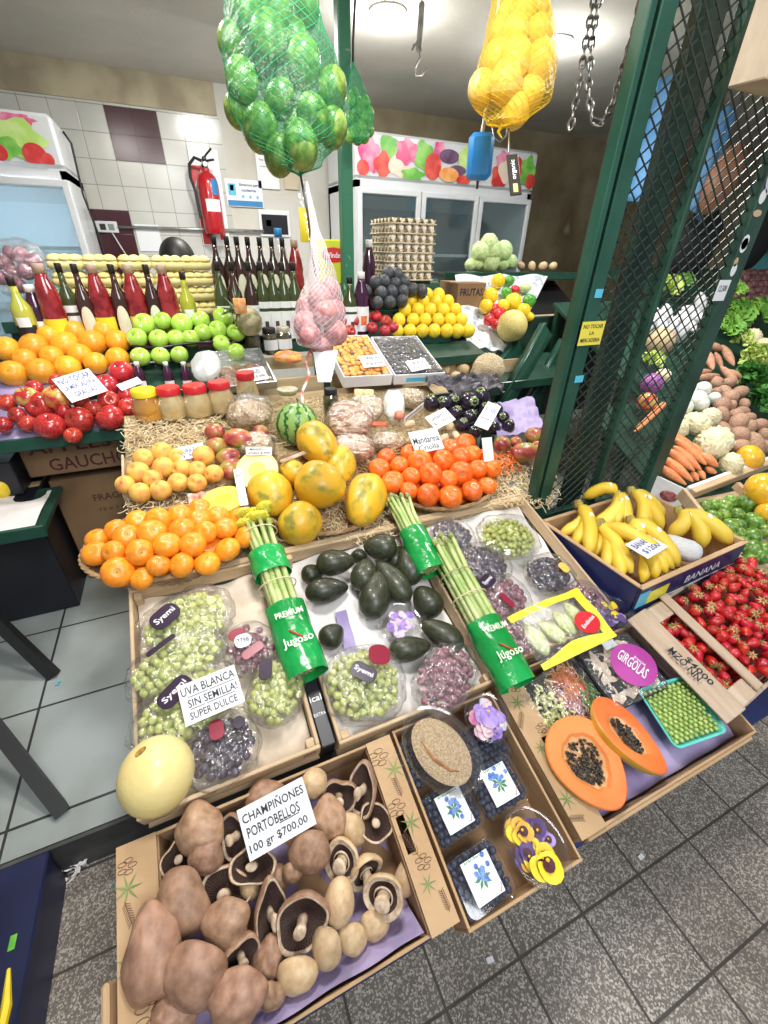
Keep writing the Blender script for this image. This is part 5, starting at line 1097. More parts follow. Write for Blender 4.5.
for i in range(900):
    x = rnd.uniform(.03, Ws-.08); y = -rnd.uniform(.03, Ls-.03); pz = .0+.03*math.sin(min(1, (x-.1)/.3)*1.57) if x > .13 else -.018
    q = Vector((x, y, pz+rnd.uniform(-.012, .012)))
    if .085 < x < .145 : q.z = -.025
    if all((q-z_[0]).length > .0245 for z_ in P): P.append((q, rnd.uniform(.0155, .0205)))
pass
for q, r in P: put(sp_, M @ T(q) @ rrot() @ Sc(r), *(('ripe strawberry in the slot between the two slats of the weathered crate', 'strawberries between the slats') if q.x < .13 else ('ripe red strawberry with green calyx in the open part of the crate', 'strawberries in the weathered crate')))
navy_box('dark blue carton under the strawberry crate at the right edge', 1.24, 1.80, .235, .585, -.10, .16)
# ================================================================= BASKETS AND FRUIT UP THE SLOPE
WICK = mat('wicker', (.26, .15, .07), (.42, .27, .13), scale=20, rough=.65, var=.03)
def basket(l, r, f, bk, label, ht=.06, h=.05):
    a, b_, c, d = pt(*l, h), pt(*r, h), pt(*f, h), pt(*bk, h); X = (b_.x-a.x)/2; Y = (d-c).length/2; cen = Vector(((a.x+b_.x)/2, (c.y+d.y)/2, 0)); cen.z = S0+h+ST*cen.y
    o = root('wicker_basket', label, 'basket', slope(cen)); n = 120
    wv = MB(); NS = 44
    for k in range(9):
        z = -ht+k*ht/9; q = .84+.15*(k/9)**.7
        wv.tube([((X*q+.003*(1 if (j//(n//NS)+k) % 2 else -1))*math.cos(6.2832*j/n), (Y*q+.003*(1 if (j//(n//NS)+k) % 2 else -1))*math.sin(6.2832*j/n), z) for j in range(n)], .0042, 5, closed=True)
    part('woven_wall', wv, WICK, o)
    b = MB()
    for ph in (0, 2.09, 4.19): b.tube([((X+.004*math.cos(j*.9+ph))*math.cos(6.2832*j/n), (Y+.004*math.cos(j*.9+ph))*math.sin(6.2832*j/n), .003*math.sin(j*.9+ph)+.002) for j in range(n)], .0042, 5, closed=True)
    part('braided_rim', b, WICK, o); part('base', ovalloft([(X*.84, Y*.84, -ht), (X*.84, Y*.84, -ht+.006)], capt=True), WICK, o); return cen, X, Y
def heap_h(cen, X, Y, base, top):
    return lambda x, y, r: base+top*max(0, 1-((pt(x, y, base).x-cen.x)/X)**2-((pt(x, y, base).y-cen.y)/(Y*math.cos(TILT)))**2)
c_, X, Y = basket((82, 545), (253, 536), (168, 578), (163, 510), 'oval wicker basket heaped with mandarins at the left end of the slope', ht=.072, h=.062)
man = fruit_proto('mandarin', MB(), MAN) if 0 else None
mp = bpy.data.objects.new('mandarin', mand_me.mesh('mandarin', MAN)); COL.objects.link(mp); ob('stem_button', MB().lathe([(0, .68), (.08, .67), (.09, .6)], 8).mesh('stem_button', NUB), None, mp); kids_of(mp)
L1 = mapc([(300, 458, 78), (308, 412, 62), (352, 395, 55), (402, 370, 70), (375, 423, 82), (348, 450, 60), (450, 398, 85), (485, 365, 78), (423, 462, 82), (368, 502, 92), (468, 500, 66), (502, 438, 82), (538, 490, 78), (557, 388, 78), (543, 345, 64), (592, 430, 78), (610, 362, 60), (582, 335, 60), (617, 480, 78), (665, 393, 72), (682, 443, 78), (620, 400, 50), (655, 355, 50), (700, 352, 46), (722, 410, 46), (430, 522, 44)], 0, 400, 1/3)
pile(mp, L1, 'mandarin in the left wicker basket, {row} row from front, {col} from left', 'mandarins in the left basket', 14, heap_h(c_, X, Y, .062, .05))
ob('basket_filler', MB().ball(lambda v: Vector((v.x*X*.86, v.y*Y*.84, max(v.z, 0)*.05)), 30, 14).mesh('basket_filler', MAN), slope(c_)@T(0, 0, -.03), None, 'crumpled orange paper padding under the mandarins of the left basket', 'padding', None, 'stuff')
c_, X, Y = basket((262, 520), (392, 492), (335, 533), (315, 450), 'shallow wicker basket lined with straw holding whole papayas', ht=.045, h=.04)
PAP = [((262, 478), (280, 512), 44, .07, 'greenish yellow papaya at the left of the straw lined basket'), ((290, 515), (312, 533), 46, .05, 'round yellow papaya at the front of the straw lined basket'), ((296, 478), (345, 492), 48, .10, 'large mottled papaya lying across the middle of the basket'),
       ((372, 478), (358, 524), 41, .06, 'upright golden papaya at the right end of the basket'), ((340, 450), (340, 482), 32, .06, 'yellow papaya behind the large mottled one'), ((306, 428), (330, 460), 38, .10, 'golden papaya next to the watermelon'), ((284, 465), (305, 482), 26, .06, 'small yellow papaya hidden between two larger ones')]
def papf(v): 
    k = 1-.10*v.z; a = math.atan2(v.y, v.x); return Vector((v.x*k*(1+.03*math.cos(5*a)), v.y*k*(1+.03*math.cos(5*a)), v.z*(1+.03*noise.noise(v*2))))
pap_me = MB().ball(papf, 24, 18).mesh('papaya', mat('ripe_papaya_skin', (.84, .44, .02), (.62, .40, .03), scale=1.7, rough=.4, lo=.42, hi=.56, c3=(.26, .24, .03), bump=.9, bscale=5, coat=.15, var=.03))
for e1, e2, w, h_, lb in PAP: M, q, r = place2(*e1, *e2, w, h_); ob('papaya', pap_me, M, None, lb, 'papaya', 'whole papayas')
# half cut melon and wrapped slice
FLY = mat('yellow_melon_flesh', (.88, .66, .22), (.92, .76, .38), scale=5, rough=.45, coat=.2); RIND = mat('yellow_rind', (.80, .60, .12), rough=.5)
def half_fruit(x, y, w, hh, zd, label, name, skin, flesh, sx=1.0):
    p = pt(x, y, hh); r = px2m(p, w)/2; o = root(name, label, 'melon', zframe(p, zd, CU)); part('rind', MB().ball(lambda v: Vector((v.x*r*sx, v.y*r, min(0, v.z)*r)), 28, 18), skin, o)
    part('flesh', MB().lathe([(0, -r*.12), (r*.3, -r*.10), (r*.42, .001), (r*.97, .002), (r*.985, -.001)], 30, Sc(sx, 1, 1), cap=False), flesh, o)
half_fruit(257, 470, 42, .08, (-CF+NRM*.8), 'halved pale yellow melon behind a price strip left of the papayas', 'melon_half', RIND, FLY)
half_fruit(223, 499, 42, .085, (-CF*.8+CU*.9), 'wrapped orange yellow melon wedge above the mandarin basket', 'melon_wedge', mat('orange_rind', (.88, .48, .03), rough=.4), mat('orange_flesh', (.92, .55, .08), (.95, .66, .15), scale=6, rough=.3, coat=.4), 1.0)
ob('red_wrapper', MB().grid(lambda u, v: (u*.11, v*.05, .003*math.sin(u*20)), 12, 6).mesh('red_wrapper', mat('red_film', (.7, .12, .06), (.85, .5, .4), scale=30, rough=.3)), slope(pt(189, 505, .05)), None, 'crumpled red and white wrapper beside the melon wedge', 'wrapper')
c_, X, Y = basket((386, 492), (503, 475), (447, 507), (440, 440), 'wicker basket of deep orange mandarins right of the papayas', ht=.05, h=.045)
dm = bpy.data.objects.new('mandarin', mand_me.mesh('mandarin', MAND)); COL.objects.link(dm); ob('stem_button', MB().lathe([(0, .68), (.08, .67), (.09, .6)], 8).mesh('stem_button', NUB), None, dm); kids_of(dm); CATS[dm.name] = 'mandarin'
L2 = mapc([(240, 205, 70), (285, 248, 76), (258, 172, 48), (300, 195, 54), (358, 188, 76), (337, 232, 42), (335, 270, 48), (375, 283, 74), (392, 225, 74), (430, 182, 70), (330, 160, 48), (483, 170, 60), (495, 132, 66), (450, 143, 44), (480, 222, 74), (448, 283, 74), (515, 272, 66), (533, 207, 62), (562, 258, 52), (578, 210, 50), (550, 170, 42), (436, 240, 44), (525, 165, 44), (400, 150, 50)], 300, 400, 1/3)
pile(dm, L2, 'deep orange mandarin in the right basket, {row} row from front, {col} from left', 'mandarins in the right basket', 14, heap_h(c_, X, Y, .045, .055))
ob('basket_filler', MB().ball(lambda v: Vector((v.x*X*.85, v.y*Y*.82, max(v.z, 0)*.05)), 30, 14).mesh('basket_filler', MAND), slope(c_)@T(0, 0, -.03), None, 'crumpled orange paper padding under the mandarins of the right basket', 'padding', None, 'stuff')
card([(412, 432), (440, 427), (416, 454)], [('Mandarina', .5, .55, .9, .3), ('Criolla', .5, .2, .7, .25)], 'white handwritten card standing behind the deep orange mandarins', h=(.12, .16))
card([(482, 438), (492, 437), (484, 462)], [], 'white and orange net bag header standing in the right mandarin basket', h=(.07, .14), name='bag_header', cat='bag')
clump('orange plastic netting bunched at the right side of the right mandarin basket', 'orange_netting', 90, (490, 516, 450, 472), mat('orange_net', (.85, .20, .03), rough=.5), .0025, .05, .05, cat='netting', seed=5)
# peaches, mangoes
PEA_ = mat('peach_skin', (.80, .50, .10), (.76, .32, .08), scale=1.2, rough=.6, lo=.42, hi=.62, c3=(.48, .08, .05), var=.05); MGO = mat('mango_skin', (.36, .33, .06), (.46, .10, .06), scale=1.1, rough=.35, coat=.2, lo=.36, hi=.54, c3=(.24, .03, .05), var=.06)
pe = fruit_proto('peach', MB().ball(lambda v: dimple(v*(1-.06*math.exp(-(math.atan2(v.y, v.x)/.2)**2)), .25, .22), 20, 14), PEA_)
L3 = mapc([(133, 240, 62), (125, 285, 66), (195, 225, 62), (192, 268, 64), (250, 260, 58), (178, 320, 62), (120, 335, 62), (232, 308, 58), (290, 300, 58), (305, 238, 66), (337, 282, 52), (90, 310, 48), (282, 268, 40), (222, 240, 44), (160, 290, 46)], 100, 380, 1/3)
pile(pe, L3, 'blushed peach in the straw box, {row} row from front, {col} from left', 'peaches in the straw box', 13, lambda x, y, r: .045+.0008*(500-y))
mg_me = MB().ball(lambda v: Vector((v.x*(1-.10*v.z), v.y*.86, v.z+.06*v.x)), 20, 14).mesh('mango', MGO)
MGL = [((208, 428), (222, 436), 19, .06, 'brownish mango behind the peaches, topmost on the left'), ((206, 446), (228, 446), 19, .06, 'dark mango just right of the peach price card'), ((224, 436), (254, 441), 22, .08, 'large red and green mango left of the nut bag'), ((216, 460), (240, 454), 20, .06, 'green mango below the large red one'),
       ((222, 476), (240, 462), 22, .05, 'purple mango left of the halved melon'), ((254, 436), (268, 430), 18, .07, 'small bright red mango at the nut bag'), ((496, 441), (508, 447), 18, .05, 'greenish mango at the left of the mangoes by the gate'), ((510, 440), (522, 444), 13, .05, 'small green mango second from left by the gate'), ((528, 438), (540, 432), 17, .06, 'red mango at the back by the gate post'), ((512, 453), (538, 451), 21, .06, 'large pink mango with a sticker beside the gate post'), ((533, 443), (543, 452), 14, .06, 'orange mango half behind the gate post')]
for x1, x2, w, h_, lb in MGL: M, q, r = place2(*x1, *x2, w, h_); ob('mango', mg_me, M, None, lb, 'mango', 'mangoes')
p = pt(526, 447, .09); ob('sticker', MB().lathe([(0, .001), (.008, 0)], 12, zframe(p+Vector((0, 0, .008)), -CF), cap=False).mesh('sticker', STK, False), None, None, 'tiny white sticker on the large pink mango by the gate', 'sticker')
# watermelon
def wm_mat():
    m = bpy.data.materials.new('watermelon_rind'); m.use_nodes = True; N = m.node_tree.nodes; L = m.node_tree.links; b = N['Principled BSDF']; b.inputs['Roughness'].default_value = .3
    tc = N.new('ShaderNodeTexCoord'); sp = N.new('ShaderNodeSeparateXYZ'); L.new(tc.outputs['Object'], sp.inputs[0]); a = N.new('ShaderNodeMath'); a.operation = 'ARCTAN2'; L.new(sp.outputs[1], a.inputs[0]); L.new(sp.outputs[0], a.inputs[1])
    nz = N.new('ShaderNodeTexNoise'); nz.inputs['Scale'].default_value = 5; nz.inputs['Detail'].default_value = 5; L.new(tc.outputs['Object'], nz.inputs[0]); m1 = N.new('ShaderNodeMath'); m1.operation = 'MULTIPLY_ADD'; L.new(nz.outputs['Fac'], m1.inputs[0]); m1.inputs[1].default_value = .7; L.new(a.outputs[0], m1.inputs[2])
    m2 = N.new('ShaderNodeMath'); m2.operation = 'MULTIPLY'; m2.inputs[1].default_value = 11; L.new(m1.outputs[0], m2.inputs[0]); s = N.new('ShaderNodeMath'); s.operation = 'SINE'; L.new(m2.outputs[0], s.inputs[0])
    r = N.new('ShaderNodeValToRGB'); r.color_ramp.elements[0].position = .15; r.color_ramp.elements[0].color = (.30, .50, .14, 1); r.color_ramp.elements[1].position = .75; r.color_ramp.elements[1].color = (.02, .13, .03, 1); L.new(s.outputs[0], r.inputs[0]); L.new(r.outputs[0], b.inputs['Base Color']); return m
p = pt(297, 424, .07); r = px2m(p, 42)/2; o = root('watermelon', 'small round striped watermelon behind the papayas', 'watermelon', zframe(p, (CU*.9+CR*.1-CF*.25)) @ Sc(r))
part('rind', MB().ball(None, 30, 20), wm_mat(), o); part('stalk', MB().tube([(0, 0, .98), (.03, 0, 1.1), (.1, .02, 1.18)], .04, 6), STEM, o)
# straw bedding
clump('pale shredded paper straw spilling in front of the peaches and jars', n=520, box=(125, 215, 420, 452), m=STRAW, lift=.045, seed=2)
clump('pale shredded paper straw around the peaches above the mandarin basket', n=300, box=(128, 225, 478, 512), m=STRAW, lift=.03, seed=3, ln=.04)
clump('shredded straw lining the papaya basket', n=600, box=(275, 390, 480, 540), m=STRAW, lift=.02, seed=4)
clump('shredded paper straw between the mandarin basket and the gate post', n=700, box=(485, 555, 455, 505), m=STRAW, lift=.02, seed=6)
clump('shredded straw under jars and nut bags in the middle of the slope', n=500, box=(195, 330, 400, 445), m=STRAW, lift=.03, seed=7)
pbx = root('peach_box', 'low straw lined box holding the peaches', 'box', slope(pt(128, 500, .0)))
part('front_wall', MB().box((.16, 0, .012), (.34, .008, .04), bev=.002), WOOD, pbx); part('side_wall', MB().box((-.005, .1, .012), (.008, .2, .04), bev=.002), WOOD, pbx)
card([(173, 449), (200, 443), (180, 461)], [('DURAZNO', .5, .6, .85, .35), ('$ 1800 kg', .5, .22, .7, .25)], 'white card lying at the back of the peaches', h=(.09, .11), ink=INKB)
card([(246, 447), (272, 447), (246, 455)], [('MANGO', .4, .7, .5, .3), ('unidad $ 900', .5, .25, .85, .3)], 'small white card between the mangoes and the halved melon', h=(.11, .13))
card([(238, 469), (246, 468), (240, 506)], [('$950', .5, .8, .7, .1), ('1/2', .5, .6, .5, .1)], 'narrow white price strip standing left of the halved melon', h=(.10, .12))
ob('brown_strip', MB().box((0, 0, 0), (.10, .018, .006), bev=.003).mesh('brown_strip', mat('dried_fibre', (.35, .26, .17), (.5, .4, .28), scale=30, rough=.8)), slope(pt(293, 457, .11)) @ Rz(.3), None, 'flat brown fibre strip lying between halved melon and papayas', 'strip')
# ---------------------------------------------------------------- jars
JG = film('jar_glass', gl=.25, bump=.02, rough=.04); 
def jar(x, y, w, hpx, hh, fill, lid, label, name='jar', cat='jar', prof='round', zlid=None, lab=None):
    p = pt(x, y, hh); r = px2m(p, w)/2; h = px2m(p, hpx)*1.05; o = root(name, label, cat, T(p.x, p.y, p.z-h*.5))
    pr = [(r*.75, 0), (r*.95, h*.10), (r, h*.35), (r*.97, h*.55), (r*.72, h*.78), (r*.70, h*.82)] if prof == 'round' else [(r*.9, 0), (r, h*.06), (r, h*.72), (r*.8, h*.80)]
    part('glass', MB().lathe(pr, 22), JG, o); part('contents', MB().lathe([(q*.95, z+.002 if i == 0 else z*.97) for i, (q, z) in enumerate(pr)], 22), fill, o)
    part('lid', MB().lathe([(r*.76, h*.78), (r*.80, h*.80), (r*.80, h*.96), (r*.74, h), (0, h*1.005)], 22), lid, o)
    if lab: part('label', MB().grid(lambda u, v: (r*1.01*math.sin((u-.5)*2), -r*1.01*math.cos((u-.5)*2), h*(.2+.38*v)), 12, 1), lab, o)
    return o
HON = mat('honey', (.55, .22, .02), (.65, .30, .03), scale=3, rough=.15, coat=.5); PUR = mat('apple_puree', (.62, .46, .20), (.70, .55, .28), scale=20, rough=.4); LY = mat('yellow_lid', (.88, .70, .03), rough=.35); LR = mat('red_lid', (.60, .02, .03), rough=.35); OLV = mat('dark_preserve', (.05, .05, .03), (.12, .10, .06), scale=30, rough=.3); LW = mat('metal_lid', (.6, .55, .42), rough=.4, metal=.4)
jar(147, 405, 29, 31, .07, HON, LY, 'honey jar with a yellow lid at the red apple end of the jar row')
jar(171, 403, 28, 31, .07, PUR, LR, 'jar of pale puree with red lid right of the honey')
jar(197, 401, 28, 31, .07, PUR, LR, 'jar of pale puree with red lid, middle of the three left of the nut bag')
jar(221, 397, 26, 30, .07, PUR, LR, 'jar of pale puree with red lid just left of the nut bag')
jar(247, 388, 22, 30, .09, PUR, LR, 'jar with red lid standing behind the knotted nut bag')
for i, (x, y) in enumerate(((253, 342), (270, 341), (284, 340))): jar(x, y, 16, 24, .03, OLV, LW if i != 1 else BLK, ['squat preserve jar with tan lid behind the date tray, leftmost of three', 'squat preserve jar with black lid behind the date tray, in the middle', 'squat preserve jar behind the hanging onion net, rightmost of three'][i], prof='s', lab=PAPER if i else None)
jar(331, 402, 16, 26, .07, OLV, BLK, 'small dark jar with black lid below the apricot box', prof='s')
for i in range(3):
    p = pt(288, 394, .05+.022*i); ob('clear_tub', ovalloft([(.036, .036, 0), (.042, .042, .018), (.044, .044, .022), (.04, .04, .023)], capt=True).mesh('clear_tub', mat('filled_tub', (.55, .48, .30), (.7, .66, .5), scale=40, rough=.2, coat=.4)), T(p), None, ['bottom', 'middle', 'top'][i]+' round deli tub of the small stack behind the watermelon', 'tub', 'stacked deli tubs')
# nut bags and packets
NUT = mat('walnut_mix', (.42, .26, .12), (.68, .52, .34), scale=55, rough=.6, bump=.9, bscale=70); NUT2 = mat('mixed_seeds', (.50, .34, .18), (.75, .64, .48), scale=70, rough=.6, bump=.9, bscale=90); BRN = mat('brown_noodles', (.36, .16, .08), (.72, .55, .42), scale=26, rough=.4, bump=.8, bscale=40, stretch=(1, 3, 1))
def sack(x, y, w, hp, hh, m, label, seed, neck=0, name='clear_bag', cat='bag'):
    p = pt(x, y, hh); a = px2m(p, w)/2; c = px2m(p, hp)/2; M = zframe(p, (-CF*.6+NRM*.6), CU); o = root(name, label, cat, M)
    part('contents', blob_film(None, a*.94, c*(.74 if neck else .92), a*.55, seed), m, o, M=T(0, -c*.2 if neck else 0, 0))
    part('plastic_film', blob_film(None, a*1.02, c*1.0, a*.62, seed), CLEARW, o)
    if neck: part('twisted_neck', MB().tube([(0, c*.7, 0), (.004, c*1.0, .0), (-.01, c*1.25, .01)], [a*.4, .006, a*.35], 9), CLEARW, o)
sack(249, 412, 44, 40, .07, NUT, 'knotted clear bag of broken walnuts in front of the red lidded jar', 1, 1)
sack(252, 445, 44, 26, .05, NUT2, 'flat clear bag of mixed seeds left of the watermelon', 2)
sack(349, 420, 46, 42, .10, BRN, 'clear bag of brown noodles on top of the heap right of the watermelon', 3)
sack(352, 449, 46, 30, .06, BRN, 'clear bag of brown noodles beneath, touching the deep orange mandarins', 4)
sack(387, 442, 36, 20, .04, NUT2, 'clear bag of pale nuts behind the orange mandarins', 5)
sack(366, 408, 34, 30, .06, NUT2, 'packet of mixed nuts with orange header below the apricot box', 6)
ob('packet_header', MB().box((0, 0, 0), (.085, .05, .01), bev=.004).mesh('packet_header', mat('orange_packet', (.85, .25, .05), (.9, .6, .3), scale=40, rough=.3)), zframe(pt(364, 394, .10), (-CF*.6+NRM*.6), CU), None, 'orange printed header of a nut packet under the apricot box', 'packet header')
ob('packet_header', MB().box((0, 0, 0), (.07, .022, .01), bev=.004).mesh('red_packet', mat('brick_packet', (.62, .10, .04), rough=.3)), zframe(pt(378, 424, .10), (-CF*.6+NRM*.6), CU), None, 'brick red packet edge right of the brown noodle bag', 'packet header')
sack(394, 405, 22, 38, .08, mat('grey_film_fill', (.62, .62, .58), (.75, .75, .7), scale=9, rough=.3), 'long clear plastic pouch lying behind the tomato coloured onion', 7)
ob('red_onion', MB().ball(None, 16, 12).mesh('red_onion', mat('pink_onion', (.62, .16, .12), (.75, .3, .2), scale=3, rough=.35)), T(pt(399, 415, .08)) @ Sc(px2m(pt(399, 415, .08), 10)/2), None, 'single pink onion showing at the mouth of the clear pouch', 'onion')
sack(409, 398, 32, 20, .05, NUT2, 'clear bag of pale crackers right of the pouch', 8)
GIN = mat('ginger_skin', (.60, .44, .26), (.74, .60, .40), scale=7, rough=.7, bump=.4, var=.06)
gin_me = MB().ball(lambda v: Vector((v.x*(1+.25*noise.noise(v*1.7)), v.y*.9*(1+.3*noise.noise(v*2.1+Vector((4, 0, 0)))), v.z*(1+.2*noise.noise(v*3)))), 16, 12).mesh('ginger_root', GIN)
for i, (x, y, a, lb) in enumerate(((410, 424, .3, 'left of the ginger price card'), (418, 437, 1.2, 'below the tilted white card'), (432, 440, 2.1, 'left in the row behind the orange mandarins'), (444, 438, .5, 'middle of the row behind the orange mandarins'), (456, 436, 1.5, 'right in the row behind the orange mandarins'), (450, 426, .9, 'just left of the eggplants'), (426, 447, .2, 'touching the mandarin card'))):
    ob('ginger_root', gin_me, slope(pt(x, y, .05)) @ Rz(a) @ Sc(.030, .018, .016), None, 'pale ginger root '+lb, 'ginger', 'ginger roots')
card([(404, 418), (424, 402), (403, 424)], [('JENGIBRE', .5, .5, .8, .4)], 'tilted white card behind the ginger beside the clear pouch', h=(.10, .13))
card([(424, 418), (444, 408), (436, 430)], [('GARBANZO', .5, .68, .85, .25), ('$ 1200 kg', .5, .3, .8, .25)], 'white card lying between the ginger and the eggplants', h=(.10, .12))
# eggplants
EGP = mat('eggplant_skin', (.012, .008, .018), (.03, .02, .04), scale=3, rough=.2, coat=.5); egs = bpy.data.objects.new('eggplant', MB().ball(lambda v: Vector((v.x*(1-.12*v.z), v.y*(1-.12*v.z), v.z*1.15)), 20, 14).mesh('eggplant', EGP)); COL.objects.link(egs)
ob('sticker', MB().lathe([(0, .002), (.2, -.012)], 10, zframe(Vector((0, -.62, -.86)), (0, -.62, -.86)), cap=False).mesh('sticker', mat('yellow_sticker', (.75, .7, .25), rough=.4), False), None, egs); ob('calyx', MB().lathe([(.05, 1.3), (.08, 1.14), (.4, 1.06), (.55, .92)], 7).mesh('calyx', NUB), None, egs); kids_of(egs)
LE = mapc([(20, 430, 95), (85, 430, 90), (150, 490, 84), (232, 512, 84), (225, 425, 125), (300, 400, 110), (430, 520, 74), (460, 570, 74), (262, 602, 84), (375, 580, 70), (130, 420, 90), (330, 470, 80), (190, 560, 60), (380, 470, 70)], 430, 330, 1/5.9)
pile(egs, LE, 'black round eggplant, {row} row from front, {col} from left, in the dark heap', 'round eggplants', 12, lambda x, y, r: .045+.0006*(440-y), roll=.9)
def drape(label, x0, y0, x1, y1, x2, y2, m, hh, amp, name, cat, seed=0, th=None):
    a, b_, c = pt(x0, y0, hh), pt(x1, y1, hh), pt(x2, y2, hh); N_ = NRM
    return ob(name, MB().grid(lambda u, v: a+(b_-a)*u+(c-a)*v+N_*(amp*(noise.noise(Vector((u*4, v*4, seed)))+.5*noise.noise(Vector((u*11, v*9, seed))))), 30, 20).mesh(name, m), None, None, label, cat)
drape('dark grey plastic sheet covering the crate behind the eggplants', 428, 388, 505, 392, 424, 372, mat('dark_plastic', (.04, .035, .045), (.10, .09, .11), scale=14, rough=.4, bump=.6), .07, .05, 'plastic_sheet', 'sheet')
drape('lilac tissue sheet lying between the eggplants and the gate post', 497, 438, 545, 428, 488, 404, PURP, .05, .02, 'tissue_sheet', 'tissue', 3)
card([(487, 401), (500, 406), (474, 425)], [('$ 1500', .5, .7, .75, .2), ('berenjena', .5, .35, .8, .16)], 'white card tilted on the eggplants', h=(.13, .15), ink=INKB)
# dried fruit boxes and date tray
def flat_tray(tl, tr, bl, hh, ht, label, wall, m, name='tray', extra=None):
    M, w, l = tray_quad(tl, tr, bl, hh); o = root(name, label, 'tray', M); t = .006
    part('base', MB().box((0, 0, -ht), (w, l, .004)), wall, o)
    for c, d in (((0, -l/2, -ht/2), (w+t, t, ht)), ((0, l/2, -ht/2), (w+t, t, ht)), ((-w/2, 0, -ht/2), (t, l, ht)), ((w/2, 0, -ht/2), (t, l, ht))): part('side_wall', MB().box(c, d, bev=.001), wall, o)
    return M, w, l, o
APR = mat('dried_apricot', (.78, .30, .05), (.88, .46, .12), scale=4, rough=.4, var=.12, bump=.4); PRU = mat('dried_prune', (.02, .02, .03), (.07, .07, .10), scale=4, rough=.35, var=.1, bump=.5); DAT = mat('dried_date', (.20, .06, .03), (.36, .14, .08), scale=4, rough=.35, var=.15, bump=.4)
WBOX = mat('white_carton', (.78, .77, .78), (.70, .68, .70), scale=6, rough=.5)
dr_me = {k: MB().ball(lambda v: Vector((v.x*(1+.12*noise.noise(v*2)), v.y*(1+.2*noise.noise(v*1.6)), v.z*.5)), 12, 8).mesh(n_, m) for k, n_, m in (('a', 'dried_apricot', APR), ('p', 'prune', PRU), ('d', 'date', DAT))}
def fill(M, w, l, k, r, z, label, group, name, x0=-.5, x1=.5, y0=-.5, y1=.5, seed=1, el=1.0, zv=.006):
    rnd = random.Random(seed); nx = max(1, int((x1-x0)*w/(r*1.7))); ny = max(1, int((y1-y0)*l/(r*1.7)))
    for i in range(nx):
        for j in range(ny):
            x = (x0+(i+.5)/nx*(x1-x0))*w+rnd.uniform(-.3, .3)*r; y = (y0+(j+.5)/ny*(y1-y0))*l+rnd.uniform(-.3, .3)*r
            ob(name, dr_me[k], M @ T(x, y, z+rnd.uniform(-zv, zv)) @ Rz(rnd.uniform(0, 6.28)) @ Rx(rnd.uniform(-.5, .5)) @ Sc(r*el, r, r), None, label, name.replace('_', ' '), group)
M, w, l, o = flat_tray((327, 336), (370, 335), (341, 377), .09, .055, 'white carton tray of dried apricots below the red apples', WBOX, None, 'dried_fruit_box')
fill(M, w*.94, l*.94, 'a', .017, -.006, 'dried orange apricot in the white carton tray', 'dried apricots in the carton tray', 'dried_apricot')
M, w, l, o = flat_tray((372, 337), (417, 336), (395, 375), .09, .05, 'white carton tray of black prunes right of the apricots', WBOX, None, 'dried_fruit_box')
part('blue_print', MB().box((.02, -l/2-.0038, -.028), (w*.7, .001, .02)), LB, o)
fill(M, w*.94, l*.94, 'p', .016, -.010, 'dark dried prune in the white carton tray beside the apricots', 'prunes in the carton tray', 'prune')
ob('clear_wrap', MB().grid(lambda u, v: ((u-.5)*w*.95, (v-.5)*l*.95, .005+.006*noise.noise(Vector((u*6, v*6, 1)))), 24, 24).mesh('clear_wrap', CLEARW), M, None, 'wrinkled clear film spread over the prune tray', 'plastic wrap')
card([(361, 356), (383, 354), (364, 368)], [('OREJON', .5, .7, .7, .3), ('100 gr $ 900', .5, .25, .85, .25)], 'white card lying on the dried apricots', h=(.105, .125))
card([(404, 362), (423, 358), (412, 372)], [('CIRUELA', .5, .7, .7, .3), ('100 gr $ 700', .5, .25, .85, .25)], 'white card lying on the prune tray', h=(.105, .125))
M, w, l, o = flat_tray((222, 352), (272, 348), (206, 387), .05, .035, 'wide steel tray of dates under clear film behind the puree jars', STEEL, None, 'steel_tray')
fill(M, w, l, 'd', .013, -.018, 'brown date in the wide steel tray', 'dates in the steel tray', 'date', x0=-.42, x1=.42, y0=-.4, y1=.1, el=1.5)
ob('clear_wrap', MB().grid(lambda u, v: ((u-.5)*w*.98, (v-.5)*l*.98, .0+.006*noise.noise(Vector((u*6, v*6, 3)))), 24, 24).mesh('clear_wrap', CLEARW), M, None, 'wrinkled clear film covering the steel date tray', 'plastic wrap')
card([(240, 370), (265, 366), (244, 383)], [('DATILES', .5, .7, .6, .3), ('100 gr $ 600', .5, .28, .8, .25)], 'white card lying on the date tray', h=(.07, .09))
p = pt(300, 360, .04); ob('snack_packet', blob_film(None, .07, .035, .02, 5).mesh('snack_packet', mat('printed_packet', (.75, .55, .12), (.8, .2, .08), scale=22, rough=.3, c3=(.8, .75, .6))), zframe(pt(288, 357, .01), (-CF*.6+NRM*.6), CU), None, 'red and yellow printed snack packet right of the date tray', 'packet')
# clear carrier bag hanging in front of the green apples
M = zframe(pt(206, 366, .10), (-CF*.7+NRM*.4), CU); ob('plastic_bag', MB().ball(lambda v: Vector((v.x*.062*(1+.12*noise.noise(v*3)), v.y*.075*(1+.15*noise.noise(v*2.4+Vector((3, 0, 0)))), v.z*.03)), 34, 22).mesh('plastic_bag', film('cloudy_film', gl=.35, bscale=22, bump=1, rough=.2, haze=.42, hz=(.80, .84, .84))), M, None, 'crumpled translucent plastic bag standing in front of the green apples', 'plastic bag')
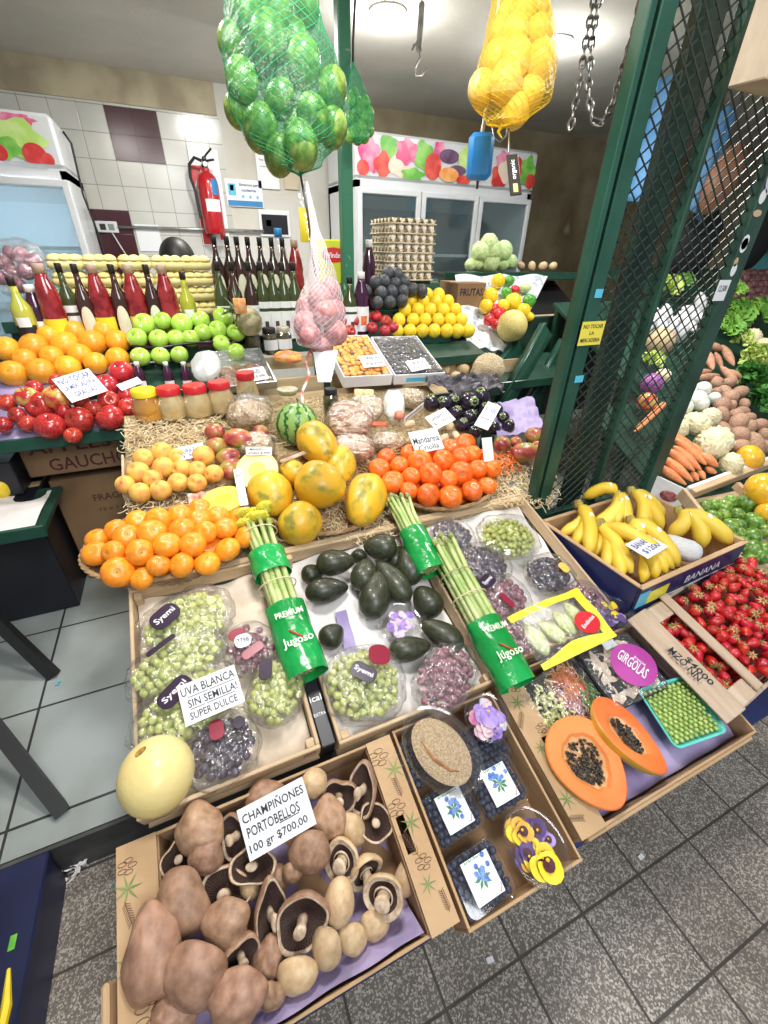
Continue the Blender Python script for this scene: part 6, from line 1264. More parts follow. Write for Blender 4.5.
# ================================================================= REAR SHELVES
def slab(name, label, x0, x1, v0, v1, z0, z1, m=GREEND, cat='shelf', legs=True):
    o = root(name, label, cat, T(0, 0, 0)); l = v1-v0
    part('shelf_board', MB().add([(x0, v0, z0), (x1, v0, z0), (x1, v1, z1), (x0, v1, z1), (x0, v0, z0-.02), (x1, v0, z0-.02), (x1, v1, z1-.02), (x0, v1, z1-.02)], [(0, 1, 2, 3), (7, 6, 5, 4), (0, 4, 5, 1), (1, 5, 6, 2), (2, 6, 7, 3), (3, 7, 4, 0)]), m, o, smooth=False)
    part('front_lip', MB().box(((x0+x1)/2, v0-.008, z0-.012), (x1-x0, .014, .05), bev=.003), SHEEN, o)
    if legs:
        for x in (x0+.03, x1-.03):
            for v, z in ((v0+.03, z0), (v1-.03, z1)): part('leg', MB().box((x, v, (z-.02+.15)/2), (.035, .035, z-.17), bev=.003), GREEND, o)
    return o
s = slab('apple_stand', 'dark green stand with sloping tray for red apples at the left', -1.45, -.285, 1.95, 2.165, .945, 1.02)
part('paper_lining', MB().grid(lambda u, v: (-1.42+u*1.12, 1.945+v*.22, .949+.078*v+.004*math.sin(u*40)), 50, 6), PURP, s)
s = slab('orange_stand', 'green shelf with the tier of big oranges behind the red apples', -1.45, -.31, 2.17, 2.36, 1.055, 1.12)
part('paper_lining', MB().grid(lambda u, v: (-1.42+u*1.1, 2.165+v*.19, 1.06+.06*v+.004*math.sin(u*40)), 50, 6), PURP, s)
slab('green_apple_stand', 'green shelf with two stepped trays of green apples', -.30, .25, 2.17, 2.38, 1.02, 1.11)
slab('bottle_shelf', 'green shelf carrying the left row of sauce bottles above the oranges', -1.45, .06, 2.385, 2.66, 1.155, 1.155)
slab('bottle_shelf', 'long green shelf under the wine and oil bottles beside the post', .07, 1.50, 2.385, 2.58, 1.155, 1.155)
slab('rear_shelf', 'rear green shelf holding yellow egg cartons and the tall wine bottles', -.75, 1.62, 2.67, 3.0, 1.26, 1.26)
slab('lemon_stand', 'green shelf with tray stacked with yellow lemons', 1.02, 1.64, 2.17, 2.375, 1.075, 1.12)
slab('red_apple_stand', 'green shelf with red apples behind the hanging onion net', .62, 1.02, 2.17, 2.375, 1.09, 1.13)
TANB = mat('light_plywood', (.50, .36, .20), (.62, .47, .28), scale=3, rough=.6, stretch=(1, 10, 10))
ob('plywood_board', MB().box((1.05, 2.20, .955), (1.7, .016, .15)).mesh('plywood_board', TANB, False), None, None, 'light plywood board along the front under the lemon shelf', 'board')
ob('plywood_board', MB().box((.35, 2.34, 1.075), (.75, .012, .06)).mesh('plywood_board', TANB, False), None, None, 'light plywood strip below the wine bottles behind the lidded jars', 'board')
slab('low_table', 'sloping table of dried fruit boxes and jars behind the watermelon', -.02, 1.62, 1.99, 2.16, .925, .965, TANB)
# cartons below the left shelves
BRC = mat('shade_tinted_kraft', (.22, .125, .06), (.28, .17, .085), scale=3, rough=.8)  # kraft base colour lowered to carry the shade under the stands
def carton(label, x0, x1, v0, v1, z0, z1, m, words=(), ink=None, name='carton'):
    o = root(name, label, 'box', T((x0+x1)/2, v0, z0)); w = x1-x0; h = z1-z0
    part('shell', MB().box((0, (v1-v0)/2, h/2), (w, v1-v0, h), bev=.004), m, o); part('tape', MB().box((0, (v1-v0)/2, h+.0004), (w*.98, .05, .001)), TANB, o)
    for (s, cx, cz, ww, hh) in words: letter(s, ink or INK, o, frame(Vector(((cx-.5)*w, -.0015, cz*h)), (1, 0, 0), (0, 0, 1)), ww*w, hh*h)
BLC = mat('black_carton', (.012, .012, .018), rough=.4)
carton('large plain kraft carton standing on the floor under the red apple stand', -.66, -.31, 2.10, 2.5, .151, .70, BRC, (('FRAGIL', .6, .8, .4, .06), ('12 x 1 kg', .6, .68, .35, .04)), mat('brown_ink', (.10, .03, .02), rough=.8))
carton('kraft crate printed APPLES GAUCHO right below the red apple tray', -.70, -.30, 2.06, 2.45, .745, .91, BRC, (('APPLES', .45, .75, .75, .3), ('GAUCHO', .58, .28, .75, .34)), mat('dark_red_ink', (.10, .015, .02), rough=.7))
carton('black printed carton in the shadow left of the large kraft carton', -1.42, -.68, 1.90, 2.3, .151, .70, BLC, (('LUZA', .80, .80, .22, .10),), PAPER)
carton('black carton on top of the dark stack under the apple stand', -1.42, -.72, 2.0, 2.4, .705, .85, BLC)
# small green table at the left edge
s = slab('side_table', 'dark green side table with paper lined corner at the left edge', -1.6, -.60, 1.70, 2.04, .70, .70, legs=False)
for x, v in ((-.715, 1.515), ): pass
part('paper_lining', MB().grid(lambda u, v: (-1.2+u*.57, 1.71+v*.30, .706+.010*math.sin(u*9)*math.sin(v*5)), 20, 10), TISS, s)
for i, (a, b_) in enumerate((((-.715, 1.50, .15), (-1.02, 1.80, .69)), ((-.60, .93, .15), (-1.10, 1.70, .69)))):
    part('slanted_leg', MB().tube([a, b_], .026, 4), BLK, s)
pp = [((0, 468), (22, 478), 26, .72, 'orange papaya on the side table at the left edge', mat('orange_fruit_skin', (.85, .32, .06), (.9, .4, .1), scale=3, rough=.4)), ((-6, 492), (8, 478), 26, .72, 'yellow mango in front of the orange papaya on the side table', MATS['yellow_peel'])]
for x1, x2, w, z, lb, m in pp:
    a, b_ = onz(*x1, z+.02), onz(*x2, z+.02); c = (a+b_)/2; r = px2m(c, w)/2; ob('papaya' if 'papaya' in lb else 'mango', MB().ball(papf, 20, 14).mesh('fruit', m), zframe(c, b_-a) @ Sc(r, r, r*1.3), None, lb, 'papaya' if 'papaya' in lb else 'mango')
# apples and oranges on the left
def shelfpt(v0, z0, s): 
    return lambda x, y, h=0: plane(x, y, z0-s*v0+h, s)
ra = fruit_proto('red_apple', MB(), RAP) if 0 else bpy.data.objects.new('red_apple', apple_me.mesh('red_apple', RAP)); COL.objects.link(ra); ob('stem', MB().tube([(0, 0, .52), (.02, 0, .75), (.07, 0, 1.0)], [.035, .028, .04], 6).mesh('stem', STEM), None, ra); kids_of(ra); CATS['red_apple'] = 'apple'
LA = [(40, 400, 100), (20, 520, 88), (190, 325, 95), (220, 415, 148), (110, 480, 66), (150, 505, 84), (262, 527, 155), (430, 500, 150), (360, 450, 84), (460, 400, 80), (515, 430, 95), (602, 475, 145), (590, 388, 112), (582, 312, 130), (668, 232, 128), (690, 362, 76), (700, 420, 100), (320, 285, 74), (410, 560, 60)]
ap = shelfpt(1.95, .95, .36)
pile(ra, mapc(LA, 0, 330, 1/5.486), 'red apple on the left stand, {row} row from front, {col} from left', 'red apples on the left stand', 14, lambda x, y, r: .038+.0011*(438-y), pf=ap)
ya = bpy.data.objects.new('red_apple', bpy.data.meshes.new_from_object(ra)); ya.data.materials.clear(); ya.data.materials.append(RAPY); COL.objects.link(ya); ob('stem', MB().tube([(0, 0, .52), (.02, 0, .75), (.07, 0, 1.0)], [.035, .028, .04], 6).mesh('stem', STEM), None, ya); kids_of(ya)
for i, (u, v, w) in enumerate(((150, 372, 125), (318, 372, 152))):
    p = ap(u/5.486, 330+v/5.486, .10); r = px2m(p, w/5.486)/2; M = T(p) @ face_rot(-.2, .5) @ Sc(r); lb = ['yellow blushed apple on the left of the apple stand', 'yellow and red apple just left of the NO TOCAR card'][i]
    if i == 0: ya.matrix_basis = M; tag(ya, lb, 'apple', 'red apples on the left stand')
    else: dup(ya, M, lb)
card([(57, 378), (93, 367), (72, 403)], [('NO TOCAR', .5, .8, .85, .22), ('LA MERCADERIA', .5, .52, .85, .18), ('GRACIAS', .5, .22, .6, .18)], 'white card reading NO TOCAR LA MERCADERIA on the red apples', h=(.14, .17), pf=ap, ink=INKB)
card([(119, 384), (140, 376), (122, 391)], [], 'small grey bag end lying between the red apples and the honey jar', h=(.12, .13), pf=ap, cat='paper', name='paper_slip')
og = bpy.data.objects.new('orange', orange_me.mesh('orange', ORG)); COL.objects.link(og); ob('stem_button', MB().lathe([(0, .87), (.06, .865), (.075, .83)], 8).mesh('stem_button', NUB), None, og); kids_of(og)
LO = [(50, 105, 132), (195, 98, 145), (345, 88, 145), (270, 60, 90), (510, 72, 138), (638, 62, 125), (405, 20, 76), (570, 18, 84), (92, 222, 140), (232, 215, 142), (378, 197, 132), (515, 172, 118), (642, 158, 122), (140, 160, 60), (300, 145, 60), (440, 130, 60)]
op = shelfpt(2.17, 1.06, .3)
pile(og, mapc(LO, 0, 330, 1/5.486), 'large orange behind the red apples, {row} tier from front, {col} from left', 'large oranges on the shelf', 20, lambda x, y, r: .04+.0014*(375-y), pf=op, sl=-.12)
ga = bpy.data.objects.new('green_apple', apple_me.mesh('green_apple', GAP)); COL.objects.link(ga); ob('stem', MB().tube([(0, 0, .52), (.02, 0, .75), (.07, 0, 1.0)], [.03, .02, .03], 6).mesh('stem', STEM), None, ga)
q = Vector((.35, -.5, .62)); ob('sticker', MB().lathe([(0, .012), (.16, 0)], 10, zframe(q.normalized()*.955, q) @ Sc(1, .8, 1), cap=False).mesh('sticker', STK, False), None, ga); kids_of(ga); CATS['green_apple'] = 'apple'
LG_ = mapc([(265, 555, 122), (375, 540, 102), (480, 555, 122), (595, 545, 108), (725, 520, 118), (220, 640, 118), (352, 645, 115), (465, 640, 102), (570, 615, 104), (695, 600, 112), (240, 750, 112), (358, 745, 106), (470, 738, 98)], 100, 230, 1/5.907)+[(236, 333, 18), (236, 352, 16), (221, 342, 16), (195, 335, 16)]
gp = shelfpt(2.17, 1.06, .85)
pile(ga, LG_, 'green apple on the stepped trays, {row} row from front, {col} from left', 'green apples on the shelf', 16, lambda x, y, r: .03, pf=gp, roll=.5)
ob('black_tray_edge', MB().tube([gp(132, 346, .05), gp(160, 348, .05), gp(182, 344, .05), gp(232, 341, .05)], .006, 6).mesh('black_tray_edge', BTR), None, None, 'black rim of the upper tray between the two rows of green apples', 'tray')
# lemons, dark avocados and red apples to the right
lm = bpy.data.objects.new('lemon', MB().ball(lambda v: Vector((v.x, v.y, v.z*1.05)), 16, 12).mesh('lemon', LEM)); COL.objects.link(lm); ob('stem_button', MB().lathe([(0, 1.06), (.06, 1.05), (.07, 1.0)], 8).mesh('stem_button', NUB), None, lm); kids_of(lm)
LL = [(x, 331, 13.5) for x in (397, 410, 422, 434, 447, 459, 466)]+[(x, 320, 13) for x in (399, 413, 425, 438, 450, 461)]+[(x, 310, 13) for x in (405, 418, 430, 443, 455)]+[(x, 301, 12.5) for x in (411, 423, 436, 447)]+[(416, 294, 12), (427, 295, 12), (439, 296, 12)]
lp_ = shelfpt(2.17, 1.08, .3)
pile(lm, LL, 'lemon in the shelf pyramid, {row} row from front, {col} from left', 'lemons stacked on the shelf', 9.5, lambda x, y, r: .03+.0030*(337-y), pf=lp_, sl=0)
RR2 = [(342, 306, 13), (357, 308, 13), (343, 320, 12), (354, 321, 12), (366, 317, 12), (377, 317, 12), (385, 321, 12), (393, 327, 12), (385, 331, 10), (350, 331, 11), (372, 328, 12)]
pile(ra, RR2, 'red apple right of the onion net, {row} row from front, {col} from left', 'red apples in the middle shelf', 11, lambda x, y, r: .03+.0022*(337-y), pf=shelfpt(2.17, 1.10, .3))
AVR = mat('ripe_avocado_skin', (.035, .038, .045), (.10, .105, .12), scale=5, rough=.5, bump=.4, bscale=30, var=.1)
ar = bpy.data.objects.new('dark_avocado', MB().ball(lambda v: Vector((v.x, v.y, v.z*1.15)), 16, 12).mesh('dark_avocado', AVR)); COL.objects.link(ar); ob('stem_button', MB().lathe([(0, 1.16), (.08, 1.14), (.09, 1.05)], 8).mesh('stem_button', NUB), None, ar); kids_of(ar); CATS['dark_avocado'] = 'avocado'
pile(ar, [(376, 283, 12), (386, 281, 12), (395, 282, 11), (381, 293, 13), (392, 292, 12), (377, 303, 12), (390, 302, 12), (402, 301, 12), (404, 291, 12), (412, 290, 12), (421, 291, 11), (401, 281, 11), (390, 275, 12), (397, 277, 11), (366, 291, 9)], 'dark avocado left of the lemons, {row} row from front, {col} from left', 'dark avocados by the egg trays', 10, lambda x, y, r: .03, pf=shelfpt(2.40, 1.22, 1.2))
# ---------------------------------------------------------------- bottles
BG = {'wine': mat('dark_bottle_glass', (.035, .014, .012), (.05, .02, .015), scale=3, rough=.08, coat=.6), 'olive': mat('green_bottle_glass', (.05, .065, .02), rough=.08, coat=.6), 'oil': mat('oil_bottle', (.40, .42, .04), (.5, .5, .08), scale=3, rough=.08, coat=.6),
      'tom': mat('tomato_sauce', (.17, .008, .012), (.30, .025, .03), scale=30, rough=.15, coat=.6), 'grape': mat('purple_juice', (.05, .01, .04), rough=.1, coat=.6), 'water': film('bottle_plastic', gl=.3, bump=.1, rough=.05, haze=.15)}
CAPS = {'wine': BLK, 'olive': BLK, 'oil': BLK, 'tom': mat('cream_cap', (.42, .30, .22), rough=.4), 'grape': WP, 'water': BP}
IV = mat('ivory_label', (.72, .70, .55), (.66, .66, .5), scale=30, rough=.6); YL = mat('yellow_label', (.85, .68, .03), rough=.4); PHO = mat('tomato_picture', (.7, .06, .03), (.75, .25, .05), scale=40, rough=.4)
def bottle_proto(kind, H_, R_, label):
    o = ob('bottle', None); k = kind
    if k in ('tom', 'grape', 'water'): pr = [(R_*.9, 0), (R_, .01), (R_, H_*.50), (R_*.90, H_*.56), (R_*.97, H_*.62), (R_*.82, H_*.74), (R_*.5, H_*.86), (R_*.40, H_*.92)]
    else: pr = [(R_*.9, 0), (R_, .008), (R_, H_*.58), (R_*.9, H_*.65), (R_*.45, H_*.76), (R_*.36, H_*.82), (R_*.34, H_*.93)]
    b = MB().lathe(pr, 16); ob('glass_body', b.mesh('glass_body', BG[kind]), None, o)
    c = R_*(.48 if k in ('tom', 'grape', 'water') else .38); ob('cap', MB().lathe([(c, H_*.90), (c, H_*.99), (c*.9, H_), (0, H_)], 12).mesh('cap', CAPS[kind]), None, o)
    def lab(z0, z1, wd, m, nm='label', rr=1.015):
        L_ = ob(nm, MB().grid(lambda u, v: (R_*rr*math.sin((u-.5)*wd), -R_*rr*math.cos((u-.5)*wd), z0+(z1-z0)*v), 10, 1).mesh(nm, m), None, o); return L_
    if label == 'oval':
        b = MB().grid(lambda u, v: (R_*1.03*math.sin(math.cos(6.2832*u)*v*.75), -R_*1.03*math.cos(math.cos(6.2832*u)*v*.75), H_*.33+math.sin(6.2832*u)*v*H_*.22), 20, 5); ob('label', b.mesh('label', IV), None, o, label='tall oval ivory label')
    if label == 'white': 
        lab(H_*.06, H_*.42, 2.2, WP); lab(H_*.46, H_*.54, 2.2, WP); lab(H_*.20, H_*.30, .5, mat('dark_seal', (.10, .04, .03), rough=.5), 'seal', 1.03)
    if label == 'tomato': lab(H_*.16, H_*.42, 2.2, YL); lab(H_*.16, H_*.27, 1.8, PHO, 'picture', 1.03)
    if label == 'small': lab(H_*.12, H_*.5, 2.0, WP); lab(H_*.22, H_*.36, .8, PHO, 'picture', 1.03)
    if label == 'black': lab(H_*.12, H_*.42, 2.2, BLK); lab(H_*.40, H_*.52, 1.2, WP, 'seal', 1.03)
    if label == 'yellow': lab(H_*.1, H_*.3, 2.2, YL)
    kids_of(o); return o
BPR = {}
def bottle(kind, lab, x, ytop, v, zb, hh, R_, label):
    key = (kind, lab, hh, R_); p = onv(x, ytop, v); M = T(p.x, v, zb)
    if key not in BPR: 
        o = bottle_proto(kind, hh, R_, lab); BPR[key] = o; o.matrix_basis = M; tag(o, label, 'bottle', 'bottles on the shelves'); return
    dup(BPR[key], M, label)
zL = 1.156
for a in (('oil', 'black', 10, 280, 2.46, .31, .040, 'yellow oil bottle with black label at the far left end of the bottle row'), ('grape', 'small', 29, 288, 2.50, .28, .042, 'short red sauce bottle with a tomato on its white label'),
          ('tom', 'tomato', 37, 265, 2.47, .36, .048, 'tall tomato sauce bottle under the hanging bag of purple onions'), ('olive', 'white', 57, 264, 2.55, .36, .036, 'green glass bottle with white label, first glass one from the left'),
          ('wine', 'oval', 72, 262, 2.47, .36, .036, 'dark bottle with oval label, first of the three in the left row'), ('tom', 'tomato', 91, 268, 2.47, .36, .045, 'tomato sauce bottle between the first and second oval labelled bottles'),
          ('wine', 'oval', 109, 262, 2.47, .36, .036, 'dark bottle with oval label, second of the three in the left row'), ('tom', 'tomato', 127, 266, 2.47, .36, .045, 'tomato sauce bottle between the second and third oval labelled bottles'),
          ('wine', 'oval', 144, 262, 2.47, .36, .036, 'dark bottle with oval label, third of the three in the left row'), ('tom', 'yellow', 160, 264, 2.47, .36, .045, 'tomato sauce bottle left of the small oil bottle with black label'), ('oil', 'black', 180, 265, 2.50, .33, .036, 'greenish oil bottle with black label at the right end of the left row')):
    bottle(a[0], a[1], a[2], a[3], a[4], zL, a[5], a[6], a[7])
for i, x in enumerate((212, 225, 235, 246, 258, 270, 281)): bottle('wine', 'oval', x, 231, 2.72, 1.261, .375, .035, 'tall dark bottle in the back row below the extinguisher, %s from left' % ordn(i))
bottle('tom', 'yellow', 293, 231, 2.72, 1.261, .37, .042, 'tall tomato sauce bottle at the right end of the back bottle row'); bottle('water', None, 276, 212, 2.80, 1.261, .42, .045, 'clear plastic water bottle with blue cap behind the wine bottles')
for x, k, l_, lb in ((216, 'olive', 'small', 'green bottle with pale label, first from the left in the front wine row'), (230, 'wine', 'oval', 'dark bottle with oval label, second from the left in the front wine row'), (247, 'wine', 'small', 'dark bottle with red picture label, third from the left in the front wine row'),
    (259, 'olive', 'white', 'green bottle with round seal label, fourth from the left in the front wine row'), (270, 'olive', 'white', 'green bottle with round seal label, fifth from the left in the front wine row'), (281, 'olive', 'white', 'green bottle with round seal label, sixth from the left in the front wine row'), (292, 'olive', 'white', 'green bottle with round seal label, last in the front row before the onion net')):
    bottle(k, l_, x, 262, 2.45, 1.156, .375, .037, lb)
for x, y, k, l_, hh, lb in ((349, 262, 'olive', 'white', .27, 'dark bottle with white label just right of the yellow packet'), (361, 262, 'grape', 'small', .29, 'purple juice bottle with white cap beside the dark avocados'), (369, 235, 'grape', None, .33, 'large dark purple bottle right of the green post')): bottle(k, l_, x, y, 2.46 if hh < .3 else 2.72, 1.156 if hh < .3 else 1.261, hh*1.15, .042, lb)
for x, lb in ((330, 'dark lidded jar on the rear shelf left of the green post'), (342, 'dark lidded jar touching the green post')):
    p = onv(x, 240, 2.75); o = root('jar', lb, 'jar', T(p.x, 2.75, 1.261)); part('glass', MB().lathe([(.04, 0), (.045, .02), (.045, .26), (.036, .30)], 16), OLV, o); part('lid', MB().lathe([(.042, .30), (.042, .345), (0, .35)], 16), BLK, o)
for i, (x, y, m) in enumerate(((197, 300, mat('burgundy_pouch', (.22, .02, .06), rough=.4)), (210, 298, BLK), (221, 300, mat('kraft_pouch', (.5, .36, .22), rough=.6)))):
    p = onv(x, y, 2.42); o = root('spice_pouch', ['burgundy topped pouch', 'black pouch with round white label', 'kraft coloured pouch'][i]+' standing behind the green apples', 'pouch', T(p.x, 2.40, 1.156)); part('pouch', MB().add([(-.035, -.02, 0), (.035, -.02, 0), (.035, .02, 0), (-.035, .02, 0), (-.03, -.004, .15), (.03, -.004, .15), (.03, .004, .15), (-.03, .004, .15)], [(0, 1, 5, 4), (1, 2, 6, 5), (2, 3, 7, 6), (3, 0, 4, 7), (4, 5, 6, 7), (3, 2, 1, 0)]), m, o, smooth=False)
    part('round_label', MB().lathe([(0, .001), (.022, 0)], 14, zframe(Vector((0, -.0165, .05)), (0, -1, .1)), cap=False), WP, o)
for x, lb in ((136, 'tiny dark bottle behind the honey jar'), (165, 'tiny dark bottle behind the first puree jar'), (183, 'tiny bottle with white label left of the crumpled plastic bag')):
    p = onv(x, 362, 2.10); bottle('grape', 'small', x, 362, 2.10, p.z-.15, .15, .022, lb)
p = onv(311, 232, 2.74); ob('yellow_notice', MB().box((0, 0, 0), (.09, .01, .16), bev=.002).mesh('yellow_notice', YL), T(p.x, 2.80, 1.70), None, 'yellow notice standing behind the hanging white net', 'notice')
# pineapple with orange tag
PIN = mat('pineapple_skin', (.22, .20, .10), (.50, .44, .26), scale=16, rough=.7, bump=1, bscale=20, detail=1); p = onv(249, 322, 2.30); o = root('pineapple', 'small pineapple lying at the right end of the green apples', 'pineapple', T(p.x, 2.30, p.z))
part('body', MB().ball(lambda v: v*(1+.05*math.sin(v.z*16)*math.sin(math.atan2(v.y, v.x)*9))*.062, 30, 22), PIN, o); b = MB()
for k in range(16): a = k*.8; b.tube([(0, 0, .04), (.03*math.cos(a), .03*math.sin(a), .09), (.07*math.cos(a), .07*math.sin(a), .12+.02*math.sin(k))], [.009, .007, .001], 4)
part('crown', b, mat('pineapple_leaf', (.08, .14, .06), rough=.5), o, M=Ry(-.7))
p = onv(240, 306, 2.24); ob('orange_tag', MB().box((0, 0, 0), (.055, .004, .065), bev=.001).mesh('orange_tag', mat('orange_tag_paper', (.85, .32, .06), (.9, .55, .3), scale=60, rough=.5)), T(p), None, 'small orange tag standing above the pineapple', 'tag')
p = onv(333, 268, 2.74); o = root('soup_packet', 'yellow and green packet with red oval logo behind the hanging net', 'packet', T(p.x, 2.72, 1.261) @ Rz(-.3) @ Sc(1.25)); part('pouch', MB().box((0, 0, .15), (.14, .04, .30), bev=.006), mat('packet_yellow', (.55, .62, .03), (.75, .70, .04), scale=8, rough=.35), o)
lg = part('red_logo', MB().lathe([(0, .001), (1, 0)], 20, zframe(Vector((0, -.0215, .24)), (0, -1, 0)) @ Sc(.055, .03, 1), cap=False), RP, o); letter('Winder', PAPER, lg, frame(Vector((0, -.0235, .24)), (1, 0, 0), (0, 0, 1)), .08, .022); part('green_print', MB().box((0, -.021, .08), (.10, .001, .10)), mat('packet_green', (.1, .35, .05), rough=.4), o)
# ---------------------------------------------------------------- egg cartons and trays
EC = mat('yellow_egg_carton', (.74, .62, .22), (.80, .70, .32), scale=20, rough=.7); TR = mat('grey_pulp_tray', (.50, .42, .28), (.60, .52, .38), scale=30, rough=.85, bump=.4); EGG = mat('white_egg', (.78, .70, .58), (.85, .78, .68), scale=3, rough=.5)
ec = MB().box((0, 0, .025), (.150, .105, .046), bev=.014)
for i in range(3):
    for j in range(2): ec.ball(lambda v: Vector((v.x*.032, v.y*.030, max(0, v.z)*.028)), 12, 8, T((i-1)*.042, (j-.5)*.045, .042))
ec_me = ec.mesh('egg_carton', EC); n = 0
for col, x in enumerate((62, 97, 132, 165, 194)):
    p = onv(x, 252, 2.78); 
    for k in range(4): ob('egg_carton', ec_me, T(p.x, 2.80, 1.261+.072*k), None, 'yellow egg carton, %s stack from the left, %s from the top' % (ordn(col), ordn(3-k)), 'egg carton', 'yellow egg cartons')
p = onv(402, 262, 2.80); et = MB(); 
et.grid(lambda u, v: ((u-.5)*.30, (v-.5)*.30, .016*math.cos(u*37.7)*math.cos(v*37.7)+.018), 40, 40); et.box((0, 0, .004), (.305, .305, .008)); et_me = et.mesh('egg_tray', TR, True)
eg_me = MB().ball(lambda v: Vector((v.x*.021, v.y*.021, v.z*.028)), 10, 8).mesh('egg', EGG); zz = 1.432
for k in range(7):
    z = zz+k*.048; ob('egg_tray', et_me, T(p.x, 2.81, z), None, 'grey pulp egg tray, %s from the bottom of the tall stack beside the post' % ordn(k), 'egg tray', 'stacked egg trays')
    if k < 6:
        for i in range(6): ob('egg', eg_me, T(p.x+(i-2.5)*.05, 2.81-.125, z+.034), None, 'egg in the front of the %s tray from the bottom, %s from the left' % (ordn(k), ordn(i)), 'egg', 'eggs in the tray stack')
        for j in range(1, 6): ob('egg', eg_me, T(p.x-.125, 2.81-.125+j*.05, z+.034), None, 'egg on the left side of the %s tray from the bottom, %s back' % (ordn(k), ordn(j)), 'egg', 'eggs in the tray stack')
ob('green_crate', MB().box((p.x+.02, 2.81, 1.345), (.40, .27, .165), bev=.01).mesh('green_crate', GREEND), None, None, 'dark green crate carrying the egg tray stack', 'crate')
# person seen behind the cartons
o = root('person', 'person with black hair, only the top of the head showing behind the egg cartons', 'person', T(onv(174, 240, 3.45).x, 3.45, .15-.10)); 
me = bpy.data.meshes.new('body'); vs = [(0, 0, .88), (0, 0, 1.05), (0, 0, 1.22), (0, -.02, 1.32), (0, -.03, 1.44), (0, -.03, 1.50), (.19, 0, 1.22), (.23, -.02, .98), (.20, -.12, .78), (-.19, 0, 1.22), (-.23, -.02, .98), (-.20, -.12, .78), (.10, 0, .84), (.11, .0, .46), (.11, .02, .05), (.11, -.1, .03), (-.10, 0, .84), (-.11, 0, .46), (-.11, .02, .05), (-.11, -.1, .03)]
ed = [(0, 1), (1, 2), (2, 3), (3, 4), (4, 5), (2, 6), (6, 7), (7, 8), (2, 9), (9, 10), (10, 11), (0, 12), (12, 13), (13, 14), (14, 15), (0, 16), (16, 17), (17, 18), (18, 19)]
me.from_pydata(vs, ed, []); bo = ob('body', me, None, o); sk = bo.modifiers.new('skin', 'SKIN'); rr = [.14, .12, .14, .055, .085, .08, .06, .042, .035, .06, .042, .035, .085, .06, .045, .035, .085, .06, .045, .035]
for i, r in enumerate(rr): me.skin_vertices[0].data[i].radius = (r, r*(.75 if i in (0, 1, 2) else 1))
me.skin_vertices[0].data[0].use_root = True; bo.modifiers.new('sub', 'SUBSURF').levels = 2; bo.modifiers['sub'].render_levels = 2; me.materials.append(mat('person_skin', (.45, .26, .18), rough=.5))
part('hair', MB().ball(lambda v: Vector((v.x*.105, v.y*.115-.02, 1.47+v.z*.115)) if v.z > -.35 or v.y > 0 else Vector((v.x*.09, v.y*.08, 1.47+v.z*.09)), 24, 18), mat('black_hair', (.01, .009, .008), rough=.5), o)
part('shirt', MB().lathe([(.10, 1.30), (.2, 1.24), (.2, 1.05), (.18, .84), (.19, .8)], 20, Sc(1, .72, 1), cap=False), mat('dark_shirt', (.03, .03, .05), rough=.7), o)
# purple onions bag at far left
ON = mat('purple_onion', (.20, .05, .10), (.40, .18, .22), scale=3, rough=.35, coat=.2, var=.12); on_me = MB().ball(lambda v: v*(1+.16*max(0, v.z)**6), 14, 10).mesh('red_onion', ON)
def fruit_bag(pts, me, name, lab, cat, grp, z, shape=1.0, fmt='{lab}'):
    rc = rows(pts, 22, 0); out = []
    for i, q in enumerate(pts): 
        p = atz(q[0], q[1], z+(q[3] if len(q) > 3 else 0)); r = px2m(p, q[2])/2; out.append((p, r)); rnd = random.Random(i)
    for _ in range(3):
        for i in range(len(out)):
            for j in range(i):
                d = out[i][0]-out[j][0]; m_ = (out[i][1]+out[j][1])*.82
                if 1e-6 < d.length < m_: k = d.normalized()*(m_-d.length)*.35; out[i] = (out[i][0]+k, out[i][1]); out[j] = (out[j][0]-k, out[j][1])
    for i, (p, r) in enumerate(out): ob(name, me, T(p) @ Rx(random.uniform(-.5, .5)) @ Ry(random.uniform(-.5, .5)) @ Sc(r, r, r*shape), None, lab.format(row=ordn(rc[i][0]), col=ordn(rc[i][1])), cat, grp)
    return out
fruit_bag([(6, 262, 16), (20, 256, 16), (34, 262, 15), (12, 274, 15), (27, 272, 15), (40, 275, 13), (2, 278, 13), (20, 286, 13), (10, 255, 12)], on_me, 'red_onion', 'purple onion in the far left bag, {row} from the bottom, {col} from left', 'onion', 'purple onions in the bag', 2.02)
p = atz(20, 270, 2.02); ob('clear_bag', blob_film(None, .13, .10, .13, 9).mesh('clear_bag', CLEARW), T(p), None, 'clear bag of purple onions above the far left sauce bottles', 'bag')
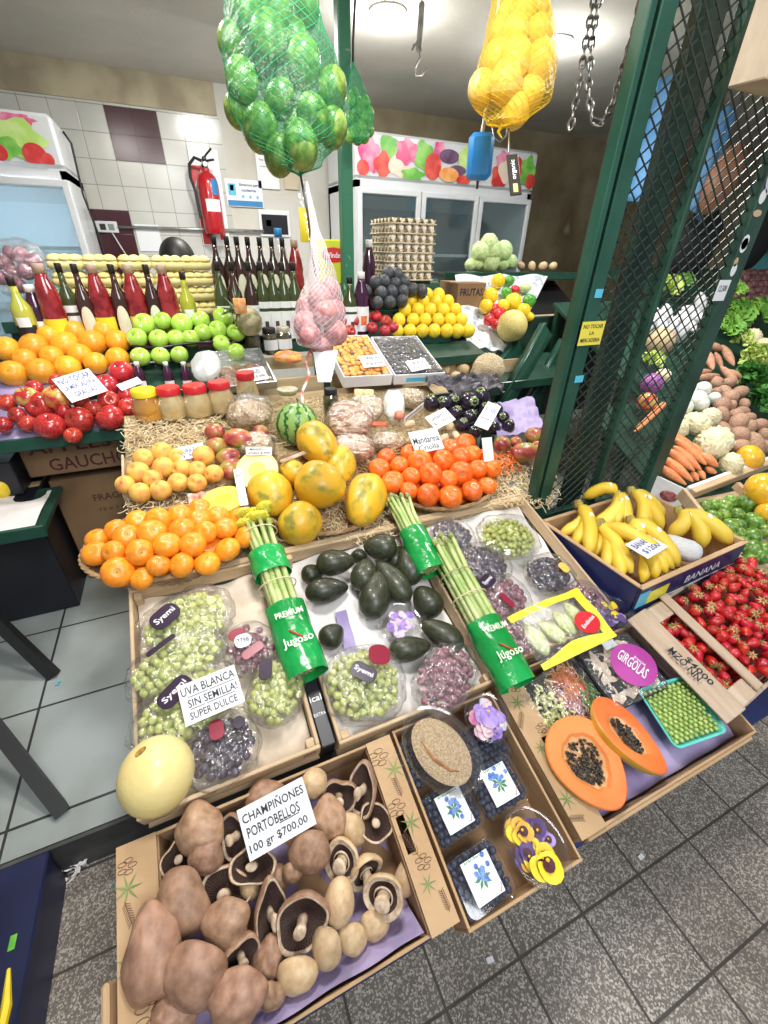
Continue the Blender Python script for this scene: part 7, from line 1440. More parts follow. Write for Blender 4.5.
# ================================================================= HANGING NETS
rail = root('hanging_rail', 'steel rail under the ceiling from which the nets hang, above the picture', 'rail', T(0, 0, 0)); part('bar', MB().tube([(-.6, .86, 2.62), (2.2, .86, 2.62)], .014, 8).tube([(-.55, .86, 2.62), (-.55, .86, 2.75)], .008, 6).tube([(2.1, .86, 2.62), (2.1, .86, 2.75)], .008, 6), STEEL, rail)
def net(path, nu, m, name, label, th=.0006, turns=1.2, cat='net', extra=None):
    """diamond netting round a hanging body; path = [(centre, radius)]"""
    b = MB(); K = 46
    def at(t):
        f = t*(len(path)-1); i = min(int(f), len(path)-2); f -= i; f2 = f*f*(3-2*f); return path[i][0].lerp(path[i+1][0], f), path[i][1]*(1-f2)+path[i+1][1]*f2
    for sg in (1, -1):
        for j in range(nu):
            q = []
            for k in range(K+1):
                c, r = at(k/K); a = 6.2832*(j/nu+sg*turns*k/K); q.append(c+CR*(math.cos(a)*r)+Vector((math.sin(YAW), math.cos(YAW), 0))*(math.sin(a)*r))
            b.tube(q, th, 3, cap=False)
    o = root(name, label, cat, T(0, 0, 0)); part('mesh', b, m, o, smooth=False); return o, at
def body(x, y, w, z): p = atz(x, y, z); return (p, w/2*z/F)
GNET = mat('green_net', (.02, .42, .20), rough=.5); YNET = mat('yellow_net', (.85, .62, .03), rough=.5); WNET = mat('white_net', (.62, .56, .58), rough=.5)
LIMA = mat('bumpy_green_avocado', (.09, .20, .03), (.26, .38, .08), scale=2.0, rough=.38, bump=.5, bscale=26, coat=.2, var=.10); la_me = MB().ball(lambda v: Vector((v.x, v.y, v.z*(1.0+.02*noise.noise(v*6)))), 20, 14).mesh('green_avocado', LIMA)
A1 = [(200+u/3, v/3, w/3, dz) for u, v, w, dz in ((205, 115, 112, -.02), (310, 190, 104, -.03), (125, 245, 98, -.01), (240, 300, 88, -.04), (340, 355, 98, -.03), (185, 390, 102, -.02), (395, 265, 90, 0), (232, 45, 100, .02), (135, 30, 100, 0), (112, 330, 76, .02), (92, 125, 78, .02), (300, 435, 104, -.02), (398, 385, 86, .01), (238, 462, 90, .0), (180, 195, 66, .03), (280, 110, 80, .05), (260, 240, 80, .05), (320, 20, 80, .05), (290, 380, 80, .05))]
fruit_bag(A1, la_me, 'green_avocado', 'green avocado in the big green net, {row} tier from below, {col} from left', 'avocado', 'green avocados in the big net', .98, 1.22)
o, at = net([(atz(300, 176, 1.0), .004), body(297, 164, 50, 1.0), body(292, 140, 92, 1.0), body(288, 105, 112, .99), body(281, 60, 112, .99), body(274, 20, 96, .99), body(269, -30, 74, .98), (atz(270, -110, .97), .012)], 26, GNET, 'net_bag', 'big green net bag of green avocados hanging in front of the wall')
part('green_film', MB().grid(lambda u, v: (lambda c, r: c+CR*(math.cos(6.2832*u)*r*1.01)+Vector((math.sin(YAW), math.cos(YAW), 0))*(math.sin(6.2832*u)*r*1.01))(*at(.18+.8*v)), 36, 24), film('green_netting_haze', tint=(.78, .95, .84), gl=.05, rough=.5, haze=.07, hz=(.02, .40, .2)), o)
part('cord', MB().tube([atz(270, -110, .97), Vector((atz(270, -110, .97).x, atz(270, -110, .97).y, 2.75))], .003, 5), BLK, o)
part('cord', MB().tube([atz(300, 172, 1.0), atz(308, 215, 1.0), atz(313, 262, 1.0), atz(316, 275, 1.0)], .0028, 5), BLK, o)
LEMN = mat('pale_yellow_fruit', (.80, .52, .12), (.86, .64, .22), scale=4, rough=.45, bump=.4, bscale=30, var=.06); ly_me = MB().ball(lambda v: v*(1+.02*noise.noise(v*4)), 18, 12).mesh('yellow_fruit', LEMN)
A2 = [(400+u/3, v/3, w/3, dz) for u, v, w, dz in ((370, 30, 84, 0), (415, 20, 70, .02), (345, 100, 84, -.02), (415, 105, 84, 0), (290, 175, 84, 0), (352, 180, 90, -.03), (412, 200, 98, -.02), (318, 255, 98, -.02), (252, 265, 84, .0), (390, 270, 84, 0), (345, 315, 84, .0), (300, 100, 70, .03), (330, 220, 80, .05), (400, 150, 70, .05), (330, 40, 70, .03))]
fruit_bag(A2, ly_me, 'yellow_lemon', 'yellow lemon in the hanging yellow net, {row} tier from below, {col} from left', 'lemon', 'lemons in the yellow net', 1.08, 1.1)
o, at = net([(atz(502, 128, 1.08), .004), body(506, 122, 40, 1.08), body(511, 100, 78, 1.08), body(516, 70, 78, 1.08), body(520, 35, 68, 1.08), body(520, 0, 56, 1.08), body(522, -40, 40, 1.08), (atz(524, -90, 1.07), .01)], 24, YNET, 'net_bag', 'yellow net bag of lemons hanging right of the ceiling lamp')
part('yellow_film', MB().grid(lambda u, v: (lambda c, r: c+CR*(math.cos(6.2832*u)*r*1.01)+Vector((math.sin(YAW), math.cos(YAW), 0))*(math.sin(6.2832*u)*r*1.01))(*at(.05+.9*v)), 36, 24), film('yellow_netting_haze', tint=(.98, .92, .62), gl=.05, rough=.5, haze=.10, hz=(.9, .62, .05)), o)
part('cord', MB().tube([atz(524, -90, 1.07), Vector((*atz(524, -90, 1.07)[:2], 2.75))], .003, 5), BLK, o)
part('tail', MB().tube([atz(502, 126, 1.08), atz(498, 132, 1.08), atz(502, 138, 1.08)], [.006, .003, .001], 5), YNET, o)
PO_ = mat('pink_onion_skin', (.42, .15, .16), (.58, .28, .26), scale=2.5, rough=.45, var=.06); po_me = MB().ball(lambda v: v*(1+.10*max(0, v.z)**6), 16, 12).mesh('pink_onion', PO_)
fruit_bag([(307, 326, 27, 0), (326, 316, 25, -.02), (318, 300, 24, 0), (332, 334, 24, 0), (309, 308, 24, .02), (322, 342, 24, 0), (330, 290, 22, .03), (335, 312, 22, .03), (313, 338, 22, -.02)], po_me, 'pink_onion', 'pinkish onion in the hanging white net, {row} tier from below, {col} from left', 'onion', 'onions in the white net', .97, 1.0)
o, at = net([(atz(318, 350, .97), .006), body(317, 342, 40, .97), body(318, 322, 54, .97), body(321, 300, 44, .97), body(322, 275, 28, .97), body(319, 250, 16, .97), body(314, 225, 7, .98), (atz(306, 180, .99), .003)], 22, WNET, 'net_bag', 'white net bag of pinkish onions hanging in the middle of the picture', th=.0004)
part('white_film', MB().grid(lambda u, v: (lambda c, r: c+CR*(math.cos(6.2832*u)*r*1.01)+Vector((math.sin(YAW), math.cos(YAW), 0))*(math.sin(6.2832*u)*r*1.01))(*at(.02+.9*v)), 36, 24), film('white_netting_haze', tint=(1, .97, .98), gl=.05, rough=.5, haze=.07, hz=(.80, .72, .74)), o)
part('price_tag', MB().add([atz(313, 352, .96), atz(338, 350, .96), atz(331, 382, .96), atz(318, 382, .96)], [(3, 2, 1, 0)]), WP, o, smooth=False); part('striped_ribbon', MB().tube([atz(312, 345, .965), atz(306, 362, .965), atz(309, 375, .965), atz(302, 392, .965), atz(302, 404, .965)], .0035, 4), mat('red_white_ribbon', (.6, .1, .05), (.85, .8, .75), scale=60, rough=.5), o)
part('clear_wrapper', MB().add([atz(297, 186, 1.0), atz(306, 172, 1.0), atz(318, 238, 1.0), atz(309, 242, 1.0)], [(3, 2, 1, 0)]), CLEARW, o, smooth=False)
LIMF = mat('lime_skin', (.10, .30, .04), (.20, .42, .08), scale=3, rough=.35, coat=.2, var=.10); li_me = MB().ball(lambda v: Vector((v.x, v.y, v.z*1.1)), 14, 10).mesh('lime', LIMF)
rnd = random.Random(4); A3 = [(351+((i % 3)*7)+(3 if (i//3) % 2 else 0)+rnd.uniform(-1, 1), 137-(i//3)*8.2+rnd.uniform(-1, 1), 11, (i % 2)*.02) for i in range(16)]
fruit_bag(A3, li_me, 'lime', 'lime in the small green net by the post, {row} tier from below, {col} from left', 'lime', 'limes in the small net', 1.95)
o, at = net([(atz(359, 143, 1.95), .01), body(359, 138, 20, 1.95), body(359, 120, 29, 1.95), body(358, 102, 24, 1.95), body(355, 80, 12, 1.95), (atz(353, 62, 1.95), .004)], 18, GNET, 'net_bag', 'small green net bag of limes hanging on the green post')
part('hook_cord', MB().tube([atz(353, 62, 1.95), atz(353, 40, 1.98), atz(355, 0, 2.0), Vector((*atz(355, -20, 2.0)[:2], 2.75))], .006, 5), BLK, o); part('green_film', MB().grid(lambda u, v: (lambda c, r: c+CR*(math.cos(6.2832*u)*r*1.01)+Vector((0, 1, 0))*(math.sin(6.2832*u)*r*1.01))(*at(.05+.9*v)), 24, 14), MATS['green_netting_haze'], o)
# spring scale hook, blue scale box, tag, chains
o = root('spring_scale', 'small steel spring scale with hook hanging beside the ceiling lamp', 'scale', T(0, 0, 0)); z = 1.5
part('body', MB().tube([atz(422, 4, z), atz(419, 50, z)], .011, 6), STEEL, o); part('hook', MB().tube([atz(419, 50, z), atz(420, 58, z), atz(415, 68, z), atz(416, 76, z), atz(422, 76, z), atz(427, 69, z)], .0035, 6), STEEL, o); part('side_hook', MB().tube([atz(418, 40, z), atz(412, 50, z), atz(414, 44, z)], .003, 5), STEEL, o); part('cord', MB().tube([atz(422, 4, z), Vector((*atz(423, -4, z)[:2], 2.75))], .003, 5), STEEL, o)
z = 1.30; a, b_ = atz(480, 176, z), atz(480, 138, z); o = root('hanging_scale', 'blue box shaped hanging scale below the yellow net', 'scale', T(0, 0, 0)); M = frame((a+b_)/2, CR, (0, 0, 1)); hh = (b_-a).length/2
part('case', MB().box((0, 0, 0), (.075, hh*1.95, .04), bev=.012), mat('blue_plastic', (.03, .25, .65), rough=.35), o, M=M); part('strap', MB().tube([M @ Vector((0, hh, 0)), M @ Vector((.005, hh+.05, 0)), atz(486, 118, z)], .006, 6), STEEL, o); part('hook', MB().tube([M @ Vector((0, -hh, 0)), M @ Vector((0, -hh-.02, 0))], .004, 6), BLK, o); part('wire', MB().tube([atz(492, 126, z), atz(494, 138, z), atz(500, 142, z), atz(506, 136, z), atz(507, 124, z)], .0018, 5), STEEL, o); part('cord', MB().tube([atz(486, 118, z), Vector((*atz(486, 110, z)[:2], 2.75))], .003, 5), STEEL, o)
o = root('hanging_tag', 'narrow black brand tag on a steel hook under the yellow net', 'tag', T(0, 0, 0)); z = 1.1; part('hook', MB().tube([atz(509, 124, z), atz(509, 152, z)], .0025, 5), STEEL, o)
M = frame(atz(514, 175, z), CR*1+CU*.1, CU); part('tag', MB().box((0, 0, 0), (.030, .105, .004), bev=.001), mat('black_card', (.02, .015, .01), rough=.4), o, M=M); part('gold_mark', MB().box((-.001, -.035, -.0025), (.010, .02, .001)).box((0, -.035, .0025), (.012, .022, .001)), mat('gold_print', (.7, .5, .2), rough=.4), o, M=M); letter('organic', PAPER, o, M @ T(0, .012, .0032) @ Rz(math.pi/2), .05, .014)
CHN = mat('chain_steel', (.10, .10, .10), (.25, .24, .22), scale=30, rough=.35, metal=.8)
link = MB().tube([(0, .012*math.cos(a*.6283)*.62, .018*math.sin(a*.6283)) for a in range(10)], .0032, 6, closed=True).mesh('link', CHN)
def chain(pts, label, z=1.15):
    o = root('chain', label, 'chain', T(0, 0, 0)); P = [atz(x, y, z) for x, y in pts]; L_ = [0]
    for i in range(1, len(P)): L_.append(L_[-1]+(P[i]-P[i-1]).length)
    s = 0; k = 0
    while s < L_[-1] and k < 96:
        i = next(j for j in range(1, len(P)) if L_[j] >= s); f = (s-L_[i-1])/(L_[i]-L_[i-1]); c = P[i-1].lerp(P[i], f); ob('link', link, zframe(c, P[i]-P[i-1], CR) @ Rz(1.57*(k % 2)+.3), o); s += .028; k += 1
chain([(604, -60), (594, 0), (586, 40), (580, 80), (570, 130)], 'dark steel chain hanging straight down, the leftmost beside the gate')
chain([(607, -60), (599, 0), (592, 40), (588, 90), (592, 120), (600, 124), (612, 108), (622, 70), (634, 30), (644, -20)], 'steel chain hanging in a loop just left of the gate post')
# ================================================================= MIDDLE RIGHT: potatoes, peppers, cabbages
POT = mat('potato_skin', (.52, .38, .20), (.64, .50, .30), scale=6, rough=.7, bump=.2, var=.06); pot_me = MB().ball(lambda v: Vector((v.x*1.25*(1+.1*noise.noise(v*1.5)), v.y, v.z*.9)), 16, 12).mesh('potato', POT)
o = slab('potato_stand', 'green stand below the potatoes and plastic sheet', 1.66, 2.35, 2.05, 2.42, .93, 1.0)
pq = shelfpt(2.05, .94, .2)
for i, (x, y, w, lb) in enumerate(((453, 360, 12, 'potato leaning on the plywood at the back of the potato heap'), (466, 356, 11, 'potato second from the left at the back of the heap'), (446, 368, 10, 'small potato at the left end of the heap'), (463, 369, 12, 'potato in front of the back pair'), (474, 356, 9, 'small pale potato at the back right of the heap'), (456, 376, 10, 'potato low at the front of the heap'), (470, 381, 11, 'potato at the front just left of the potato sack'))):
    p = pq(x, y, .04); ob('potato', pot_me, T(p) @ rrot() @ Sc(px2m(p, w)/2), None, lb, 'potato', 'potatoes beside the plastic sheet')
p = pq(488, 369, .06); ob('potato_sack', MB().ball(lambda v: Vector((v.x*.10*(1+.2*noise.noise(v*2)), v.y*.09, v.z*.085*(1+.2*noise.noise(v*5)))), 30, 20).mesh('potato_sack', mat('beige_net_sack', (.62, .48, .28), (.74, .62, .42), scale=40, rough=.8, bump=.8)), T(p), None, 'beige mesh sack of potatoes right of the loose ones', 'sack')
slab('pepper_stand', 'dark counter carrying the carton, peppers and pale cabbages', 1.60, 2.95, 2.62, 3.15, 1.10, 1.40, BLK)
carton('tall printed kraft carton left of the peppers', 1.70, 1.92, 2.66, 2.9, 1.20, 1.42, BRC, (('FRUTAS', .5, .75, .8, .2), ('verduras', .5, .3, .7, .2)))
o = slab('cabbage_shelf', 'black edged shelf under the pile of pale round cabbages', 1.76, 3.0, 2.95, 3.2, 1.455, 1.46, BLK, legs=False)
cpos = [(476, 263, 13), (489, 262, 20), (502, 263, 14), (511, 262, 12), (480, 252, 17), (492, 250, 18), (503, 251, 17), (489, 243, 16), (470, 265, 10)]
for i, (x, y, w) in enumerate(cpos):
    p = onv(x, y, 3.02-.02*(i > 3)); ob('cabbage', cabmesh, T(p) @ rrot() @ Sc(px2m(p, w)/2*1.03), None, 'pale green cabbage in the %s tier of the shelf pile, %s from the left' % ((('lowest', 'middle', 'top')[0 if i < 4 or i == 8 else 1 if i < 7 else 2]), ordn({0: 1, 1: 2, 2: 3, 3: 4, 8: 0}.get(i, i-4 if i < 7 else 0))), 'cabbage', 'pale cabbages on the shelf')
for i, x in enumerate((521, 532, 543, 553)):
    p = onv(x, 266, 3.0); ob('potato', pot_me, T(p) @ rrot() @ Sc(.03), None, 'pale tuber on the black shelf right of the cabbages, %s from the left' % ordn(i), 'potato', 'tubers on the black shelf')
a, b_, c, d = [Vector(q) for q in (onv(455, 275, 2.86), onv(548, 275, 2.86), onv(468, 345, 2.36), onv(505, 352, 2.36))]
ob('newspaper', MB().grid(lambda u, v: (a.lerp(b_, u)).lerp(c.lerp(d, u), v)+Vector((0, 0, .008*math.sin(u*17)-.03*math.sin(v*3.1))), 24, 16).mesh('newspaper', mat('printed_newspaper', (.72, .74, .76), (.25, .35, .5), scale=22, rough=.7, lo=.52, hi=.68)), None, None, 'newspaper sheets lining the sloping pepper bin', 'newspaper')
pep = lambda nm, m: MB().ball(lambda v: Vector((v.x*(1+.12*abs(math.sin(1.5*math.atan2(v.y, v.x)))), v.y*(1+.12*abs(math.sin(1.5*math.atan2(v.y, v.x)))), v.z*1.15-.2*math.exp(-((v.x**2+v.y**2)/.1))*(v.z > 0))), 20, 14).mesh(nm, m)
PEM = {'y': pep('yellow_pepper', mat('yellow_pepper_skin', (.90, .58, .01), (.92, .66, .03), scale=3, rough=.2, coat=.5)), 'g': pep('green_pepper', mat('green_pepper_skin', (.05, .28, .03), (.12, .40, .06), scale=3, rough=.2, coat=.5)), 'r': pep('red_pepper', mat('red_pepper_skin', (.55, .01, .02), (.65, .04, .04), scale=3, rough=.2, coat=.5))}
def binpt(x, y, up=.0):
    n_ = (b_-a).cross(c-a).normalized(); d_ = ray(x, y); t_ = (a-CAM).dot(n_)/d_.dot(n_); return CAM+d_*(t_-up)
for k, (x, y, w, t_, lb) in enumerate((((498, 281, 13, 'y', 'yellow pepper topmost in the bin')), (490, 296, 15, 'y', 'yellow pepper on the left below the topmost'), (509, 281, 10, 'g', 'green pepper beside the topmost yellow one'), (506, 293, 11, 'g', 'green pepper in the centre of the bin'), (529, 301, 13, 'g', 'green pepper at the right of the bin'), (513, 302, 16, 'y', 'large yellow pepper above the wrapped melon'), (523, 311, 14, 'y', 'yellow pepper right of the wrapped melon'), (503, 306, 12, 'y', 'yellow pepper between red and large yellow ones'), (486, 306, 13, 'y', 'orange yellow pepper at the left of the bin'), (494, 309, 10, 'r', 'dark red pepper at the upper left of the reds'), (497, 315, 11, 'r', 'bright red pepper in the middle of the reds'), (489, 320, 11, 'r', 'red pepper at the lower left edge of the bin'), (495, 324, 9, 'r', 'lowest red pepper against the wrapped melon'), (501, 312, 9, 'r', 'red pepper touching the wrapped melon'), (515, 290, 9, 'r', 'small reddish pepper near the pale squash'), (530, 317, 8, 'y', 'small yellow pepper at the lower right'))):
    p = binpt(x, y, .045); ob({'y': 'yellow_pepper', 'g': 'green_pepper', 'r': 'red_pepper'}[t_], PEM[t_], T(p) @ rrot() @ Sc(px2m(p, w)/2*.95), None, lb, 'pepper', 'peppers in the newspaper lined bin')
p = binpt(525, 288, .03); ob('pale_squash', cabmesh, T(p) @ Sc(.045, .035, .03), None, 'pale green squash above the right green pepper', 'squash')
p = binpt(512, 326, .10); ob('netted_melon', MB().ball(None, 24, 16).mesh('netted_melon', mat('netted_melon_skin', (.62, .50, .12), (.74, .64, .28), scale=14, rough=.5, bump=.4)), T(p) @ Sc(px2m(p, 30)/2), None, 'round yellowish melon in clear film at the front of the pepper bin', 'melon')
# folded green shelves leaning behind the gate post
for i, (x0, y0, x1, y1) in enumerate(((497, 420, 548, 330), (520, 425, 566, 345), (478, 400, 520, 345))):
    p, q = onv(x0, y0, 2.0+.12*i), onv(x1, y1, 2.15+.12*i); M = zframe((p+q)/2, q-p, Vector((0, -1, 0))); ob('leaning_crate', MB().box((0, 0, 0), (.10, .02, (q-p).length), bev=.004).box((.06, 0, 0), (.012, .05, (q-p).length)).mesh('leaning_crate', SHEEN), M, None, ['green crate side leaning left of the gate, middle one', 'green crate side leaning nearest to the gate post', 'green crate side leaning behind the potato sack'][i], 'crate')
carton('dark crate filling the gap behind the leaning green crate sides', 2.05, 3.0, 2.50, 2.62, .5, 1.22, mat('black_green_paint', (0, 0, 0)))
# ================================================================= RIGHT HAND DISPLAY
slab('vegetable_stand', 'sloping stand under the carrots, cauliflowers and potatoes right of the gate', 1.93, 5.2, 1.03, 1.60, .60, .883, GREEND)
slab('vegetable_stand', 'upper part of the sloping green stand carrying lettuces and radishes', 2.36, 5.2, 1.615, 2.48, .883, 1.31, GREEND)
CAR = mat('carrot_skin', (.80, .25, .08), (.88, .36, .15), scale=3, rough=.5, stretch=(.6, .6, 5), bump=.1, var=.05); car_me = MB().ball(lambda v: Vector((v.x*(.62+.38*min(1, (v.z+1))), v.y*(.62+.38*min(1, (v.z+1))), v.z)), 12, 12).mesh('carrot', CAR)
def RCt(u, v): return (640+u/6, 390+v/6)
for i, (e1, e2, w, h_, lb) in enumerate((((280, 570), (90, 440), 52, .02, 'lowest carrot at the left front of the heap'), ((320, 550), (140, 400), 56, .04, 'carrot second from the front of the heap'), ((330, 490), (160, 350), 56, .05, 'carrot third from the front of the heap'), ((370, 485), (200, 335), 56, .06, 'carrot fourth from the front of the heap'), ((400, 450), (210, 290), 62, .07, 'carrot fifth from the front, lying on the others'), ((350, 360), (170, 265), 56, .06, 'carrot at the top left of the heap'), ((470, 460), (360, 380), 56, .06, 'short carrot touching the smallest cauliflower'), ((350, 545), (310, 490), 40, .03, 'carrot end pointing down left of the tray rim'), ((390, 535), (350, 480), 40, .03, 'carrot end second from the tray rim'), ((460, 500), (390, 465), 40, .03, 'carrot end at the right front corner of the heap'), ((180, 330), (120, 290), 50, .04, 'carrot mostly behind the gate stile'), ((380, 400), (300, 320), 50, .05, 'carrot under the large cauliflower'))):
    M, q, r = place2(*RCt(*e1), *RCt(*e2), w/6, h_, pf=ptr); ob('carrot', car_me, M, None, lb, 'carrot', 'carrots right of the gate')
CAU = mat('cauliflower_curd', (.72, .64, .36), (.84, .78, .56), scale=8, rough=.6, bump=.9, bscale=22)
cau_me = MB().ball(lambda v: Vector((v.x, v.y, v.z*.8))*(.86+.16*abs(noise.noise(v*4))+.10*noise.noise(v*9)), 56, 38).mesh('cauliflower', CAU)
for x, y, w, lb in ((731, 464, 26, 'smallest cauliflower at the front beside the yellow pepper'), (712, 444, 40, 'largest cauliflower in the middle of the vegetables'), (696, 424, 30, 'cauliflower behind the largest one'), (710, 418, 22, 'cauliflower at the back beside the white onions'), (676, 429, 24, 'cauliflower partly behind the gate stile')):
    p = ptr(x, y, .05); ob('cauliflower', cau_me, T(p) @ rrot() @ Sc(px2m(p, w)/2), None, lb, 'cauliflower', 'cauliflowers right of the gate')
WON = mat('white_onion_skin', (.76, .78, .66), (.85, .86, .78), scale=3, rough=.3, coat=.2, var=.03); wo_me = MB().ball(lambda v: v*(1+.12*max(0, v.z)**6), 16, 12).mesh('white_onion', WON)
for i, (x, y, w) in enumerate(((685, 407, 15), (697, 400, 19), (689, 390, 15), (703, 389, 15), (701, 404, 15), (714, 398, 12), (690, 383, 10))): p = ptr(x, y, .05); ob('white_onion', wo_me, T(p) @ rrot() @ Sc(px2m(p, w)/2), None, 'white onion between cauliflowers and potatoes, '+['lowest on the left', 'large one in the middle', 'upper left one', 'upper right one', 'lower right one', 'far right one next to a potato', 'topmost by the gate stile'][i], 'onion', 'white onions right of the gate')
PTR_ = mat('red_potato_skin', (.36, .19, .12), (.50, .32, .22), scale=6, rough=.7, bump=.2, var=.08); rp_me = MB().ball(lambda v: Vector((v.x*1.3, v.y, v.z*.9)), 14, 10).mesh('brown_potato', PTR_)
LP = [(730, 397, 15), (722, 405, 16), (722, 415, 14), (737, 423, 17), (723, 429, 14), (737, 436, 19), (748, 428, 14), (759, 425, 13), (764, 436, 13), (753, 444, 20), (740, 446, 14), (725, 392, 12), (740, 392, 13), (744, 404, 11), (736, 414, 12), (730, 406, 11), (715, 383, 10), (728, 383, 12), (742, 412, 12), (762, 447, 14), (716, 392, 10), (748, 418, 11)]
rc = rows(LP, 9, 0)
for i, (x, y, w) in enumerate(LP): p = ptr(x, y, .045); ob('brown_potato', rp_me, T(p) @ rrot() @ Sc(px2m(p, w)/2), None, 'brown potato behind the cauliflowers, %s row from front, %s from left' % (ordn(rc[i][0]), ordn(rc[i][1])), 'potato', 'brown potatoes right of the gate')
SWP = mat('sweet_potato_skin', (.42, .20, .12), (.58, .32, .20), scale=5, rough=.7, var=.08, bump=.2); sw_me = MB().ball(lambda v: Vector((v.x*(1-.3*v.z*v.z), v.y*(1-.3*v.z*v.z), v.z)), 12, 12).mesh('sweet_potato', SWP)
for i, (x1, y1, x2, y2, w) in enumerate(((693, 379, 720, 375, 7), (694, 373, 712, 371, 6), (705, 349, 713, 370, 9), (700, 352, 697, 364, 8), (715, 352, 722, 368, 6), (722, 345, 734, 366, 8), (720, 366, 738, 384, 8), (726, 370, 742, 378, 7), (692, 357, 702, 358, 5), (691, 361, 702, 362, 5), (693, 366, 704, 366, 5), (708, 344, 722, 350, 8), (724, 350, 732, 362, 6), (712, 378, 724, 382, 7))): M, q, r = place2(x1, y1, x2, y2, w, .06, pf=ptr); ob('sweet_potato', sw_me, M, None, 'sweet potato below the lettuces, '+['longest at the front', 'second at the front left', 'upright one in the middle left', 'upright one at the left edge', 'pale upright one', 'upright one at the right back', 'slanting one at the right front', 'lower slanting one at right', 'pinkish tip topmost at left', 'pinkish tip second at left', 'pinkish tip third at left', 'back one by the lettuce', 'thin one at the right', 'short one next to the white onions'][i], 'sweet potato', 'sweet potatoes right of the gate')
LETG = mat('lettuce_green', (.10, .32, .04), (.32, .58, .10), scale=7, rough=.5, bump=.4, lo=.3, hi=.65); LETY = mat('lettuce_yellow', (.42, .62, .08), (.66, .78, .25), scale=7, rough=.5); LETD = mat('herb_green', (.03, .14, .02), (.09, .28, .05), scale=9, rough=.5)
def lettuce(x, y, w, m, lb, seed, pf=None, n=46, cat='lettuce'):
    p = (pf or ptr)(x, y, .05); R_ = px2m(p, w)/2; rnd = random.Random(seed); b = MB()
    for k in range(n):
        a = rnd.uniform(0, 6.28); el = rnd.uniform(.1, 1.3); d = Vector((math.cos(a)*math.cos(el), math.sin(a)*math.cos(el), math.sin(el))); s_ = d.orthogonal().normalized(); t_ = d.cross(s_)
        q0 = rnd.uniform(.3, .6); b.grid(lambda u, v: (d*(q0+.5*v)+s_*(u-.5)*(.5+.4*math.sin(v*3))+t_*(.12*math.sin(u*17+k)+.25*v*v))*R_, 5, 4)
    ob('lettuce' if cat == 'lettuce' else 'leafy_greens', b.mesh('lettuce', m), T(p), None, lb, cat)
for a in ((735, 318, 34, LETG, 'curly green lettuce at the back right under the purple onions', 1), (760, 316, 34, LETG, 'green lettuce at the right edge under the purple onions', 2), (725, 332, 30, LETG, 'green lettuce leaning on the gate stile above the sweet potatoes', 3), (742, 342, 22, LETY, 'pale yellow lettuce heart in the middle of the greens', 4), (758, 362, 34, LETY, 'bright yellow green lettuce in clear film at the right edge', 5), (735, 292, 20, LETG, 'small lettuce head next to the white printed ticket', 11)): lettuce(*a)
for a in ((758, 384, 34, LETD, 'dark leafy herbs at the right edge under the yellow lettuce', 6), (762, 404, 30, LETD, 'dark herb bunch at the right edge beside the potatoes', 7), (748, 372, 22, LETD, 'dark herb sprigs left of the herb bunches', 8)): lettuce(*a, cat='herbs')
for x, y, w, lb in ((752, 338, 20, 'pale cauliflower among the lettuces at the right edge'), (762, 345, 18, 'cauliflower at the right edge above the yellow lettuce'), (745, 305, 12, 'small cut cauliflower beside the curly lettuce')): p = ptr(x, y, .08); ob('cauliflower', cau_me, T(p) @ rrot() @ Sc(px2m(p, w)/2), None, lb, 'cauliflower', 'cauliflowers among the lettuces')
slab('rear_vegetable_shelf', 'rear green shelf of dark shallots above the lettuces', 3.3, 5.2, 2.5, 3.1, 1.36, 1.5, GREEND)
SHA = mat('shallot_skin', (.10, .04, .05), (.20, .09, .08), scale=3, rough=.5, var=.12); sh_me = MB().ball(lambda v: v*(1+.2*max(0, v.z)**6), 12, 9).mesh('shallot', SHA); rnd = random.Random(9); pr_ = shelfpt(2.5, 1.38, .35)
LS = [(732+i*6.2+rnd.uniform(-1, 1)+(3 if j % 2 else 0), 304-j*6+rnd.uniform(-1, 1), 8) for j in range(6) for i in range(7)]; rc = rows(LS, 6, 0)
for i, (x, y, w) in enumerate(LS): p = pr_(x, y, .04+.002*(304-y)); ob('shallot', sh_me, T(p) @ rrot() @ Sc(px2m(p, w)/2*1.1), None, 'dark shallot above the lettuces, %s row from front, %s from left' % (ordn(rc[i][0]), ordn(rc[i][1])), 'shallot', 'dark shallots at the top right')
YPU = mat('orange_pumpkin_skin', (.88, .42, .02), (.92, .55, .04), scale=3, rough=.25, coat=.4)
pm_me = pep('yellow_pepper', YPU)
for x, y, w, pf_, hh, lb in ((749, 458, 25, ptr, .05, 'orange yellow pepper on the tray rim right of the smallest cauliflower'), (764, 490, 34, pt, .08, 'large orange yellow pepper at the right edge below the carrot tray'), (766, 512, 18, pt, .04, 'yellow pepper at the right edge beside the limes')): p = pf_(x, y, hh); ob('yellow_pepper', pm_me, T(p) @ rrot() @ Sc(px2m(p, w)/2*.92), None, lb, 'pepper', 'orange yellow peppers at the right')
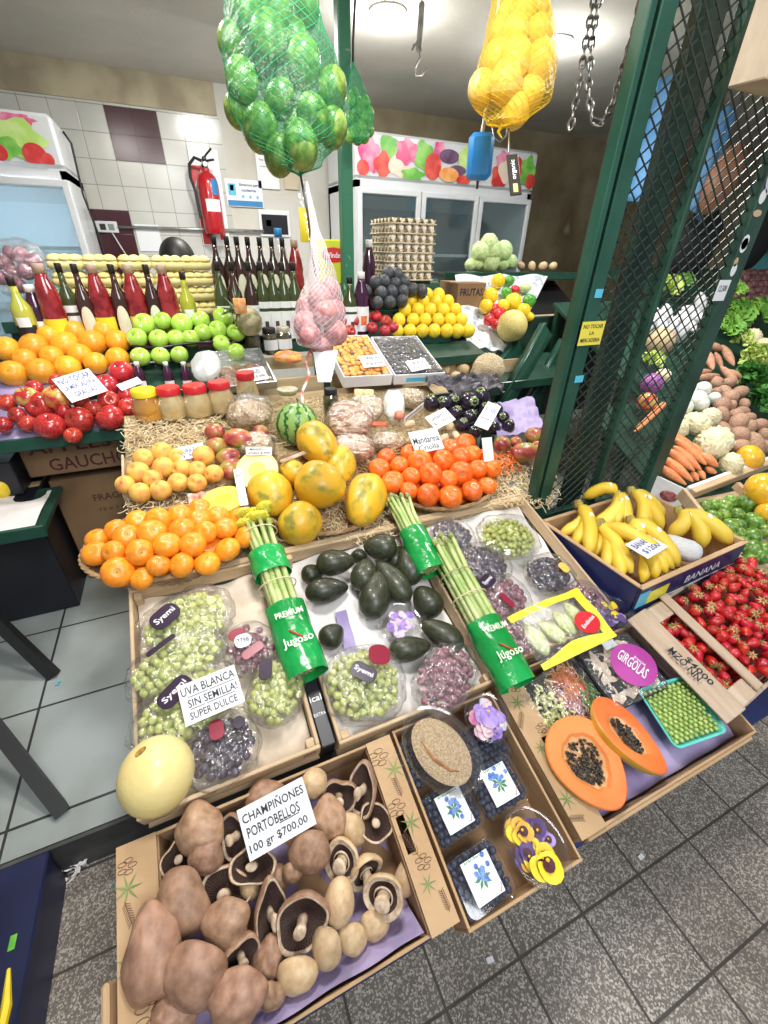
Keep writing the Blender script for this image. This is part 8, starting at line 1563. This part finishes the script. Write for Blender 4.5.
# carrot tray rim and lime crate
a, b_ = ptr(690, 494, .02), ptr(800, 452, .02); M = frame(a, b_-a, NRM.cross(b_-a)); o = root('vegetable_crate', 'pine crate front with white lining below the carrots and cauliflower', 'crate', M); L_ = (b_-a).length
part('front_board', MB().box((L_/2, .0, 0), (L_, .03, .05), bev=.003), WOOD, o); part('white_lining', MB().box((L_/2, .02, .01), (L_, .02, .03), bev=.004), TISS, o)
a, b_ = ptr(652, 478, .0), ptr(690, 496, .0); M = frame(a, b_-a, (0, 0, 1)); o = root('plastic_tray', 'clear lined tray with dark cherries left of the carrot crate corner', 'tray', M); part('wall', MB().box(((b_-a).length/2, -.03, 0), ((b_-a).length, .10, .008)), TISS, o); part('cherry_print', MB().ball(lambda v: Vector((v.x*.04, v.y*.025, v.z*.006)), 16, 8, T((b_-a).length*.6, -.04, .006)), mat('cherry_red', (.3, .02, .03), (.5, .2, .2), scale=60, rough=.4), o)
tl, tr_ = pt(694, 496, .02), pt(745, 488, .02); lc = root('lime_crate', 'pine crate of limes behind the right end of the banana box', 'crate', T(0, 0, 0))
for q, w_, x1, y1, x2, y2 in (('side_board', .05, 682, 494, 735, 560), ('side_board', .035, 737, 486, 800, 548)):
    a, b_ = pt(x1, y1, .02), pt(x2, y2, .02); part(q, MB().box((0, 0, 0), ((b_-a).length*1.05, w_, .02), bev=.002), WOODY, lc, M=frame((a+b_)/2, b_-a, NRM))
part('base_panel', MB().add([pt(690, 500, -.06), pt(740, 490, -.06), pt(810, 570, -.06), pt(735, 575, -.06)], [(0, 1, 2, 3)]), WOOD, lc, smooth=False)
GL2 = mat('green_lime_skin', (.07, .17, .03), (.22, .38, .05), scale=2.5, rough=.35, coat=.3, var=.16, c3=(.45, .55, .08), bump=.15, bscale=40); li2 = MB().ball(lambda v: Vector((v.x, v.y, v.z*1.18)), 16, 12).mesh('lime', GL2)
LM = [(640+u/6, 500+v/6, w/6) for u, v, w in ((395, 40, 80), (440, 25, 70), (500, 40, 96), (540, 10, 80), (635, 30, 130), (440, 100, 84), (505, 90, 70), (575, 85, 84), (535, 160, 96), (590, 150, 80), (680, 130, 110), (600, 200, 70), (675, 215, 104), (750, 190, 84), (665, 295, 110), (745, 295, 96), (610, 255, 80), (720, 340, 90), (660, 360, 80), (460, 150, 70), (755, 130, 70), (715, 60, 70), (765, 350, 60), (560, 220, 60))]
rc = rows(LM, 10, 0); P = [(pt(x, y, .0), w) for x, y, w in LM]
for i, (p, w) in enumerate(P): ob('lime', li2, T(p) @ rrot() @ Sc(px2m(p, w)/2*.95), None, 'green lime in the pine crate, %s row from front, %s from left' % (ordn(rc[i][0]), ordn(rc[i][1])), 'lime', 'limes in the pine crate')
# behind the mesh
for i, (x, y, w) in enumerate(((657, 320, 12), (666, 316, 12), (676, 322, 12), (684, 318, 12), (692, 312, 12), (700, 305, 12), (662, 328, 11), (672, 330, 11), (682, 332, 11), (690, 326, 11), (650, 322, 10), (698, 318, 11))): p = ptr(x, y, .04); ob('white_radish', sw_me, T(p) @ rrot() @ Sc(px2m(p, w)/2, px2m(p, w)/2, px2m(p, w)), None, 'white radish behind the mesh, '+('upper row' if i in (1, 3, 4, 5, 0) else 'lower row')+', %s from the left' % ordn(sorted(range(12), key=lambda k: (657, 666, 676, 684, 692, 700, 662, 672, 682, 690, 650, 698)[k]).index(i)), 'radish', 'white radishes behind the mesh').data = sw_me
WR = sw_me.copy(); WR.materials.clear(); WR.materials.append(mat('white_radish_skin', (.78, .78, .80), rough=.4))
for o in bpy.data.objects:
    if o.name.startswith('white_radish'): o.data = WR
for a in ((668, 290, 26, LETY, 'pale lettuce seen through the gate mesh at the top', 21), (652, 362, 22, LETY, 'pale lettuce seen through the mesh near the lower stile', 22), (684, 282, 18, LETG, 'green lettuce tops seen through the mesh', 23)): lettuce(*a)
PCB = mat('purple_cabbage_skin', (.20, .03, .22), (.42, .16, .45), scale=8, rough=.4)
for x, y, w, m, lb in ((652, 384, 20, PCB, 'purple cabbage seen through the gate mesh'), (663, 376, 14, CAU, 'white cauliflower above the purple cabbage behind the mesh'), (647, 402, 18, RAPY, 'red and cream apple behind the lower mesh'), (660, 342, 26, TANB, 'tan squash seen through the mesh')): p = ptr(x, y, .06); me = MB().ball(lambda v: leafy(v, 7, .05), 20, 14).mesh('vegetable', m); ob({'PCB': 'purple_cabbage'}.get('', 'purple_cabbage' if m is PCB else 'cauliflower' if m is CAU else 'apple' if m is RAPY else 'tan_squash'), me, T(p) @ Sc(px2m(p, w)/2), None, lb, 'vegetable')
for i in range(7): M, q, r = place2(634+i*3, 432-i*3, 648+i*3, 420-i*3, 6, .05, pf=ptr); ob('carrot', car_me, M, None, 'orange carrot seen through the mesh, %s from the left' % ordn(i), 'carrot', 'carrots behind the mesh')
# blue tarp strips, dark coat and cardboard at the upper right
TARP = mat('blue_tarpaulin', (.10, .32, .66), (.20, .45, .78), scale=4, rough=.45, bump=.4, bscale=8)
for i, qd in enumerate((((658, 80), (692, 68), (622, 200), (658, 205)), ((712, 105), (738, 108), (684, 205), (702, 222)))):
    P = [onv(*q, 2.6) for q in qd]; ob('blue_tarpaulin', MB().grid(lambda u, v: (P[0].lerp(P[1], u)).lerp(P[2].lerp(P[3], u), v)+Vector((0, .02*math.sin(u*9), 0)), 12, 12).mesh('blue_tarpaulin', TARP), None, None, ['light blue hanging sheet behind the left mesh panel', 'darker blue hanging sheet behind the right mesh panel'][i], 'tarpaulin').modifiers.new('thick', 'SOLIDIFY').thickness = .01
    tp = bpy.data.objects['blue_tarpaulin' if i == 0 else 'blue_tarpaulin.001']; part('cord', MB().tube([P[0], Vector((P[0].x, P[0].y, 2.75))], .004, 5).tube([P[1], Vector((P[1].x, P[1].y, 2.75))], .004, 5), BLK, tp)
p = onv(722, 180, 2.5); ob('brown_bag', MB().ball(lambda v: Vector((v.x*.13, v.y*.08, v.z*.22)), 20, 14).mesh('brown_bag', mat('brown_leather', (.22, .10, .05), (.30, .14, .07), scale=5, rough=.5)), T(p) @ Ry(.35), None, 'brown leather bag hanging behind the mesh below the blue sheet', 'bag')
p = onv(696, 245, 2.7); ob('dark_coat', MB().ball(lambda v: Vector((v.x*.22*(1+.2*noise.noise(v*2)), v.y*.1, v.z*.26)), 24, 18).mesh('dark_coat', mat('black_cloth', (.01, .01, .012), rough=.8)), T(p) @ Ry(.4), None, 'black cloth bundle behind the mesh under the brown bag', 'cloth')
p = onv(762, 235, 2.9); ob('dark_coat', MB().ball(lambda v: Vector((v.x*.16*(1+.2*noise.noise(v*2)), v.y*.1, v.z*.30)), 24, 18).mesh('dark_coat', MATS['black_cloth']), T(p) @ Ry(.3), None, 'black coat hanging right of the gate stile above the shallots', 'coat')
p = onv(756, 266, 3.1); ob('teal_cloth', MB().box((0, 0, 0), (.5, .1, .22), bev=.04).mesh('teal_cloth', mat('teal_fabric', (.10, .42, .45), (.16, .5, .5), scale=5, rough=.7)), T(p), None, 'teal fabric behind the shallots at the right edge', 'cloth')
p = onv(640, 250, 2.4); ob('cord', MB().tube([(p.x, p.y, p.z+.05), (p.x, p.y, 2.75)], .003, 5).mesh('cord', BLK), None, None, 'thin cord holding the red packet behind the mesh', 'cord'); ob('red_packet', MB().box((0, 0, 0), (.07, .03, .14), bev=.01).mesh('red_packet', RP), T(p) @ Ry(.2), None, 'red packet hanging behind the mesh beside the gate post', 'packet')
CB = mat('pale_corrugated_board', (.62, .50, .36), (.70, .58, .44), scale=6, rough=.7); a = onv(731, 84, .96); o = root('cardboard_stack', 'pale cardboard box hanging in the upper right corner above the gate', 'box', T(a.x+.115, .96, a.z+.02) @ Sc(.8, .30, .8))
part('board', MB().box((.30, .15, .28), (.60, .30, .55), bev=.004), CB, o); part('flap', MB().box((.30, -.02, .20), (.56, .012, .40), bev=.002), CB, o); part('tape', MB().box((.30, -.0275, .2), (.05, .001, .38)), TANB, o); part('ceiling_tie', MB().tube([(.3, .15, .55), (.3, .15, (2.75-a.z)/.8)], .006, 5), BLK, o)
# ================================================================= FLOOR THINGS
o = root('banana_carton', 'dark blue banana carton standing on the pavement in the lower left corner', 'box', T(-.87, .60, 0)); NB = mat('navy_carton', (.008, .012, .045), (.015, .02, .07), scale=5, rough=.4)
part('carton', MB().box((0, 0, .07), (.50, .46, .14), bev=.006), NB, o); part('lid_edge', MB().box((0, 0, .145), (.508, .468, .03), bev=.004), NB, o)
letter('BananaTropical', PAPER, o, T(.150, -.03, .1612) @ Rz(math.pi/2), .34, .04); pass
part('yellow_banana_print', MB().tube([(.212, -.19, .160), (.226, -.14, .160), (.228, -.07, .160), (.216, 0, .160)], [.004, .010, .011, .004], 6), PY, o); part('green_print', MB().box((.212, .05, .1606), (.014, .03, .001)), PRN['green'], o); part('orange_print', MB().box((.175, -.19, .1606), (.014, .035, .001)), PRN['orange'], o)
clump('crumpled white paper scraps in the gutter below the step', 'paper_scraps', 12, (58, 82, 862, 880), TISS, .005, .05, .02, pf=lambda x, y, h=0: onz(x, y, .01+h), cat='litter', seed=8)
for x, y, z, m, lb in ((641, 857, 0, PAPER, 'small white paper scrap on the paving below the papaya box'), (118, 885, 0, LB, 'pale blue scrap on the paving beside the mushroom box'), (58, 683, .15, LB, 'pale blue scrap at the foot of the table leg'), (490, 960, 0, PAPER, 'tiny pale crumb on the paving at the bottom')):
    p = onz(x, y, z+.003); ob('paper_scrap', MB().grid(lambda u, v: ((u-.5)*.02, (v-.5)*.012, .003*math.sin(u*6)+.002), 5, 4).mesh('paper_scrap', m), T(p) @ Rz(x), None, lb, 'litter')
